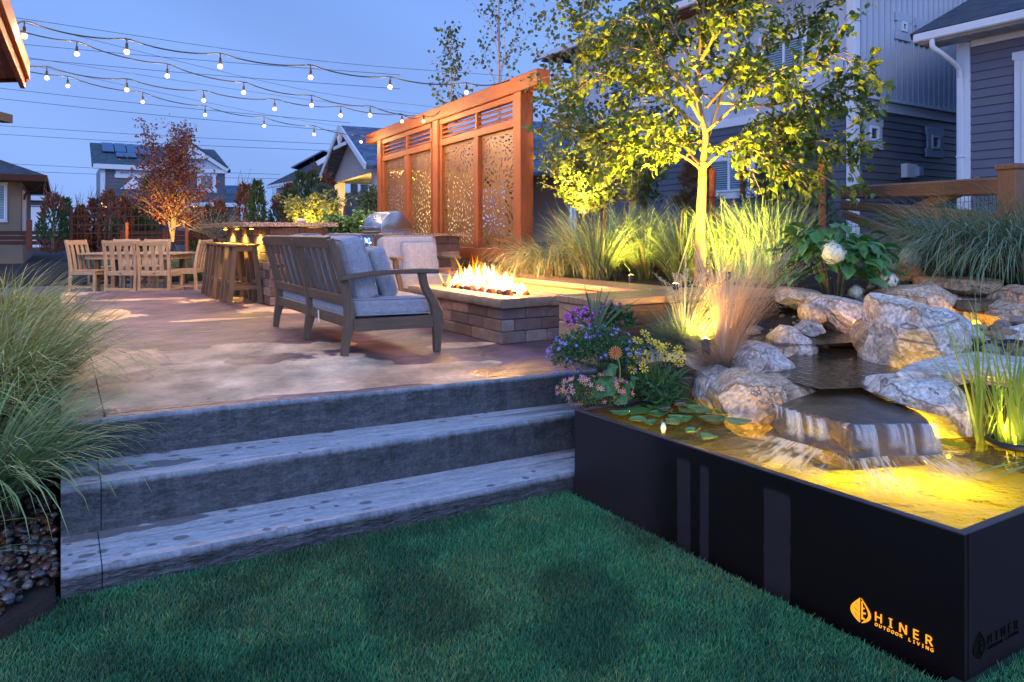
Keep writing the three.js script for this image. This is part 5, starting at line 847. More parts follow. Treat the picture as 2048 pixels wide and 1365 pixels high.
{ // grey neighbour at the right edge
  const X = 14.5, Z = -7.0, h = thing('house', 'grey lap sided house with white gutter at the right edge', 'house', V3(18, -0.4, -3));
  boxAt('wall', h, M.lapGrey, X + 0.01, 22, -0.4, 4.5, Z, 3, 0.01); lap(h, 'x', X + 0.01, Z + 0.16, 3, -0.35, 4.42, 0.165, M.lapGrey, -1);
  boxAt('corner_board', h, M.trim, X - 0.05, X + 0.1, -0.4, 4.5, Z - 0.05, Z + 0.19, 0.006); boxAt('frieze', h, M.trim, X - 0.04, X + 0.02, 4.40, 4.52, Z + 0.2, 3, 0.005);
  boxAt('soffit', h, M.trim, 13.98, X, 4.53, 4.57, -7.5, 3, 0.004); for (let k = 0; k < 26; k++) boxAt('soffit_board', h, M.batten2, 14.0, X - 0.02, 4.518, 4.529, -7.4 + k * 0.36, -7.4 + k * 0.36 + 0.33, 0.003);
  boxAt('gutter', h, M.trim, 13.84, 13.97, 4.55, 4.72, -7.55, 3, 0.025); boxAt('fascia', h, M.trim, 13.972, 13.995, 4.53, 4.70, -7.5, 3, 0.004);
  slabRoof('roof', h, M.shingle, [V3(13.85, 4.74, -7.6), V3(13.85, 4.74, 3), V3(19.5, 7.4, 3), V3(19.5, 7.4, -7.6)]);
  slabRoof('gable_wall', h, M.lapGrey, [V3(14.6, 4.5, -7.0), V3(19.5, 6.9, -7.0), V3(22, 4.5, -7.0)], 0.05);
  const pth = [V3(13.9, 4.56, -7.2), V3(13.9, 4.42, -7.2), V3(14.05, 4.28, -7.1), V3(14.36, 4.02, -6.96), V3(14.41, 3.85, -6.95)];
  const dt = thing('downspout', 'white downspout with elbows at the corner of the grey house', 'downspout', V3(14.41, -0.4, -6.95)); part('elbow', tube(pth.map((p) => p.sub(dt.position)), 0.05, 30, 8), M.trim, dt); part('pipe', cbox(0.08, 4.2, 0.1, 0.01), M.trim, dt, V3(0, 2.15, 0)); part('strap', cbox(0.10, 0.03, 0.13, 0.004), M.trim, dt, V3(0, 2.75, 0));
  const a = onX(2047, 60, X), b = onX(2120, 320, X); win(h, 'x', X, a.z, b.z, 2.0, 4.0, null, -1, 0.12, 1, false);
}
{ // far house with solar roof
  const Z = -77, h = thing('house', 'far two storey house with solar panels on its teal roof', 'house', V3(8, 0, -80)), q = (x, y, dz = 0) => onZ(x, y, Z + dz);
  const L = q(200, 400).x, Rr = q(446, 400).x, ey = q(200, 332).y;
  boxAt('wall', h, M.lapDark, L, Rr, -1, ey, Z - 9, Z, 0.02);
  lap(h, 'z', Z, L + 0.4, Rr - 0.3, 2.5, ey - 0.4, 0.34, M.lapDark, 1);
  for (const x of [L, Rr - 0.4]) boxAt('corner_board', h, M.trim, x, x + 0.4, -1, ey, Z, Z + 0.12, 0.02);
  boxAt('fascia', h, M.trim, L - 0.6, q(303, 335).x, ey - 0.3, ey + 0.15, Z + 0.3, Z + 0.6, 0.02);
  const Rg = q(193, 286, -5).y, a = V3(L - 0.7, ey + 0.1, Z + 0.6), b = V3(Rr + 0.6, ey + 0.1, Z + 0.6), c = V3(Rr + 0.0, Rg, Z - 5), d = V3(L - 0.7, Rg, Z - 5);
  slabRoof('roof', h, M.shingleTeal, [a, b, c, d], 0.3);
  const roofPt = (px, t) => { const x = q(px, 300).x; return V3(x, lerp(ey + 0.1, Rg, t), lerp(Z + 0.6, Z - 5, t)); }, up = V3(0, 5.6, (Rg - ey)).normalize();
  for (const [p0, p1, t0, t1] of [[207, 231, 0.52, 0.94], [233, 256, 0.52, 0.94], [258, 281, 0.5, 0.93], [283, 306, 0.46, 0.92], [234, 275, 0.30, 0.49]]) { const A = roofPt(p0, t0), B = roofPt(p1, t0), C = roofPt(p1, t1), D = roofPt(p0, t1); const s = slabRoof('solar_panel', h, M.solar, [A, B, C, D].map((v) => v.clone().addScaledVector(up, 0.22)), 0.1); }
  const gA = q(379, 291, 1.2), gL = q(303, 334, 1.2), gR = q(456, 345, 1.2); gR.y = gL.y;
  poly3('gable', h, M.batten, [[gL.clone().setZ(Z + 1), gR.clone().setZ(Z + 1), gA.clone().setZ(Z + 1)]]);
  for (const [s, e2] of [[gL, gA], [gR, gA]]) board('rake_board', h, M.trim, s.clone().sub(h.position), e2.clone().sub(h.position), 0.3, 0.5, V3(0, 1, 0), 0.02);
  for (const [s] of [[gL], [gR]]) slabRoof('roof', h, M.shingleTeal, [s.clone().add(V3(0, 0.35, 0.2)), gA.clone().add(V3(0, 0.4, 0.2)), gA.clone().add(V3(0, 0.4, -6)), s.clone().add(V3(0, 0.35, -2.5))], 0.2);
  const tb = [q(352, 312, 1.4), q(408, 314, 1.4)]; tb[1].y = tb[0].y; board('truss', h, M.trim, tb[0].sub(h.position), tb[1].sub(h.position), 0.2, 0.4); board('truss', h, M.trim, q(379, 294, 1.4).sub(h.position), q(379, 312, 1.4).sub(h.position), 0.2, 0.4, V3(1, 0, 0));
  for (let k = 0; k < 14; k++) { const x = lerp(gL.x + 1.6, gR.x - 1.6, k / 13), t = 1 - Math.abs(x - gA.x) / (gR.x - gA.x), y1 = lerp(gL.y, gA.y, t) - 0.5; if (y1 - gL.y > 0.5) boxAt('batten', h, M.batten, x - 0.06, x + 0.06, gL.y, y1, Z + 1.0, Z + 1.06, 0.01); }
  boxAt('wall', h, M.lapDark, q(322, 350).x, Rr, q(1, 389).y, gL.y, Z - 2, Z + 0.95, 0.02); boxAt('band', h, M.trim, q(322, 350).x, Rr + 0.2, gL.y - 0.35, gL.y, Z + 0.95, Z + 1.2, 0.02);
  const wn = (x0, x1, y0, y1, z, m) => { const A = q(x0, y0, z), B = q(x1, y1, z); win(h, 'z', Z + z, A.x, B.x, B.y, A.y, null, 1, 0.3, m, false); };
  wn(400, 425, 350, 378, 0.95, 1); wn(333, 356, 350, 376, 0.95, 1); wn(238, 258, 341, 349, 0.05, 1); wn(268, 287, 341, 349, 0.05, 1);
  const lo = q(300, 404).y; slabRoof('roof', h, M.shingleTeal, [q(318, 404, 4), q(482, 404, 4), q(482, 386, 1), q(318, 386, 1)], 0.2);
  boxAt('fascia', h, M.trim, q(318, 404).x, q(484, 404).x, lo - 0.5, lo - 0.1, Z + 4, Z + 4.2, 0.02);
  boxAt('wall', h, M.lapDark, q(345, 430).x, q(470, 430).x, -1, lo - 0.3, Z - 1, Z + 2.6, 0.02);
  boxAt('garage_door', h, M.white, q(396, 421).x, q(432, 421).x, -1, q(396, 420).y, Z + 2.6, Z + 2.7, 0.02);
  slabRoof('porch_gable', h, M.white, [q(240, 378, 3), q(290, 378, 3), q(266, 356, 3)], 0.3); slabRoof('roof', h, M.shingleTeal, [q(200, 395, 4), q(300, 395, 4), q(290, 376, 1), q(215, 376, 1)], 0.2);
  const sp = q(389, 409, 2.9); part('sconce', new THREE.SphereGeometry(0.28, 12, 8), std({ color: '#ffd890', emissive: '#ffb838', emissiveIntensity: 5 }), h, sp.clone().sub(h.position)); const l = new THREE.PointLight(new THREE.Color(1, 0.66, 0.2), 8); l.position.copy(sp).add(V3(0, 0, 0.5)); l.castShadow = true; scene.add(l);
  slabRoof('roof', h, M.shingleTeal, [q(448, 402, 2), q(500, 402, 2), q(500, 372, -1), q(448, 372, -1)], 0.2); slabRoof('solar_panel', h, M.solar, [q(452, 386, 1), q(475, 386, 1), q(472, 371, -0.4), q(449, 371, -0.4)], 0.1);
  const p2 = q(205, 413, 6); part('sconce', new THREE.SphereGeometry(0.3, 10, 8), std({ color: '#ffe0b0', emissive: '#ffd08a', emissiveIntensity: 4 }), h, p2.sub(h.position));
}
{ // brown stucco house, left edge
  const Z = onZ(42, HOR, 1) && at(42, HOR, 24).z, X = at(42, HOR, 24).x, h = thing('house', 'brown stucco house with dark hipped roof at the left edge', 'house', V3(X - 4, -0.3, Z - 4)), q = (x, y) => onZ(x, y, Z);
  const ey = 2.62; boxAt('wall', h, M.stucco, X - 9, X, -0.3, ey, Z - 9, Z, 0.02); boxAt('plinth', h, M.stucco, X - 9.05, X + 0.06, -0.3, 0.78, Z - 9, Z + 0.06, 0.02);
  slabRoof('roof', h, M.shingle, [V3(X - 9, ey + 0.2, Z + 0.7), V3(X + 0.7, ey + 0.2, Z + 0.7), V3(X - 3.5, ey + 2.0, Z - 4), V3(X - 9, ey + 2.0, Z - 4)]); slabRoof('roof', h, M.shingle, [V3(X + 0.7, ey + 0.2, Z + 0.7), V3(X + 0.7, ey + 0.2, Z - 9), V3(X - 3.5, ey + 2.0, Z - 4)]);
  boxAt('fascia', h, M.rust, X - 9, X + 0.74, ey - 0.02, ey + 0.2, Z + 0.66, Z + 0.74, 0.01); boxAt('fascia', h, M.rust, X + 0.66, X + 0.74, ey - 0.02, ey + 0.2, Z - 9, Z + 0.65, 0.01); boxAt('soffit', h, M.stucco, X - 9, X + 0.65, ey - 0.02, ey + 0.02, Z - 9, Z + 0.65, 0.01);
  const a = q(-14, 367), b = q(11, 442); win(h, 'z', Z, a.x, b.x, b.y, a.y, null, 1, 0.04, 0, true);
  const s = onX(46, 400, X); win(h, 'x', X, Z - 0.6, Z - 1.9, 1.0, 2.3, null, 1, 0.05, 0, false);
  part('downspout', tube([V3(X + 0.6, ey, Z + 0.3), V3(X + 0.45, ey - 0.25, Z + 0.2), V3(X + 0.12, ey - 0.4, Z - 0.1), V3(X + 0.08, ey - 0.6, Z - 0.1)].map((p) => p.sub(h.position)), 0.04, 16, 6), M.rust, h);
}
{ // garage between
  const Z = -60, q = (x, y, dz = 0) => onZ(x, y, Z + dz), h = thing('garage', 'far garage with white door behind the brown house', 'garage', q(75, 470)), a = q(40, 391), b = q(88, 391);
  boxAt('wall', h, M.lapGrey, a.x, b.x, -1, a.y, Z - 6, Z, 0.02); slabRoof('roof', h, M.shingle, [q(36, 391, 0.6), q(99, 391, 0.6), q(97, 371, -3), q(38, 371, -3)], 0.25); boxAt('fascia', h, M.trim, a.x - 0.5, b.x + 0.6, a.y - 0.35, a.y, Z + 0.4, Z + 0.6, 0.02);
  boxAt('garage_door', h, M.white, q(50, 415).x, q(86, 415).x, -1, q(50, 414).y, Z, Z + 0.1, 0.02); boxAt('band', h, M.trim, q(45, 415).x, b.x, q(50, 414).y + 0.05, q(50, 411).y, Z, Z + 0.14, 0.02);
}
{ // covered patio with a gable, and the house beside it
  const L = at(669, HOR, 28).setY(0), R = at(756, HOR, 22.4).setY(0), u = R.clone().sub(L).normalize(), n = V3(-u.z, 0, u.x), len = L.distanceTo(R), h = thing('house', 'house with a lit gabled patio cover on pale columns', 'house', L.clone());
  if (n.dot(FW) < 0) n.negate();
  const p = (a, y, b) => L.clone().addScaledVector(u, a).addScaledVector(n, b).setY(y), by = 2.85, ap = 4.65, mid = len / 2;
  slabRoof('gable', h, M.stucco2, [p(0.05, by, 0), p(len - 0.05, by, 0), p(len - 0.05, by + 0.35, 0), p(mid, ap - 0.2, 0), p(0.05, by + 0.35, 0)], 0.2);
  for (const [a, b] of [[-0.45, mid], [len + 0.45, mid]]) { slabRoof('roof', h, M.shingleBlue, [p(a, by + 0.12, -0.5), p(b, ap, -0.5), p(b, ap, 7), p(a, by + 0.12, 7)], 0.12); board('rake_board', h, M.trim, p(a, by + 0.08, -0.52).sub(h.position), p(b, ap - 0.04, -0.52).sub(h.position), 0.06, 0.2, V3(0, 1, 0), 0.01); }
  board('truss', h, M.trim, p(mid - 0.9, ap - 0.72, -0.5).sub(h.position), p(mid + 0.9, ap - 0.72, -0.5).sub(h.position), 0.06, 0.12); board('truss', h, M.trim, p(mid, ap - 0.1, -0.5).sub(h.position), p(mid, ap - 0.72, -0.5).sub(h.position), 0.06, 0.1, V3(1, 0, 0)); for (const s of [-1, 1]) board('truss', h, M.trim, p(mid + s * 0.35, ap - 0.35, -0.5).sub(h.position), p(mid, ap - 0.7, -0.5).sub(h.position), 0.06, 0.08, V3(0, 1, 0));
  for (const a of [0.2, len - 0.2]) part('column', cbox(0.42, by + 1, 0.42, 0.02), M.stucco2, h, p(a, by / 2 - 0.5, 0.1).sub(h.position), [0, Math.atan2(-u.z, u.x), 0]);
  slabRoof('ceiling', h, M.stucco2, [p(0, by + 0.25, 0.12), p(len, by + 0.25, 0.12), p(len, by + 0.25, 4), p(0, by + 0.25, 4)], 0.05);
  const WB = 3, hit = (px, py) => { const r = at(px, py, 1).sub(camera.position), q = p(0, 0, WB).sub(camera.position); return camera.position.clone().addScaledVector(r, q.dot(n) / r.dot(n)); }, tA = (px) => hit(px, HOR).sub(L).dot(u);
  poly3('wall', h, M.batten, [[p(-16, -1, WB), p(len + 1, -1, WB), p(len + 1, by + 0.2, WB), p(-16, by + 0.2, WB)]]);
  const wt = Math.atan2(-u.z, u.x), fs = Math.sign(V3(0, 0, 1).applyAxisAngle(V3(0, 1, 0), wt).dot(n)) * -1;
  for (const [x0, x1, y0, y1] of [[704, 719, 364, 386], [724, 740, 363, 386]]) { const a = tA(x0), b = tA(x1), c = hit((x0 + x1) / 2, y0).y, d = hit((x0 + x1) / 2, y1).y, w = part('window', cbox(Math.abs(b - a), c - d, 0.08, 0.01), M.trim, h, p((a + b) / 2, (c + d) / 2, WB - 0.05).sub(h.position), [0, wt, 0]); for (const k of [-1, 1]) part('pane', cbox(Math.abs(b - a) * 0.84, (c - d) * 0.42, 0.02, 0.005), M.glass, w, V3(0, k * (c - d) * 0.23, fs * 0.045)); }
  part('lamp', new THREE.SphereGeometry(0.09, 10, 8), std({ color: '#ffd890', emissive: '#ffb030', emissiveIntensity: 3 }), h, p(len * 0.6, by + 0.02, 2).sub(h.position)); const l = new THREE.PointLight(new THREE.Color(1, 0.60, 0.12), 45); l.position.copy(p(len * 0.5, by - 0.7, 1.4)); l.castShadow = true; scene.add(l);
  const h2 = thing('house', 'low grey house with a long sloping roof left of the covered patio', 'house', at(620, HOR, 36).setY(-0.5)), E1 = at(534, 370, 40), E2 = at(668, 347, 33), K2 = at(690, 293, 38), K1 = at(628, 324, 43);
  slabRoof('roof', h2, M.shingle, [E1, E2, K2, K1], 0.2); const w1 = E1.clone().setY(-1).addScaledVector(FW, 0.6).addScaledVector(RT, 0.3), w2 = E2.clone().setY(-1).addScaledVector(FW, 0.6); poly3('wall', h2, M.batten, [[w1, w2, w2.clone().setY(E2.y - 0.15), w1.clone().setY(E1.y - 0.15)]]); board('gutter', h2, M.trim, E1.clone().sub(h2.position).add(V3(0, -0.12, 0)), E2.clone().sub(h2.position).add(V3(0, -0.12, 0)), 0.14, 0.16);
  poly3('gable', h2, M.batten, [[at(637, 326, 33.5), at(690, 324, 33.5), at(684, 298, 33.5)]]); board('rake_board', h2, M.trim, at(634, 328, 33.3).sub(h2.position), at(686, 297, 33.3).sub(h2.position), 0.1, 0.22); poly3('wall', h2, M.shingle, [[at(617, 345, 33.8), at(690, 345, 33.8), at(690, 325, 33.8), at(630, 325, 33.8)]]);
  board('solar_panel', h2, M.solar, E1.clone().lerp(K1, 0.35).lerp(E2.clone().lerp(K2, 0.35), 0.25).add(V3(0, 0.25, 0)).sub(h2.position), E1.clone().lerp(K1, 0.85).lerp(E2.clone().lerp(K2, 0.85), 0.6).add(V3(0, 0.25, 0)).sub(h2.position), 1.6, 0.08);
}
{ // blue roof beyond the screen
  const h = thing('house', 'house with a slate blue roof behind the right end of the screen', 'house', at(1090, HOR, 30).setY(-0.4)), q = at;
  slabRoof('roof', h, M.shingleBlue, [q(1010, 308, 28), q(1148, 312, 26), q(1150, 246, 30), q(1010, 240, 32)], 0.2); const a = q(1010, 310, 28.6), b = q(1140, 314, 26.8); poly3('wall', h, M.stucco2, [[a.clone().setY(-1), b.clone().setY(-1), b, a]]); board('gutter', h, M.trim, q(1010, 310, 27.9).sub(h.position), q(1148, 314, 25.9).sub(h.position), 0.14, 0.16);
}
{ // the eave of the home itself, upper left
  const h = thing('roof_eave', 'timber eave of the house in the upper left corner', 'roof', at(20, 120, 7.4)), y = at(55, 157, 8.5).y, P1 = at(55, 157, 8.5), P2 = onY(0, 7, y), far = P1.clone().addScaledVector(RT, -3).addScaledVector(FW, 0.3), nr = P2.clone().add(P2.clone().sub(P1).multiplyScalar(0.6));
  const nr2 = nr.clone().addScaledVector(RT, -3), o = h.position;
  for (let k = 0; k < 12; k++) { const t0 = k / 12 + 0.002, t1 = (k + 1) / 12 - 0.002, f = (t) => P1.clone().lerp(far, t), g = (t) => nr.clone().lerp(nr2, t); slabRoof('soffit_board', h, M.cedar, [f(t0), g(t0), g(t1), f(t1)].map((p) => p.clone().setY(y + 0.02)), 0.02); }
  board('fascia', h, M.cedar, P1.clone().setY(y + 0.09).sub(o), nr.clone().setY(y + 0.09).sub(o), 0.04, 0.2); board('fascia', h, M.cedarDark, P1.clone().addScaledVector(RT, -0.06).setY(y - 0.06).sub(o), nr.clone().addScaledVector(RT, -0.06).setY(y - 0.06).sub(o), 0.05, 0.12); board('fascia', h, M.cedar, P1.clone().setY(y + 0.06).sub(o), far.clone().setY(y + 0.06).sub(o), 0.04, 0.2);
  slabRoof('roof', h, M.shingle, [P1, nr, nr2.clone().add(V3(0, 1.4, 0)), far.clone().add(V3(0, 1.4, 0))].map((p) => p.clone().add(V3(0, 0.24, 0))), 0.06);
  const q = at(6, 232, 11); const g = thing('gutter_end', 'dark gutter corner at the left edge below the eave', 'gutter', q); board('gutter', g, M.black, at(14, 238, 11).sub(q), at(-120, 205, 9.5).sub(q), 0.16, 0.13);
}
// power lines far off
[[0, 176, 700, 246, 110], [0, 197, 720, 266, 110], [0, 251, 740, 292, 120], [0, 268, 690, 303, 120], [0, 326, 560, 349, 130], [0, 340, 560, 358, 130], [0, 84, 800, 150, 105], [0, 112, 800, 178, 105]].forEach(([x0, y0, x1, y1, d], i) => {
  const a = at(x0 - 60, y0 - (y1 - y0) * 60 / (x1 - x0), d), b = at(x1, y1, d), m = a.clone().lerp(b, 0.5).add(V3(0, -0.25, 0)), th = thing('power_line', ['highest', 'second', 'third', 'fourth', 'fifth', 'lowest', 'uppermost thin', 'second thin'][i] + ' far power line across the evening sky', 'power line', a); part('cable', tube([V3(0, 0, 0), m.sub(a), b.clone().sub(a)], 0.035, 20, 5), M.wire, th);
});
// ---------------------------------------------------------------- string lights
{
  const bulbM = std({ color: '#fff2d0', emissive: '#ffb765', emissiveIntensity: 2.6 }), glassG = new THREE.SphereGeometry(0.028, 16, 12), sock = cyl(0.014, 0.017, 0.06, 10), drop = cyl(0.006, 0.006, 0.05, 6);
  const S = [
    [[[-30, 37], [48, 42], [253, 78], [440, 107], [621, 130], [780, 154], [933, 166], [1020, 160]], 6.9, 9.7, [[48, 72], [253, 104], [440, 133], [621, 155], [780, 174], [933, 185]], 'topmost'],
    [[[-30, 36], [153, 83], [334, 128], [491, 165], [624, 191], [740, 212], [850, 232], [880, 222]], 8.0, 11.6, [[153, 108], [334, 152], [487, 185], [623, 211], [740, 231], [847, 243]], 'second'],
    [[[-30, 110], [92, 133], [255, 158], [408, 181], [549, 198], [681, 213], [804, 228], [840, 234]], 8.9, 12.4, [[93, 156], [253, 180], [407, 201], [549, 218], [681, 231], [804, 243]], 'third'],
    [[[-30, 118], [136, 153], [282, 184], [410, 212], [526, 234], [628, 252], [722, 270], [757, 270]], 10.2, 14.8, [[135, 172], [285, 204], [410, 230], [528, 252], [628, 269], [722, 284]], 'lowest'],
  ];
  for (const [cab, d0, d1, bulbs, nm] of S) {
    const x0 = cab[0][0], x1 = cab[cab.length - 1][0], dep = (x) => { const t = (x - x0) / (x1 - x0); return 1 / lerp(1 / d0, 1 / d1, t); };
    const pts = cab.map(([x, y]) => at(x, y, dep(x))), th = thing('string_light', nm + ' string of glowing globe bulbs between the eave and the screen', 'string lights', pts[0].clone(), 0, 'strings of lights over the patio');
    const fine = []; for (let i = 0; i < pts.length - 1; i++) for (let k = 0; k < 6; k++) { const t = k / 6; fine.push(pts[i].clone().lerp(pts[i + 1], t).add(V3(0, -0.05 * 4 * t * (1 - t), 0)).sub(pts[0])); } fine.push(pts[pts.length - 1].clone().sub(pts[0]));
    part('cable', tube(fine, 0.0075, fine.length * 3, 6), M.wire, th);
    part('guide_wire', tube([V3(0, 0.05, 0), pts[4].clone().sub(pts[0]).add(V3(0, 0.06, 0)), pts[pts.length - 1].clone().sub(pts[0]).add(V3(0, 0.05, 0))], 0.0025, 20, 4), M.wire, th);
    for (const [x, y] of bulbs) {
      const c = at(x, y, dep(x)), i = bulbs.findIndex((b) => b[0] === x), top = pts[i + 1], r = c.clone().sub(pts[0]);
      part('hanger', cyl(0.006, 0.006, Math.max(0.03, top.y - c.y - 0.09), 6), M.wire, th, r.clone().setY((top.y + c.y + 0.09) / 2 - pts[0].y)); part('socket', sock, M.black, th, r.clone().add(V3(0, 0.062, 0)));
      part('bulb', glassG, bulbM, th, r);
      const l = new THREE.PointLight(new THREE.Color(1, 0.64, 0.31), 2.3); l.position.copy(c); l.castShadow = true; l.shadow.radius = 1.6; scene.add(l);
    }
  }
}
// ---------------------------------------------------------------- fences
{
  const f = thing('rail_fence', 'brown split rail fence at the right with a capped square post', 'fence', at(2028, 470, 6.1)), o = f.position, P = (x, y, d) => at(x, y, d).sub(o);
  const pb = at(2028, 345, 6.1); part('post', cbox(0.17, 1.05, 0.17, 0.01, 2), M.rail, f, V3(pb.x - o.x, pb.y - o.y - 0.5, pb.z - o.z), [0, -YAW + 0.3, 0]); part('post_cap', cbox(0.2, 0.05, 0.2, 0.012, 3), M.rail, f, V3(pb.x - o.x, pb.y - o.y + 0.045, pb.z - o.z), [0, -YAW + 0.3, 0]);
  board('rail', f, M.rail, P(2015, 372, 6.2), P(1684, 386, 9.2), 0.06, 0.16, V3(0, 1, 0), 0.02, 1); board('rail', f, M.rail, P(2015, 440, 6.2), P(1684, 410, 9.2), 0.06, 0.12, V3(0, 1, 0), 0.02, 2); board('brace', f, M.rail, P(1960, 365, 6.6), P(1740, 458, 8.6), 0.06, 0.12, V3(0, 1, 0), 0.02, 3); board('brace', f, M.rail, P(1688, 428, 9.1), P(1890, 505, 6.9), 0.06, 0.11, V3(0, 1, 0), 0.02, 4);
  const w = []; for (let k = 0; k <= 40; k++) { const t = k / 40, x = lerp(2010, 1688, t), d = 1 / lerp(1 / 6.25, 1 / 9.25, t), a = at(x, 350 + 40 * t, d), b = a.clone().setY(0.5); const g = cyl(0.0022, 0.0022, a.y - 0.5, 4); g.translate(a.x - o.x, (a.y + 0.5) / 2 - o.y, a.z - o.z); w.push(g); } for (let k = 0; k < 8; k++) { const a = at(2010, HOR, 6.25).setY(0.55 + k * 0.11).sub(o), b = at(1688, HOR, 9.25).setY(0.55 + k * 0.11).sub(o); w.push(tube([a, a.clone().lerp(b, 0.5), b], 0.0022, 4, 4).toNonIndexed()); }
  part('wire_mesh', mergeGeometries(w.map((g) => { const q = g.index ? g.toNonIndexed() : g; return q; })), M.rust, f);
  const m = thing('mesh_fence', 'rusty wire grid fence behind the dining table', 'fence', at(270, 480, 19)), P2 = (x, y) => at(x, y, 19).sub(m.position);
  for (const x of [142, 398]) board('post', m, M.rust, P2(x, 414), P2(x, 500), 0.07, 0.07, V3(1, 0, 0), 0.005); for (const y of [416, 433, 450, 467]) board('bar', m, M.rust, P2(142, y), P2(398, y), 0.025, 0.03, V3(0, 1, 0), 0.003);
  for (let x = 155; x < 396; x += 13.5) board('bar', m, M.rust, P2(x, 416), P2(x, 490), 0.02, 0.02, V3(1, 0, 0), 0.003);
  const d = thing('board_fence', 'low dark board fence at the back left of the yard', 'fence', at(120, 480, 20.5)), P3 = (x, y) => at(x, y, 20.5).sub(d.position); for (let k = 0; k < 3; k++) board('rail', d, M.rust, P3(-40, 466 + k * 10), P3(425, 466 + k * 10), 0.05, 0.11, V3(0, 1, 0), 0.006, k); for (const x of [58, 150, 245, 330, 422]) board('post', d, M.cedarDark, P3(x, x === 58 ? 440 : 460), P3(x, 500), 0.14, 0.14, V3(1, 0, 0), 0.006); board('rail', d, M.rust, P3(398, 462), P3(640, 458), 0.05, 0.1); board('rail', d, M.rust, P3(380, 438), P3(445, 438), 0.05, 0.08);
  [[253, 445, 486, 16.5, 'leaning beside the red leaved tree'], [373, 455, 545, 15.2, 'behind the dining table'], [590, 418, 455, 17, 'behind the bar'], [1209, 348, 430, 10.5, 'left of the dark gap behind the tall grasses'], [1290, 345, 440, 10.2, 'behind the grasses, third from the right'], [1425, 338, 440, 8.2, 'just right of the lit trunk'], [1486, 318, 372, 9.6, 'in front of the blinds of the big house'], [1645, 322, 450, 7.4, 'beside the dark pine'], [689, 412, 432, 19, 'by the column of the covered patio']].forEach(([x, y0, y1, d2, l]) => { const a = at(x, y1 + 25, d2), b = at(x + (x === 253 ? 0 : 1), y0, d2), s = thing('tree_stake', 'rust brown round tree stake ' + l, 'stake', a.clone()), g = cyl(0.036, 0.036, b.y - a.y, 10); part('pole', g, M.stake, s, V3(0, (b.y - a.y) / 2, 0)); part('tie', new THREE.TorusGeometry(0.04, 0.006, 5, 12), M.wire, s, V3(0, (b.y - a.y) * 0.55, 0), [Math.PI / 2, 0, 0]); });
}
// ---------------------------------------------------------------- plants
function blade(t, o, az, tilt, bend, L, w, c0, c1, seg = 5, side = 0) {                    // one arching blade of grass into the list t
  let p = o.clone(), th = tilt; const dl = L / seg, hx = Math.cos(az), hz = Math.sin(az), s = V3(-hz, 0, hx); if (side) s.applyAxisAngle(V3(0, 1, 0), side);
  let a = p.clone().addScaledVector(s, -w / 2), b = p.clone().addScaledVector(s, w / 2), ca = c0;
  for (let k = 1; k <= seg; k++) {
    const f = k / seg; th += bend / seg * (0.4 + 1.2 * f); p = p.clone().add(V3(hx * Math.sin(th) * dl, Math.cos(th) * dl, hz * Math.sin(th) * dl)); const ww = w * Math.pow(1 - f, 0.55), cb = mixc(c0, c1, f);
    if (k === seg) t.tri(a, b, p, ca, ca, cb); else { const a2 = p.clone().addScaledVector(s, -ww / 2), b2 = p.clone().addScaledVector(s, ww / 2); t.tri(a, b, a2, ca, ca, cb); t.tri(b, b2, a2, ca, cb, cb); a = a2; b = b2; ca = cb; }
  }
  return [p, th, az];
}
function grass(label, base, o, sd, name = 'ornamental_grass', cat = 'ornamental grass', group) {
  srand(sd); const th = thing(name, label, cat, base, 0, group), t = new Tris(), pl = new Tris();
  for (let i = 0; i < o.n; i++) {
    const a = rr(0, 6.2832), r = Math.sqrt(rnd()) * o.r, L = rr(o.L[0], o.L[1]), az = a + rr(-0.6, 0.6) + (o.wind ? o.wind[0] * 0 : 0), tl = Math.abs(rr(0, o.tilt) + r / o.r * o.tilt * 0.6), dead = o.dead && rnd() < o.dead;
    const low = rnd() < (o.base || 0), c0 = jit(dead || low ? [0.30, 0.17, 0.09] : o.c0, 0.25), c1 = jit(dead ? [0.42, 0.30, 0.16] : low ? [0.36, 0.2, 0.12] : o.c1, 0.25);
    blade(t, V3(Math.cos(a) * r, 0, Math.sin(a) * r), az, tl, rr(o.bend[0], o.bend[1]), low ? L * 0.45 : L, o.w * rr(0.6, 1.2), c0, c1, o.seg || 5, rr(-1.2, 1.2));
  }
  part('blades', t.geo(), M.blade, th);
  if (o.plume) {
    const q = o.plume; for (let i = 0; i < q.n; i++) {
      const a = q.az ? rr(q.az[0], q.az[1]) : rr(0, 6.28), r = rnd() * o.r * 0.7, L = rr(q.L[0], q.L[1]), c = jit(q.c, 0.2), tl = rr(q.tilt[0], q.tilt[1]);
      const [p, ph, az] = blade(pl, V3(Math.cos(a) * r, 0, Math.sin(a) * r), a, tl, q.bend * rr(0.6, 1.3), L, q.sw || 0.004, c, c, 6);
      const m = q.hairs || 14; for (let k = 0; k < m; k++) { const f = k / m, bk = p.clone().add(V3(-Math.cos(az) * Math.sin(ph), -Math.cos(ph), -Math.sin(az) * Math.sin(ph)).multiplyScalar(q.len * f)); blade(pl, bk, az + rr(-1.2, 1.2), ph + rr(-0.5, 0.5), 0.4, q.len * 0.32 * rr(0.6, 1.1), q.w, c, jit(q.c, 0.15), 2); }
    }
    part('plumes', pl.geo(), M.blade, th);
  }
  return th;
}
const green = { c0: [0.06, 0.12, 0.025], c1: [0.50, 0.51, 0.13] }, blueg = { c0: [0.06, 0.13, 0.06], c1: [0.36, 0.48, 0.13] };
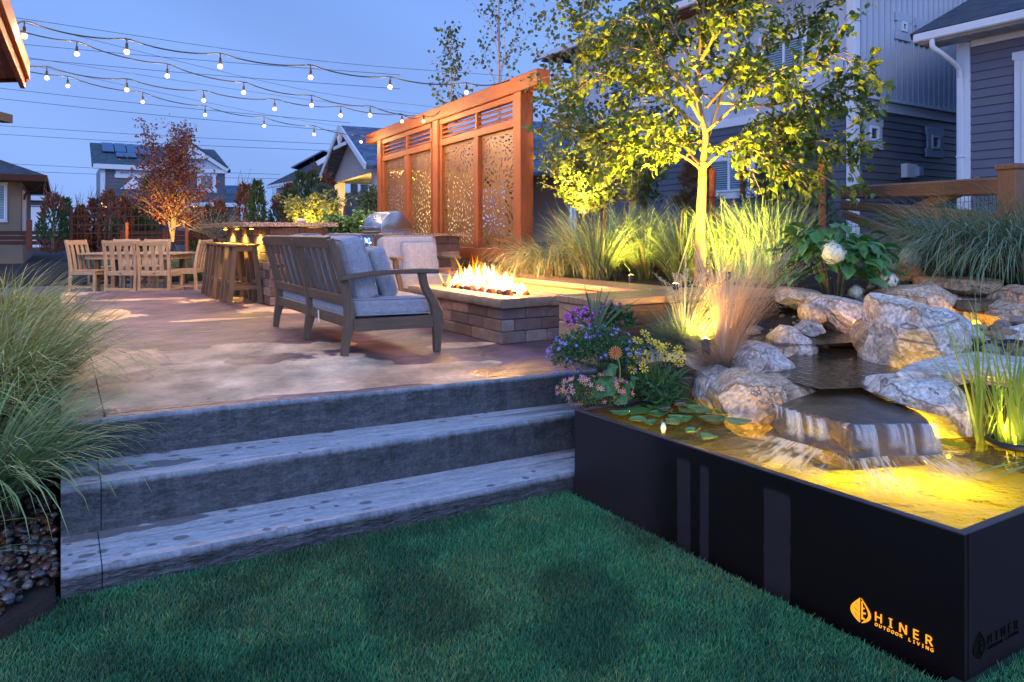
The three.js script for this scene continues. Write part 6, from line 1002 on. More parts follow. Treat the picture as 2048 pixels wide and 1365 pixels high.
// left of the steps
[[-0.33, -0.3, -3.95, 'nearest grass clump left of the steps, arching over the risers', 1000, 0.76], [-0.62, -0.22, -4.5, 'second grass clump at the left edge, behind the nearest', 1100, 0.95], [-0.28, -0.12, -5.0, 'grass clump spilling over the left side of the patio', 1250, 0.95], [-0.55, -0.1, -5.9, 'fourth grass clump along the left side of the patio', 1000, 0.95], [-0.35, -0.08, -6.9, 'fifth grass clump along the left side of the patio', 900, 0.92], [-1.1, -0.1, -6.2, 'grass clump at the far left edge with a reddish plume', 900, 1.0], [-0.5, -0.08, -8.1, 'last grass clump before the dining table on the left', 700, 0.85], [-1.7, -0.08, -7.8, 'grass clump at the left edge behind the plumed one', 700, 1.0], [-1.3, -0.1, -9.8, 'grass clump left of the dining table', 600, 0.85], [-2.3, -0.1, -10.6, 'far grass clump at the left edge beside the brown house', 600, 0.9]].forEach(([x, y, z, l, n, L], i) =>
  grass(l, V3(x, y, z), { n, r: 0.17, L: [L * 0.55, L * 1.1], tilt: 0.42, bend: [0.6, 2.0], w: i < 3 ? 0.0115 : 0.0135, ...(i === 0 ? blueg : green), dead: 0.06, seg: 7, plume: i === 5 ? { n: 5, L: [1.1, 1.3], tilt: [0.05, 0.3], bend: 0.5, c: [0.34, 0.20, 0.18], len: 0.28, w: 0.005, hairs: 40 } : i === 2 ? { n: 10, L: [0.7, 0.95], tilt: [0.2, 0.7], bend: 0.9, c: [0.40, 0.32, 0.2], len: 0.09, w: 0.005 } : null }, 200 + i));
grass('few long blades hanging over the river stones in the lower left corner', V3(-0.62, -0.42, -3.3), { n: 26, r: 0.1, L: [0.45, 0.75], tilt: 0.7, bend: [0.8, 1.6], w: 0.014, ...blueg, seg: 8 }, 230);
// tall grasses behind the seat wall
const bedY = 0.42;
[[1092, 8.0, 0.95, 'f'], [1122, 7.7, 0.9, 'f'], [1195, 7.5, 0.95, 't'], [1158, 8.9, 1.0, 't'], [1240, 8.8, 1.1, 't'], [1290, 7.7, 1.0, 't'], [1345, 8.3, 1.1, 't'], [1365, 7.3, 0.85, 't'], [1452, 7.2, 0.95, 't'], [1420, 8.4, 1.1, 't'], [1510, 7.0, 0.95, 'u'], [1490, 8.2, 1.05, 't'], [1552, 6.9, 0.95, 'u']].forEach(([x, d, L, k], i) => {
  const lab = ['fountain grass against the right post of the screen', 'drooping fountain grass right of the screen, in front', 'tall grass with dry reddish base above the seat wall', 'tall grass behind, near the screen', 'tall grass at the back, left of the middle', 'tall grass behind the small path light', 'tall grass at the back between the stakes', 'grass just left of the lit trunk', 'grass right of the lit trunk beside the brightest lamp', 'tall grass at the back right of the trunk', 'upright bluish grass left of the hydrangea', 'grass at the back below the blinds of the big house', 'upright blue green grass next to the hydrangea'][i];
  grass(lab, at(x, HOR, d).setY(bedY), { n: k === 'f' ? 760 : 520, r: k === 'f' ? 0.16 : 0.13, L: [L * 0.55, L * 1.02], tilt: k === 'f' ? 0.35 : k === 'u' ? 0.2 : 0.3, bend: k === 'f' ? [1.2, 2.9] : k === 'u' ? [0.1, 0.9] : [0.3, 1.9], w: k === 'f' ? 0.0085 : 0.0145, c0: k === 'u' ? [0.06, 0.13, 0.07] : [0.11, 0.16, 0.04], c1: k === 'u' ? [0.22, 0.36, 0.24] : k === 'f' ? [0.42, 0.44, 0.19] : [0.31, 0.45, 0.19], dead: 0.06, base: k === 'u' ? 0 : 0.13, seg: 7 }, 260 + i);
});
grass('blue grass clump with pale arching plumes lit by the lamp on the flagstone ledge', at(1368, HOR, 4.85).setY(0.13), { n: 1500, r: 0.1, L: [0.2, 0.42], tilt: 0.75, bend: [0.3, 1.2], w: 0.0045, c0: [0.07, 0.11, 0.06], c1: [0.22, 0.30, 0.19], seg: 5, plume: { n: 130, L: [0.42, 0.70], tilt: [0.05, 0.55], bend: 0.75, az: [-1.3, 1.6], c: [0.62, 0.52, 0.30], len: 0.13, w: 0.007, sw: 0.0048, hairs: 20 } }, 300);
grass('dry pinkish fine grass clump on the boulders beside the pool', at(1448, HOR, 4.38).setY(0.10), { n: 1000, r: 0.09, L: [0.16, 0.34], tilt: 0.95, bend: [0.2, 0.9], w: 0.004, c0: [0.28, 0.17, 0.09], c1: [0.52, 0.36, 0.25], seg: 4, plume: { n: 430, L: [0.45, 0.88], tilt: [0.02, 0.42], bend: 0.55, az: [-1.2, 1.7], c: [0.74, 0.50, 0.29], len: 0.10, w: 0.0040, sw: 0.0042, hairs: 6 } }, 301);
[[1905, 6.3, 'big soft fountain grass in front of the rail fence'], [1985, 6.0, 'fountain grass clump by the fence post, at the right edge'], [2050, 5.7, 'fountain grass cut by the right edge']].forEach(([x, d, l], i) => grass(l, at(x, HOR, d).setY(0.52), { n: 1300, r: 0.18, L: [0.65, 1.2], tilt: 0.42, bend: [0.9, 2.5], w: 0.0105, c0: [0.05, 0.11, 0.04], c1: [0.26, 0.38, 0.22], dead: 0.05, seg: 8 }, 310 + i));
[[735, 13.6, 0.5, 1.0, 'pale grass behind the grill, lit yellow'], [770, 14.2, 0.5, 0.9, 'grass between the grill and the screen'], [690, 14.0, 0.5, 0.8, 'grass right of the yellow shrub'], [205, 15.2, -0.1, 0.95, 'grass behind the dining table on the left'], [330, 15.8, -0.1, 0.9, 'grass under the red leaved tree'], [385, 15.0, -0.1, 1.05, 'tall green grass right of the dining table'], [350, 17, -0.1, 0.9, 'grass behind the right dining stake']].forEach(([x, d, y, L, l], i) => grass(l, at(x, HOR, d).setY(y), { n: 420, r: 0.2, L: [L * 0.5, L], tilt: 0.45, bend: [0.5, 1.8], w: 0.014, c0: [0.07, 0.10, 0.03], c1: [0.25, 0.31, 0.13], seg: 6 }, 320 + i));
{ const g = grass('low green ground cover between the hydrangea and the fence', at(1815, HOR, 8.2).setY(0.47), { n: 10, r: 0.2, L: [0.1, 0.2], tilt: 0.5, bend: [0.3, 1], w: 0.01, ...green }, 331, 'ground_cover', 'ground cover'); srand(332); const t = new Tris(); for (let i = 0; i < 2600; i++) { const p = at(rr(1735, 1905), HOR, rr(7.3, 9.6)).setY(0.47).sub(g.position); blade(t, p, rr(0, 6.28), rr(0, 0.7), rr(0, 1), rr(0.1, 0.24), 0.014, jit([0.02, 0.08, 0.03]), jit([0.05, 0.17, 0.06]), 3); } g.children[0].geometry = t.geo(); g.children[0].name = 'leaves'; stuff(g); }

// leaves
function leaf(t, p, dir, up, L, W, c, fold = 0.25, tipc) {                              // pointed leaf of eight faces
  const s = dir.clone().cross(up).normalize(), n = s.clone().cross(dir).normalize(), P = (u, v, h) => p.clone().addScaledVector(dir, u * L).addScaledVector(s, v * W).addScaledVector(n, h * L);
  const a = P(0, 0, 0), b1 = P(0.35, 0.5, fold * 0.3), b2 = P(0.35, -0.5, fold * 0.3), c1 = P(0.72, 0.36, fold * 0.2), c2 = P(0.72, -0.36, fold * 0.2), m1 = P(0.35, 0, 0), m2 = P(0.72, 0, -0.05), e = P(1, 0, -0.16), d = tipc ?? c;
  t.tri(a, b1, m1, c); t.tri(a, m1, b2, c); t.tri(m1, b1, c1, c); t.tri(m1, c1, m2, c, c, d); t.tri(m1, m2, c2, c); t.tri(m1, c2, b2, c); t.tri(m2, c1, e, d); t.tri(m2, e, c2, d);
}
const rdir = () => { let v; do v = V3(rr(-1, 1), rr(-1, 1), rr(-1, 1)); while (v.lengthSq() > 1 || v.lengthSq() < 0.01); return v.normalize(); };
function limb(parts, pts, r0, r1, c0, sd, seg = 26) {                                    // tapered limb with bark colours
  const crv = new THREE.CatmullRomCurve3(pts), n = seg, m = 9, P = [], C = [], I = [], fr = crv.computeFrenetFrames(n, false);
  for (let j = 0; j <= n; j++) { const t = j / n, q = crv.getPointAt(t), r = lerp(r0, r1, t); for (let i = 0; i <= m; i++) { const a = i / m * 6.2832, k = 1 + 0.16 * (n3(Math.cos(a) * 2 + sd, q.y * 6, Math.sin(a) * 2) - 0.5); const v = q.clone().addScaledVector(fr.normals[j], Math.cos(a) * r * k).addScaledVector(fr.binormals[j], Math.sin(a) * r * k); P.push(v.x, v.y, v.z); const f = n3(a * 1.3 + sd, q.y * 38, sd), g = n3(a * 2, q.y * 9 + sd, 4); const kk = (0.75 + 0.5 * g) * (f > 0.74 ? 0.5 : 1); C.push(c0[0] * kk, c0[1] * kk, c0[2] * kk); } }
  for (let j = 0; j < n; j++) for (let i = 0; i < m; i++) { const a = j * (m + 1) + i, b = a + m + 1; I.push(a, b, a + 1, b, b + 1, a + 1); }
  const g = new THREE.BufferGeometry(); g.setAttribute('position', new THREE.Float32BufferAttribute(P, 3)); g.setAttribute('color', new THREE.Float32BufferAttribute(C, 3)); g.setIndex(I); g.computeVertexNormals(); parts.push(g); return crv;
}
{ // the lit tree
  const base = at(1402, HOR, 6.6).setY(0.36), th = thing('tree', 'young tree with pale trunk and yellow lit crown, in the middle of the bed', 'tree', base), o = base, A = (x, y, d) => at(x, y, d).sub(o), trunk = [], bark = [0.46, 0.38, 0.27];
  srand(700);
  limb(trunk, [V3(0, -0.1, 0), A(1400, 540, 6.6), A(1402, 440, 6.6), A(1405, 370, 6.6), A(1406, 325, 6.6)], 0.054, 0.040, [0.27, 0.205, 0.11], 1, 60);
  const D = 6.6, B = [
    [[1405, 340, 0], [1370, 315, -0.15], [1330, 297, -0.3], [1285, 282, -0.4], [1235, 268, -0.5]], [[1404, 332, 0], [1385, 312, 0.2], [1360, 282, 0.4], [1320, 258, 0.5], [1270, 235, 0.6]], [[1407, 338, 0], [1440, 308, -0.1], [1475, 293, -0.2], [1530, 308, -0.35], [1595, 330, -0.5]],
    [[1406, 326, 0], [1412, 270, 0], [1402, 230, 0.05], [1394, 180, 0.05], [1400, 100, 0.1], [1408, 0, 0.1], [1412, -90, 0.1]], [[1412, 290, 0], [1440, 200, 0.2], [1470, 120, 0.4], [1500, 30, 0.5], [1515, -60, 0.6]], [[1410, 318, 0], [1450, 282, 0.25], [1500, 265, 0.45], [1560, 245, 0.7], [1640, 240, 0.9]],
    [[1402, 240, 0], [1360, 170, -0.25], [1320, 110, -0.45], [1290, 40, -0.6], [1275, -40, -0.7]], [[1414, 262, 0], [1490, 195, -0.3], [1550, 145, -0.5], [1620, 132, -0.6], [1695, 98, -0.7]], [[1398, 255, 0], [1330, 200, 0.3], [1260, 165, 0.5], [1190, 160, 0.6], [1120, 170, 0.6]], [[1412, 215, 0], [1500, 120, 0.1], [1570, 60, 0.2], [1650, 30, 0.3]], [[1400, 150, 0], [1350, 60, 0.3], [1310, -30, 0.5]], [[1402, 120, 0], [1450, 30, -0.4], [1480, -60, -0.6]], [[1395, 190, 0], [1330, 130, 0.2], [1240, 90, 0.4], [1160, 60, 0.5]], [[1440, 205, 0.2], [1540, 210, 0.0], [1640, 190, -0.2], [1730, 175, -0.3]], [[1475, 293, -0.2], [1560, 285, -0.2], [1640, 300, -0.4], [1700, 320, -0.5]], [[1330, 297, -0.3], [1260, 300, -0.4], [1190, 270, -0.5], [1130, 240, -0.5]],
  ];
  const crown = new Tris(), cand = [];
  B.forEach((b, bi) => {
    const c = limb(trunk, b.map(([x, y, e]) => A(x, y, D + e)), bi === 3 ? 0.032 : 0.016, 0.003, [0.26, 0.19, 0.11], bi, 24), n = bi === 3 ? 24 : 20;
    for (let k = 0; k < n; k++) {
      const t = lerp(bi === 3 ? 0.3 : 0.22, 1, (k + rnd()) / n), p = c.getPointAt(Math.min(1, t)), dir = c.getTangentAt(Math.min(1, t)).add(rdir().multiplyScalar(1.0)).add(V3(0, 0.1, 0)).normalize(), L = rr(0.22, 0.5), e = p.clone().addScaledVector(dir, L).add(V3(0, -0.05, 0));
      limb(trunk, [p, p.clone().lerp(e, 0.5).add(V3(0, 0.04, 0)), e], 0.006, 0.002, [0.28, 0.2, 0.12], k, 5);
      const m = Math.round(rr(21, 33)); for (let q = 0; q < m; q++) { const lp = p.clone().lerp(e, rr(0.15, 1.05)).add(rdir().multiplyScalar(rr(0.01, 0.10))), ld = dir.clone().multiplyScalar(0.7).add(rdir()).add(V3(0, -0.35, 0)).normalize(); cand.push([lp, ld, rdir().multiplyScalar(0.8).add(V3(0, 1, 0)).normalize(), rr(0.048, 0.09), jit([0.10, 0.155, 0.014], 0.3)]); }
    }
  });
  part('trunk', mergeGeometries(trunk), M.bark, th);
  const vis = cand.map((c) => { const w = c[0].clone().add(o); return [c, w.clone().setY(0).dot(FW) + (w.y > 3 ? 2 : 0)]; }).sort((a, b) => a[1] - b[1]);
  const single = vis.slice(0, 260), rest = vis.slice(260);
  for (const [c] of rest) leaf(crown, c[0], c[1], c[2], c[3], c[3] * 0.62, c[4]);
  stuff(part('crown', crown.geo(), M.leaf, th));
  const shapes = Array.from({ length: 6 }, () => { const t = new Tris(); leaf(t, V3(0, 0, 0), V3(0, 0, 1), V3(0, 1, 0), 1, rr(0.55, 0.68), jit([0.10, 0.155, 0.014], 0.3)); return t.geo(); });
  single.forEach(([c], i) => { const m = part('leaf', shapes[i % 6], M.leaf, th, c[0]); const s = c[1].clone().cross(c[2]).normalize(), n = s.clone().cross(c[1]).normalize(); m.quaternion.setFromRotationMatrix(new THREE.Matrix4().makeBasis(s.clone().negate(), n, c[1])); m.scale.setScalar(c[3]); });
  for (const [x, y, z] of [[1355, 560, 6.2], [1455, 560, 6.2]]) { const e = A(1404, 395, 6.6), s = A(x < 1400 ? 1345 : 1448, 585, x < 1400 ? 6.2 : 6.9); part('guy_strap', tube([s, s.clone().lerp(e, 0.5), e], 0.006, 4, 5), std({ color: '#c9b06a', roughness: 0.8 }), th); }
}
function smallTree(label, px, yBase, yTop, d, o, sd) {                                    // loose tree: stems and leaves along twigs
  srand(sd); const b = at(px, yBase, d), top = at(px + (o.lean || 0), yTop, d), H = top.y - b.y, th = thing(o.name || 'tree', label, o.cat || 'tree', b), tk = [], t = new Tris();
  const stems = o.stems || 1;
  for (let s = 0; s < stems; s++) {
    const a = rr(0, 6.28), sp = stems > 1 ? o.w * 0.5 * rr(0.3, 1) : 0, e = V3(Math.cos(a) * sp + (o.lean || 0) / FOC * d * CY, H * (stems > 1 ? rr(0.7, 1) : 1), Math.sin(a) * sp);
    const c = limb(tk, [V3(0, 0, 0), V3(e.x * 0.25, e.y * 0.3, e.z * 0.25), V3(e.x * 0.65, e.y * 0.68, e.z * 0.65), e], o.r0 || 0.035, 0.006, o.bark || [0.3, 0.24, 0.2], s, 20);
    const nb = Math.round((o.branches || 16) / Math.sqrt(stems));
    for (let k = 0; k < nb; k++) {
      const u = lerp(o.from ?? 0.25, 1, Math.pow((k + rnd()) / nb, 0.9)), p = c.getPointAt(Math.min(1, u)), az = k * 2.4 + rr(-0.5, 0.5), wf = (o.shape || ((x) => 1 - 0.75 * x))(u), L = o.w * wf * rr(0.5, 1.05), up = rr(o.up?.[0] ?? 0.25, o.up?.[1] ?? 0.9), q = p.clone().add(V3(Math.cos(az) * L, L * up, Math.sin(az) * L));
      limb(tk, [p, p.clone().lerp(q, 0.5).add(V3(0, -0.04 * L, 0)), q], 0.012 * (1.2 - u), 0.003, o.bark || [0.3, 0.24, 0.2], k, 6);
      const m = Math.round(o.leaves * (0.5 + wf)); for (let i = 0; i < m; i++) { const f = rr(o.bare ?? 0.15, 1.08), lp = p.clone().lerp(q, f).add(rdir().multiplyScalar(o.puff * rr(0.2, 1))); leaf(t, lp, rdir().add(V3(0, -0.2, 0)).normalize(), rdir(), o.size * rr(0.6, 1.2), o.size * (o.ar || 0.8) * rr(0.6, 1.1), jit(rnd() < (o.mix || 0) ? o.c2 : o.c, 0.3)); }
    }
  }
  part('trunk', mergeGeometries(tk), M.bark, th); stuff(part('crown', t.geo(), M.leaf, th)); return th;
}
const LG = [0.07, 0.12, 0.03];
smallTree('slim aspen above the middle of the screen, its crown leaving the frame', 998, 430, -60, 13.5, { w: 1.35, branches: 26, leaves: 17, puff: 0.12, size: 0.075, ar: 0.95, c: [0.05, 0.085, 0.03], from: 0.42, up: [0.7, 1.6], r0: 0.05, bark: [0.34, 0.3, 0.28], shape: (x) => 1.05 - 0.6 * x }, 801);
smallTree('shorter aspen above the left half of the screen', 902, 430, 62, 14, { w: 0.95, branches: 22, leaves: 20, puff: 0.14, size: 0.08, ar: 0.95, c: [0.045, 0.08, 0.03], from: 0.45, up: [0.5, 1.3], r0: 0.035, bark: [0.34, 0.3, 0.28] }, 802);
smallTree('aspen with loose round leaves right of the screen', 1165, 440, -40, 11.2, { w: 1.15, branches: 34, leaves: 34, puff: 0.2, size: 0.085, ar: 0.9, c: [0.05, 0.09, 0.03], from: 0.2, up: [0.4, 1.1], r0: 0.045, bark: [0.34, 0.31, 0.28], shape: (x) => 1.1 - 0.45 * x }, 803);
smallTree('leafy aspen in front of the big house', 1262, 440, 60, 11.6, { w: 1.0, branches: 26, leaves: 30, puff: 0.18, size: 0.08, ar: 0.9, c: [0.035, 0.07, 0.03], from: 0.2, up: [0.4, 1.0], r0: 0.04, bark: [0.34, 0.31, 0.28], shape: (x) => 1.0 - 0.4 * x }, 804);
smallTree('shrub glowing yellow over its lamp, right of the screen', 1165, 445, 300, 9.6, { w: 0.62, stems: 5, branches: 34, leaves: 36, puff: 0.13, size: 0.06, ar: 0.85, c: [0.12, 0.16, 0.03], from: 0.15, up: [0.2, 0.8], r0: 0.02, name: 'shrub', cat: 'shrub', shape: () => 0.9 }, 805);
smallTree('leafy shrub behind the stakes, left of the lit trunk', 1265, 430, 310, 9.9, { w: 0.55, stems: 4, branches: 26, leaves: 26, puff: 0.13, size: 0.06, ar: 0.85, c: [0.07, 0.12, 0.03], from: 0.15, up: [0.2, 0.8], r0: 0.02, name: 'shrub', cat: 'shrub', shape: () => 0.9 }, 806);
smallTree('red leaved small tree lit from below, behind the dining table', 345, 484, 245, 16.6, { w: 1.12, stems: 5, branches: 70, leaves: 34, puff: 0.24, size: 0.085, ar: 0.55, c: [0.15, 0.03, 0.025], c2: [0.24, 0.10, 0.03], mix: 0.25, from: 0.12, up: [0.3, 1.0], r0: 0.03, bark: [0.22, 0.15, 0.1], lean: -12, shape: (x) => (x < 0.25 ? 0.9 : Math.max(0.14, 1.0 - 1.5 * (x - 0.25))) }, 807);
smallTree('low yellow lit shrub behind the bar', 622, 462, 405, 16.2, { w: 0.62, stems: 6, branches: 34, leaves: 26, puff: 0.12, size: 0.09, ar: 0.6, c: [0.24, 0.25, 0.05], from: 0.1, up: [0.1, 0.6], r0: 0.015, name: 'shrub', cat: 'shrub', shape: () => 1 }, 808);
smallTree('green broad leaved bush between the bar and the grill', 688, 500, 440, 13.0, { w: 0.5, stems: 6, branches: 30, leaves: 22, puff: 0.1, size: 0.1, ar: 0.7, c: [0.07, 0.17, 0.04], from: 0.1, up: [0.1, 0.6], r0: 0.012, name: 'bush', cat: 'bush', shape: () => 1 }, 809);
smallTree('green shrub left of the far post of the screen', 740, 450, 380, 17, { w: 0.45, stems: 4, branches: 24, leaves: 26, puff: 0.12, size: 0.08, ar: 0.5, c: [0.05, 0.10, 0.04], from: 0.1, r0: 0.015, name: 'shrub', cat: 'shrub', shape: () => 0.9 }, 810);
smallTree('small bushy plants with dry stems at the right of the dining table', 440, 486, 452, 16.4, { w: 0.7, stems: 6, branches: 30, leaves: 14, puff: 0.12, size: 0.05, ar: 0.5, c: [0.09, 0.12, 0.06], c2: [0.3, 0.18, 0.1], mix: 0.3, from: 0.1, r0: 0.01, name: 'bush', cat: 'bush', shape: () => 1 }, 811);
// clipped and dying columnar evergreens along the back
function column(label, px, yT, yB, hw, d, brown, sd, cone = 0.6) {
  srand(sd); const b = at(px, yB, d).add(V3(0, -0.4, 0)), H = at(px, yT, d).y - b.y, R = hw / FOC * d, th = thing('columnar_evergreen', label, 'evergreen', b), t = new Tris(), tk = [];
  limb(tk, [V3(0, 0, 0), V3(0.02, H * 0.5, 0), V3(0, H * 0.98, 0)], 0.05, 0.01, [0.2, 0.13, 0.09], sd, 10);
  const N = Math.round(1500 * clamp(H * R * 0.9, 0.5, 1.6)); for (let i = 0; i < N; i++) {
    const u = rnd(), a = rr(0, 6.28), rad = R * Math.pow(Math.sin(Math.PI * clamp(0.12 + 0.88 * Math.pow(u, 0.75) * 0.98)), cone) * (0.8 + 0.4 * n3(Math.cos(a) * 2 + sd, u * 6, Math.sin(a) * 2)) * Math.sqrt(rr(0.35, 1)), p = V3(Math.cos(a) * rad, u * H, Math.sin(a) * rad), br = n3(p.x * 2.2 + sd, p.y * 1.6, p.z * 2.2, 3) < brown;
    leaf(t, p, V3(Math.cos(a) * 0.5, rr(0.4, 1.2), Math.sin(a) * 0.5).add(rdir().multiplyScalar(0.4)).normalize(), rdir(), rr(0.10, 0.2), rr(0.03, 0.07), jit(br ? [0.13, 0.052, 0.032] : [0.030, 0.068, 0.022], 0.35));
  }
  if (brown > 0.3) for (let k = 0; k < 16; k++) { const s = V3(rr(-0.5, 0.5) * R, H * rr(0.75, 0.95), rr(-0.5, 0.5) * R); limb(tk, [s, s.clone().add(V3(rr(-0.06, 0.06), rr(0.1, 0.2), rr(-0.06, 0.06))), s.clone().add(V3(rr(-0.12, 0.12), rr(0.3, 0.65), rr(-0.1, 0.1)))], 0.008, 0.003, [0.16, 0.09, 0.07], k, 4); }
  part('trunk', mergeGeometries(tk), M.bark, th); stuff(part('crown', t.geo(), M.needle, th));
}
[['rust brown dying evergreen left of the wire grid fence', 105, 392, 478, 27, 19.3, 0.62], ['slim dark green evergreen behind the wire grid fence, left end', 132, 398, 470, 11, 24, 0.1], ['brown and green evergreen left of the red leaved tree', 188, 402, 480, 16, 21, 0.5], ['brown evergreen with bare tips behind the red leaved tree', 217, 385, 482, 22, 20.5, 0.66], ['dark green evergreen right behind the red leaved tree', 300, 355, 480, 22, 22, 0.15], ['thin brown evergreen in front of the far garage door', 440, 408, 462, 14, 21, 0.75], ['rust brown evergreen left of the green one beside the bar', 489, 372, 462, 19, 20.5, 0.72], ['green evergreen above the left part of the bar', 514, 366, 462, 16, 20, 0.06], ['brown green evergreen in the row behind the bar', 556, 395, 462, 16, 22, 0.5], ['brown tipped evergreen in the middle of the row behind the bar', 578, 372, 462, 17, 21.5, 0.45], ['brown evergreen between the wire grid fence posts, left', 160, 418, 482, 15, 20.2, 0.7], ['rust brown evergreen left behind the red leaved tree', 248, 398, 482, 17, 21.2, 0.7], ['low dark evergreen right of the red leaved tree', 395, 425, 480, 15, 20.6, 0.4], ['dark green evergreen beyond the dining table', 275, 420, 482, 20, 21.8, 0.15], ['brown evergreen beside the far garage door', 418, 418, 470, 12, 21.6, 0.8], ['tallest green evergreen behind the bar', 601, 350, 462, 22, 20.5, 0.12], ['half brown evergreen right of the tallest green one', 626, 345, 462, 20, 21, 0.62], ['dark evergreen at the right end of the row', 655, 352, 462, 19, 21.5, 0.4]].forEach(([l, x, a, b, w, d, br], i) => column(l, x, a, b, w, d, br, 840 + i));
function pine(label, px, yT, yB, hw, d, c, sd, n = 150, nl = 0.16) {                       // tufts of long needles on short branches
  srand(sd); const b = at(px, yB, d), H = at(px, yT, d).y - b.y, R = hw / FOC * d, th = thing('pine', label, 'pine', b), t = new Tris(), tk = [];
  limb(tk, [V3(0, -0.2, 0), V3(0.03, H * 0.5, 0), V3(0, H, 0)], 0.06, 0.012, [0.18, 0.12, 0.08], sd, 10);
  for (let k = 0; k < n; k++) {
    const u = Math.pow(rnd(), 0.8), a = rr(0, 6.28), L = R * (1.05 - 0.7 * u) * rr(0.45, 1.05), p = V3(0, u * H * 0.95, 0), q = V3(Math.cos(a) * L, p.y + L * rr(0.05, 0.45), Math.sin(a) * L); limb(tk, [p, p.clone().lerp(q, 0.5).add(V3(0, -0.03, 0)), q], 0.012, 0.005, [0.2, 0.13, 0.09], k, 4);
    for (let s = 0; s < 4; s++) { const o = p.clone().lerp(q, 1 - s * 0.2), dv = q.clone().sub(p).normalize(), cc = jit(c, 0.25); for (let i = 0; i < 26; i++) { const v = dv.clone().multiplyScalar(0.7).add(rdir()).normalize(), L2 = nl * rr(0.7, 1.1), e = o.clone().addScaledVector(v, L2), sd2 = v.clone().cross(rdir()).normalize().multiplyScalar(0.0042); t.tri(o.clone().add(sd2), o.clone().sub(sd2), e, cc, cc, cc.map((x) => x * 1.35)); } }
  }
  part('trunk', mergeGeometries(tk), M.bark, th); stuff(part('needles', t.geo(), M.needle, th));
}
pine('big dark pine in front of the big house, right of the lit tree', 1572, 232, 455, 95, 9.0, [0.030, 0.062, 0.048], 870, 150);
pine('brownish pine left of the lit trunk', 1392, 325, 450, 62, 9.8, [0.13, 0.085, 0.045], 871, 70, 0.14);
pine('second green pine at the foot of the big one', 1625, 340, 455, 60, 8.4, [0.045, 0.085, 0.06], 872, 70);
pine('blue green spruce behind the yellow shrub', 648, 372, 458, 34, 18.2, [0.05, 0.085, 0.075], 873, 110, 0.17);
{ // hydrangea
  const c = at(1668, 515, 5.75), base = c.clone().setY(0.4), th = thing('hydrangea', 'hydrangea with big green leaves and round white flower heads', 'shrub', base); srand(880);
  const shapes = Array.from({ length: 6 }, (_, k) => { const t = new Tris(); leaf(t, V3(0, 0, 0), V3(0, 0, 1), V3(0, 1, 0), 1, rr(0.6, 0.75), jit([0.06, 0.21, 0.045], 0.3), 0.35, jit([0.07, 0.24, 0.05], 0.2)); return t.geo(); });
  const put = (p, dir, up, L, i) => { const m = part('leaf', shapes[i % 6], M.leaf, th, p), s = dir.clone().cross(up).normalize(), n = s.clone().cross(dir).normalize(); m.quaternion.setFromRotationMatrix(new THREE.Matrix4().makeBasis(s.negate(), n, dir)); m.scale.setScalar(L); };
  for (let i = 0; i < 280; i++) { const v = rdir(); if (v.y < -0.55) v.y *= -0.6; const k = Math.pow(rr(0.25, 1), 0.5), p = c.clone().add(RT.clone().multiplyScalar(v.dot(RT) * 0.44 * k)).add(FW.clone().multiplyScalar(v.dot(FW) * 0.36 * k)).add(V3(0, v.y * 0.30 * k - 0.02, 0)).sub(base), out = V3(v.x, 0, v.z).normalize(); put(p, out.clone().multiplyScalar(0.8).add(V3(0, rr(-0.9, 0.2), 0)).add(rdir().multiplyScalar(0.5)).normalize(), v.clone().add(V3(0, 1.1, 0)).normalize(), rr(0.09, 0.17), i); }
  const stems = []; for (let k = 0; k < 16; k++) { const a = rr(0, 6.28), e = V3(Math.cos(a) * rr(0.1, 0.34), rr(0.3, 0.5), Math.sin(a) * rr(0.1, 0.3)); limb(stems, [V3(e.x * 0.2, -0.06, e.z * 0.2), V3(e.x * 0.5, e.y * 0.5, e.z * 0.5), e], 0.007, 0.004, [0.14, 0.12, 0.05], k, 6); } part('stems', mergeGeometries(stems), M.bark, th);
  const head = (p, r, parent, sd) => { srand(sd); const t = new Tris(); for (let i = 0; i < 320; i++) { const v = rdir(), q = p.clone().addScaledVector(v, r * rr(0.82, 1.05) * (0.8 + 0.42 * n3(v.x * 2 + sd, v.y * 2, v.z * 2, 6))), s = v.clone().cross(rdir()).normalize(), w = v.clone().cross(s), k = r * 0.17, col = jit([0.72, 0.74, 0.62], 0.12); for (let m = 0; m < 4; m++) { const a = m * 1.5708, u = s.clone().multiplyScalar(Math.cos(a)).addScaledVector(w, Math.sin(a)), x = s.clone().multiplyScalar(-Math.sin(a)).addScaledVector(w, Math.cos(a)); t.tri(q, q.clone().addScaledVector(u, k).addScaledVector(x, k * 0.7), q.clone().addScaledVector(u, k).addScaledVector(x, -k * 0.7), col); } } return part('flower_head', t.geo(), M.petal, parent); };
  head(at(1666, 506, 5.35).sub(base), 0.082, th, 881);
  head(at(1819, 517, 6.1).sub(base), 0.085, th, 883); limb(stems, [V3(0, 0, 0), V3(0, 1, 0)], 0.01, 0.01, bark0(), 1, 2);
  part('stem', tube([at(1700, 560, 5.8).sub(base), at(1770, 555, 5.95).sub(base), at(1819, 525, 6.1).sub(base)], 0.004, 10, 5), M.bark.clone(), th).material.setValues({ vertexColors: false, color: new THREE.Color('#5a7a34') });
  for (const [x, y, r, l] of [[1776, 561, 0.07, 'white hydrangea flower head drooping onto the mulch beside the rocks'], [1713, 585, 0.05, 'smaller fallen white hydrangea flower head on the mulch']]) { const p = at(x, y, 5.6), g = thing('hydrangea_bloom', l, 'flower', p); head(V3(0, 0, 0), r, g, x); }
}
function bark0() { return [0.2, 0.15, 0.1]; }
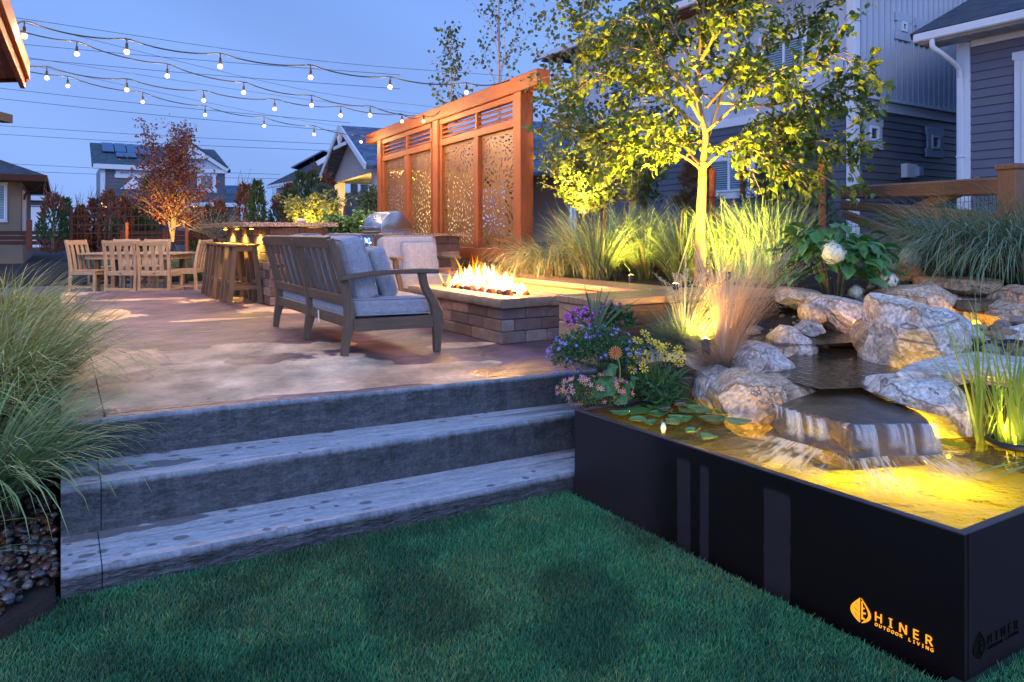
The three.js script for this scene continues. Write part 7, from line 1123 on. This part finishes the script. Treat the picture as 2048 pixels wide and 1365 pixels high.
// ---------------------------------------------------------------- flowers in the corner between the steps and the pond
{
  part('planter', polySlab([[2.45, -3.14], [3.3, -3.14], [3.3, -3.82], [2.93, -3.82]].map(([x, z]) => [x - 2.8, z + 3.45]), 0, 0.43, 0.01), std({ color: '#2c2422', roughness: 0.9 }), thing('planter_pocket', 'low dark planting pocket between the steps and the pond', 'planter', V3(2.8, -0.5, -3.45)));
  const fl = (n, r, c, cc, cup = 0.3, notch = false) => { const t = new Tris(); for (let k = 0; k < n; k++) { const a = k / n * 6.2832, w = 3.1 / n, P = (b, q, h) => V3(Math.cos(a + b) * r * q, h * r, Math.sin(a + b) * r * q), col = jit(c, 0.12), O = V3(0, 0, 0); t.tri(O, P(-w * 0.55, 0.6, cup * 0.6), P(w * 0.55, 0.6, cup * 0.6), col); t.tri(P(-w * 0.55, 0.6, cup * 0.6), P(-w * 0.45, 1, cup * (notch ? 0.9 : 0.7)), P(0, notch ? 0.9 : 1.08, cup * 0.8), col); t.tri(P(-w * 0.55, 0.6, cup * 0.6), P(0, notch ? 0.9 : 1.08, cup * 0.8), P(w * 0.55, 0.6, cup * 0.6), col); t.tri(P(w * 0.55, 0.6, cup * 0.6), P(0, notch ? 0.9 : 1.08, cup * 0.8), P(w * 0.45, 1, cup * (notch ? 0.9 : 0.7)), col); }
    if (cc) for (let k = 0; k < 8; k++) { const a = k / 8 * 6.2832, b = (k + 1) / 8 * 6.2832, q = 0.26 * r; t.tri(V3(0, 0.3 * r, 0), V3(Math.cos(b) * q, 0.12 * r, Math.sin(b) * q), V3(Math.cos(a) * q, 0.12 * r, Math.sin(a) * q), cc); } return t.geo(); };
  const aim = (m, v) => m.quaternion.setFromUnitVectors(V3(0, 1, 0), v.clone().normalize());
  const mound = (name, label, c, R, nl, size, lc, flowers, nf, sd, drop) => {
    srand(sd); const base = c.clone().add(V3(0, -R[1], 0)), th = thing(name, label, 'flowers', base), t = new Tris(), mk = (v, k) => c.clone().addScaledVector(RT, v.dot(RT) * R[0] * k).addScaledVector(FW, v.dot(FW) * R[2] * k).add(V3(0, v.y * R[1] * k, 0)).sub(base);
    for (let i = 0; i < nl; i++) { const v = rdir(); if (v.y < -0.3) v.y *= drop ? 1 : -0.5; const k = Math.pow(rr(0.2, 1), 0.45) * (0.88 + 0.3 * n3(v.x * 2.5, v.y * 2.5, v.z * 2.5, sd)); leaf(t, mk(v, k), v.clone().add(rdir().multiplyScalar(0.9)).normalize(), rdir(), size * rr(0.6, 1.3), size * 0.45, jit(lc, 0.35)); }
    stuff(part('foliage', t.geo(), M.leaf, th));
    for (let i = 0; i < nf; i++) { const v = rdir(); if (v.dot(FW) > 0.35) v.addScaledVector(FW, -1.2 * v.dot(FW)); if (v.y < -0.4) v.y *= -0.4; v.normalize(); const m = part('flower', flowers[i % flowers.length], M.petal, th, mk(v, rr(0.98, 1.1))); aim(m, v.clone().add(V3(0, 0.25, 0)).addScaledVector(FW, -0.5).add(rdir().multiplyScalar(0.4))); m.scale.setScalar(rr(0.75, 1.2)); }
    return th;
  };
  const blue = [0, 1, 2].map((k) => fl(5, 0.0115, [[0.13, 0.11, 0.62], [0.2, 0.13, 0.55], [0.28, 0.22, 0.7]][k], [0.7, 0.7, 0.7], 0.15));
  mound('lobelia', 'round mound of small blue flowers at the corner of the steps', at(1192, 712, 4.3), [0.28, 0.17, 0.24], 3800, 0.024, [0.05, 0.14, 0.035], blue, 78, 901);
  const pink = [0, 1, 2].map((k) => fl(5, 0.015, [[0.72, 0.20, 0.30], [0.8, 0.38, 0.40], [0.75, 0.28, 0.12]][k], [0.7, 0.5, 0.2], 0.5));
  mound('trailing_flowers', 'pink and peach trailing flowers hanging over the corner of the pond', at(1190, 782, 4.08), [0.2, 0.085, 0.13], 1500, 0.02, [0.09, 0.17, 0.03], pink, 62, 902, true);
  const mag = [0, 1].map((k) => fl(5, 0.014, [[0.55, 0.03, 0.42], [0.42, 0.03, 0.38]][k], [0.8, 0.5, 0.7], 0.2));
  mound('petunia', 'magenta flower clusters left of the spiky plant', at(1170, 640, 4.5), [0.12, 0.08, 0.1], 500, 0.022, [0.03, 0.09, 0.03], mag, 95, 903);
  mound('petunia', 'magenta flowers right behind the spiky plant', at(1212, 628, 4.6), [0.09, 0.07, 0.08], 300, 0.022, [0.03, 0.09, 0.03], mag, 50, 904);
  mound('begonia', 'green leafy plant with a few red flowers right of the spiky plant', at(1235, 645, 4.5), [0.1, 0.1, 0.09], 420, 0.04, [0.05, 0.13, 0.03], [fl(5, 0.016, [0.6, 0.04, 0.06], null, 0.4)], 14, 905);
  { const b = at(1190, 672, 4.4), th = thing('spike_plant', 'spiky green plant with long sword leaves among the flowers', 'plant', b); srand(910);
    const tips = [[1166, 560], [1178, 585], [1188, 590], [1196, 575], [1224, 572], [1232, 590], [1290, 592], [1252, 600], [1114, 610], [1205, 565], [1150, 640], [1215, 620]];
    for (const [x, y] of tips) { const e = at(x, y, 4.4 + rr(-0.15, 0.15)).sub(b), t = new Tris(), mid = e.clone().multiplyScalar(0.5).add(V3(0, 0.03, 0)), s = e.clone().cross(FW).normalize().multiplyScalar(0.007), c0 = jit([0.06, 0.13, 0.04]), c1 = jit([0.1, 0.16, 0.05]); t.tri(s.clone().negate(), s, mid.clone().add(s), c0, c0, c1); t.tri(s.clone().negate(), mid.clone().add(s), mid.clone().sub(s), c0, c1, c1); t.tri(mid.clone().sub(s), mid.clone().add(s), e, c1); part('leaf', t.geo(), M.leaf, th); } }
  { const b = at(1312, 800, 4.2), th = thing('coreopsis', 'clump of yellow daisies with dark eyes beside the pond', 'flowers', b); srand(920);
    const y = [0, 1, 2].map((k) => fl(8, 0.036, [0.85, 0.58, 0.03], [0.12, 0.05, 0.01], 0.12, true)), st = [];
    for (const [x, yy, s] of [[1290, 668, 1], [1275, 682, 1], [1303, 684, 1], [1316, 690, 1.1], [1333, 693, 1], [1268, 707, 1.1], [1290, 714, 1.25], [1330, 713, 1], [1356, 700, 0.9], [1362, 714, 1], [1357, 728, 1], [1287, 737, 1], [1264, 740, 0.9], [1345, 716, 0.8], [1322, 696, 0.9], [1280, 722, 0.9]]) { const p = at(x, yy, 4.2 + rr(-0.12, 0.12)).sub(b), m = part('flower', y[Math.floor(rnd() * 3)], M.petal, th, p); aim(m, V3(0, 0.7, 0).addScaledVector(FW, -0.8).add(rdir().multiplyScalar(0.45))); m.scale.setScalar(s); const r = V3(rr(-0.06, 0.06), 0, rr(-0.06, 0.06)); st.push(tube([r, r.clone().lerp(p, 0.5).add(V3(0, 0.03, 0)), p], 0.0022, 8, 4)); }
    for (let i = 0; i < 14; i++) { const p = at(rr(1275, 1350), rr(690, 745), 4.2 + rr(-0.1, 0.12)).sub(b); part('seed_head', new THREE.SphereGeometry(0.008, 7, 5), M.soil, th, p); st.push(tube([V3(rr(-0.05, 0.05), 0, rr(-0.05, 0.05)), p.clone().multiplyScalar(0.5), p], 0.0018, 6, 4)); }
    part('stems', mergeGeometries(st), std({ color: '#4c6b2a', roughness: 0.7 }), th);
    const t = new Tris(); for (let i = 0; i < 520; i++) { const o = V3(rr(-0.12, 0.12), rr(-0.02, 0.13), rr(-0.1, 0.1)), v = V3(o.x * 4 + rr(-0.6, 0.6), rr(-0.35, 1), o.z * 4 + rr(-0.6, 0.6)).normalize(); leaf(t, o, v, rdir(), rr(0.05, 0.10), 0.014, jit([0.045, 0.15, 0.045], 0.3)); } stuff(part('foliage', t.geo(), M.leaf, th)); }
  { const b = at(1238, 800, 4.12), th = thing('gerbera', 'orange gerbera on one stem above big lobed leaves', 'flower', b); srand(930);
    const p = at(1231, 706, 4.0).sub(b), m = part('flower', fl(16, 0.036, [0.8, 0.2, 0.03], [0.45, 0.12, 0.02], 0.15), M.petal, th, p); aim(m, V3(-0.3, 0.35, 0).addScaledVector(FW, -1)); part('stem', tube([at(1240, 770, 4.05).sub(b), at(1239, 730, 4.03).sub(b), p], 0.005, 8, 6), std({ color: '#6f8a3c' }), th);
    for (const [x, y, s, r] of [[1215, 765, 0.145, -1.4], [1222, 735, 0.09, 0.8], [1243, 790, 0.11, 0.3], [1262, 760, 0.08, 1.2], [1250, 775, 0.09, 1.0], [1200, 780, 0.09, -1]]) { const t = new Tris(), c = at(x, y, 4.0).sub(b), u = RT.clone().multiplyScalar(Math.cos(r)).add(V3(0, 0.35, 0)).addScaledVector(FW, -0.35 * Math.sin(r)).normalize(), w = u.clone().cross(V3(0, 0.8, 0).addScaledVector(FW, -0.6)).normalize(), nn = w.clone().cross(u), n = 18, col = jit([0.06, 0.19, 0.04], 0.2), P = (k) => { const a = k / n * 6.2832, q = s * 0.5 * (1 + 0.10 * Math.sin(6 * a)) * (1 - 0.25 * Math.cos(a)); return c.clone().addScaledVector(u, q * Math.cos(a)).addScaledVector(w, q * 0.85 * Math.sin(a)).addScaledVector(nn, -0.02 + 0.012 * Math.sin(3 * a)); }; for (let k = 0; k < n; k++) t.tri(c, P(k), P(k + 1), col.map((q) => q * (k % 3 === 0 ? 0.8 : 1.05))); part('leaf', t.geo(), M.leaf, th); } }
}
// irises standing in the pond, right
{
  const pot = thing('pond_basket', 'round black basket holding the irises in the pond', 'basket', at(2030, 890, 3.32)); part('rim', new THREE.TorusGeometry(0.105, 0.016, 10, 32).rotateX(Math.PI / 2), M.rubber, pot, V3(0, 0.01, 0)); part('soil', new THREE.CircleGeometry(0.1, 24).rotateX(-Math.PI / 2), M.soil, pot);
  [[1962, 884, 3.42, 22, 'left iris clump in the pond, leaning left'], [2005, 884, 3.38, 20, 'middle iris clump in the pond basket'], [2036, 892, 3.3, 26, 'right iris clump in the pond basket, cut by the frame']].forEach(([x, y, d, n, l], i) => {
    const b = at(x, y, d), th = thing('iris', l, 'water plant', b); srand(950 + i);
    for (let k = 0; k < n; k++) { const t = new Tris(); blade(t, V3(rr(-0.03, 0.03), -0.04, rr(-0.03, 0.03)), rr(0, 6.28), rr(0.02, i ? 0.3 : 0.4), rr(0, 0.5), rr(0.4, 0.78), rr(0.011, 0.018), jit([0.46, 0.52, 0.05], 0.15), jit([0.20, 0.38, 0.08], 0.2), 7, rr(-1, 1)); part('leaf', t.geo(), M.blade, th); }  // feet coloured bright yellow green: glow from below put into the leaf colour
  });
  const f = thing('floating_leaves', 'loose yellow green leaves floating at the right end of the pond', 'leaves', onY(1990, 945, WATER).add(V3(0, 0.004, 0))); for (const [a, b, w] of [[[1938, 955], [2048, 930], 0.018], [[1985, 962], [2070, 935], 0.022], [[1960, 947], [1985, 943], 0.012]]) { const A = onY(a[0], a[1], WATER).sub(f.position).setY(0.003), B = onY(b[0], b[1], WATER).sub(f.position).setY(0.012), t = new Tris(), s = B.clone().sub(A).cross(V3(0, 1, 0)).normalize().multiplyScalar(w / 2), m = A.clone().lerp(B, 0.5).add(V3(0, 0.006, 0)), c = jit([0.34, 0.36, 0.06]); t.tri(A, m.clone().add(s), m.clone().sub(s), c); t.tri(B, m.clone().sub(s), m.clone().add(s), c); part('leaf', t.geo(), M.blade, f); }
}
// ---------------------------------------------------------------- garden lamps
function uplight(label, p, target, I, ang = 0.8, col = [1, 0.69, 0.10], vis = true) {
  const th = thing('garden_lamp', label, 'lamp', p), dir = target.clone().sub(p).normalize();
  const h = part('housing', cyl(0.03, 0.026, 0.09, 14), M.black, th); h.quaternion.setFromUnitVectors(V3(0, 1, 0), dir); h.position.addScaledVector(dir, -0.045);
  const g = part('lamp_glass', cyl(0.026, 0.026, 0.006, 14), std({ color: '#fff0b0', emissive: '#ffdf70', emissiveIntensity: 6 }), th); g.quaternion.copy(h.quaternion); g.position.addScaledVector(dir, 0.004);
  if (vis) part('spike', cyl(0.008, 0.004, 0.14, 6), M.black, th, V3(0, -0.12, 0));
  const l = new THREE.SpotLight(new THREE.Color(...col), I, 0, ang, 0.7); l.position.copy(p).addScaledVector(dir, 0.02); l.target.position.copy(target); l.castShadow = true; l.shadow.radius = 1.3; scene.add(l, l.target);
}
uplight('lamp in the bed aimed up the lit trunk', at(1352, HOR, 5.75).setY(0.5), at(1404, 150, 6.6), 105, 0.85, [1, 0.62, 0.05]);
uplight('second lamp behind the trunk aimed into the crown', at(1440, HOR, 7.3).setY(0.5), at(1430, 130, 6.7), 125, 0.95, [1, 0.62, 0.05]);
uplight('brightest lamp among the grasses right of the trunk', at(1458, 548, 6.3), at(1478, 400, 7.3), 13, 1.0);
uplight('small path lamp on the mulch below the tall grass', at(1262, 553, 7.0), at(1255, 400, 7.6), 6, 0.9);
uplight('lamp on the flagstone ledge between the two grass clumps', at(1412, 682, 4.5), at(1412, 520, 4.85), 7, 1.3);
uplight('lamp under the yellow shrub right of the screen', at(1160, 430, 8.9), at(1170, 330, 9.7), 30, 0.8);
uplight('lamp below the red leaved tree', at(330, 486, 15.2), at(338, 430, 16.8), 24, 0.7, [1, 0.62, 0.14]);
uplight('lamp under the yellow shrub behind the bar', at(622, 462, 15.3), at(625, 415, 16.4), 12, 0.9);
uplight('lamp in the grass behind the grill', at(740, 470, 12.8), at(740, 400, 14.2), 7, 0.9);
uplight('lamp behind the screen shining through the leaf cut panels', at(925, HOR, 13.2).setY(0.45), at(960, 300, 12.8), 18, 1.0);
uplight('lamp behind the dining table', at(282, 560, 14.6).setY(-0.05), at(290, 470, 15.6), 7, 0.9);
uplight('small added lamp hidden in the pond basket, shining up the irises', at(2026, 893, 3.32), at(2000, 700, 3.36), 0.9, 1.2, [1, 0.8, 0.12], false);  // added lamp, hidden among the leaves to brighten the irises
// a few fallen leaves
{ srand(990); [[185, 1208, -0.5, 'on the turf at the foot of the steps, left'], [207, 1226, -0.5, 'on the turf a little right of the step joint'], [680, 1150, -0.5, 'in the middle of the turf'], [412, 800, 0.002, 'on the dry patio near the top step'], [452, 640, 0.002, 'on the patio beyond the grass'], [340, 742, 0.002, 'on the damp patio left of the sofa'], [1000, 1070, -0.5, 'on the turf near the pond box']].forEach(([x, y, h, l]) => { const p = onY(x, y, h), t = new Tris(); leaf(t, V3(0, 0.004, 0), rdir().setY(0.08).normalize(), V3(0, 1, 0).add(rdir().multiplyScalar(0.3)), rr(0.02, 0.035), 0.014, jit([0.2, 0.1, 0.04])); part('blade', t.geo(), M.leaf, thing('fallen_leaf', 'small brown fallen leaf ' + l, 'leaf', p)); }); }
renderer.render(scene, camera);
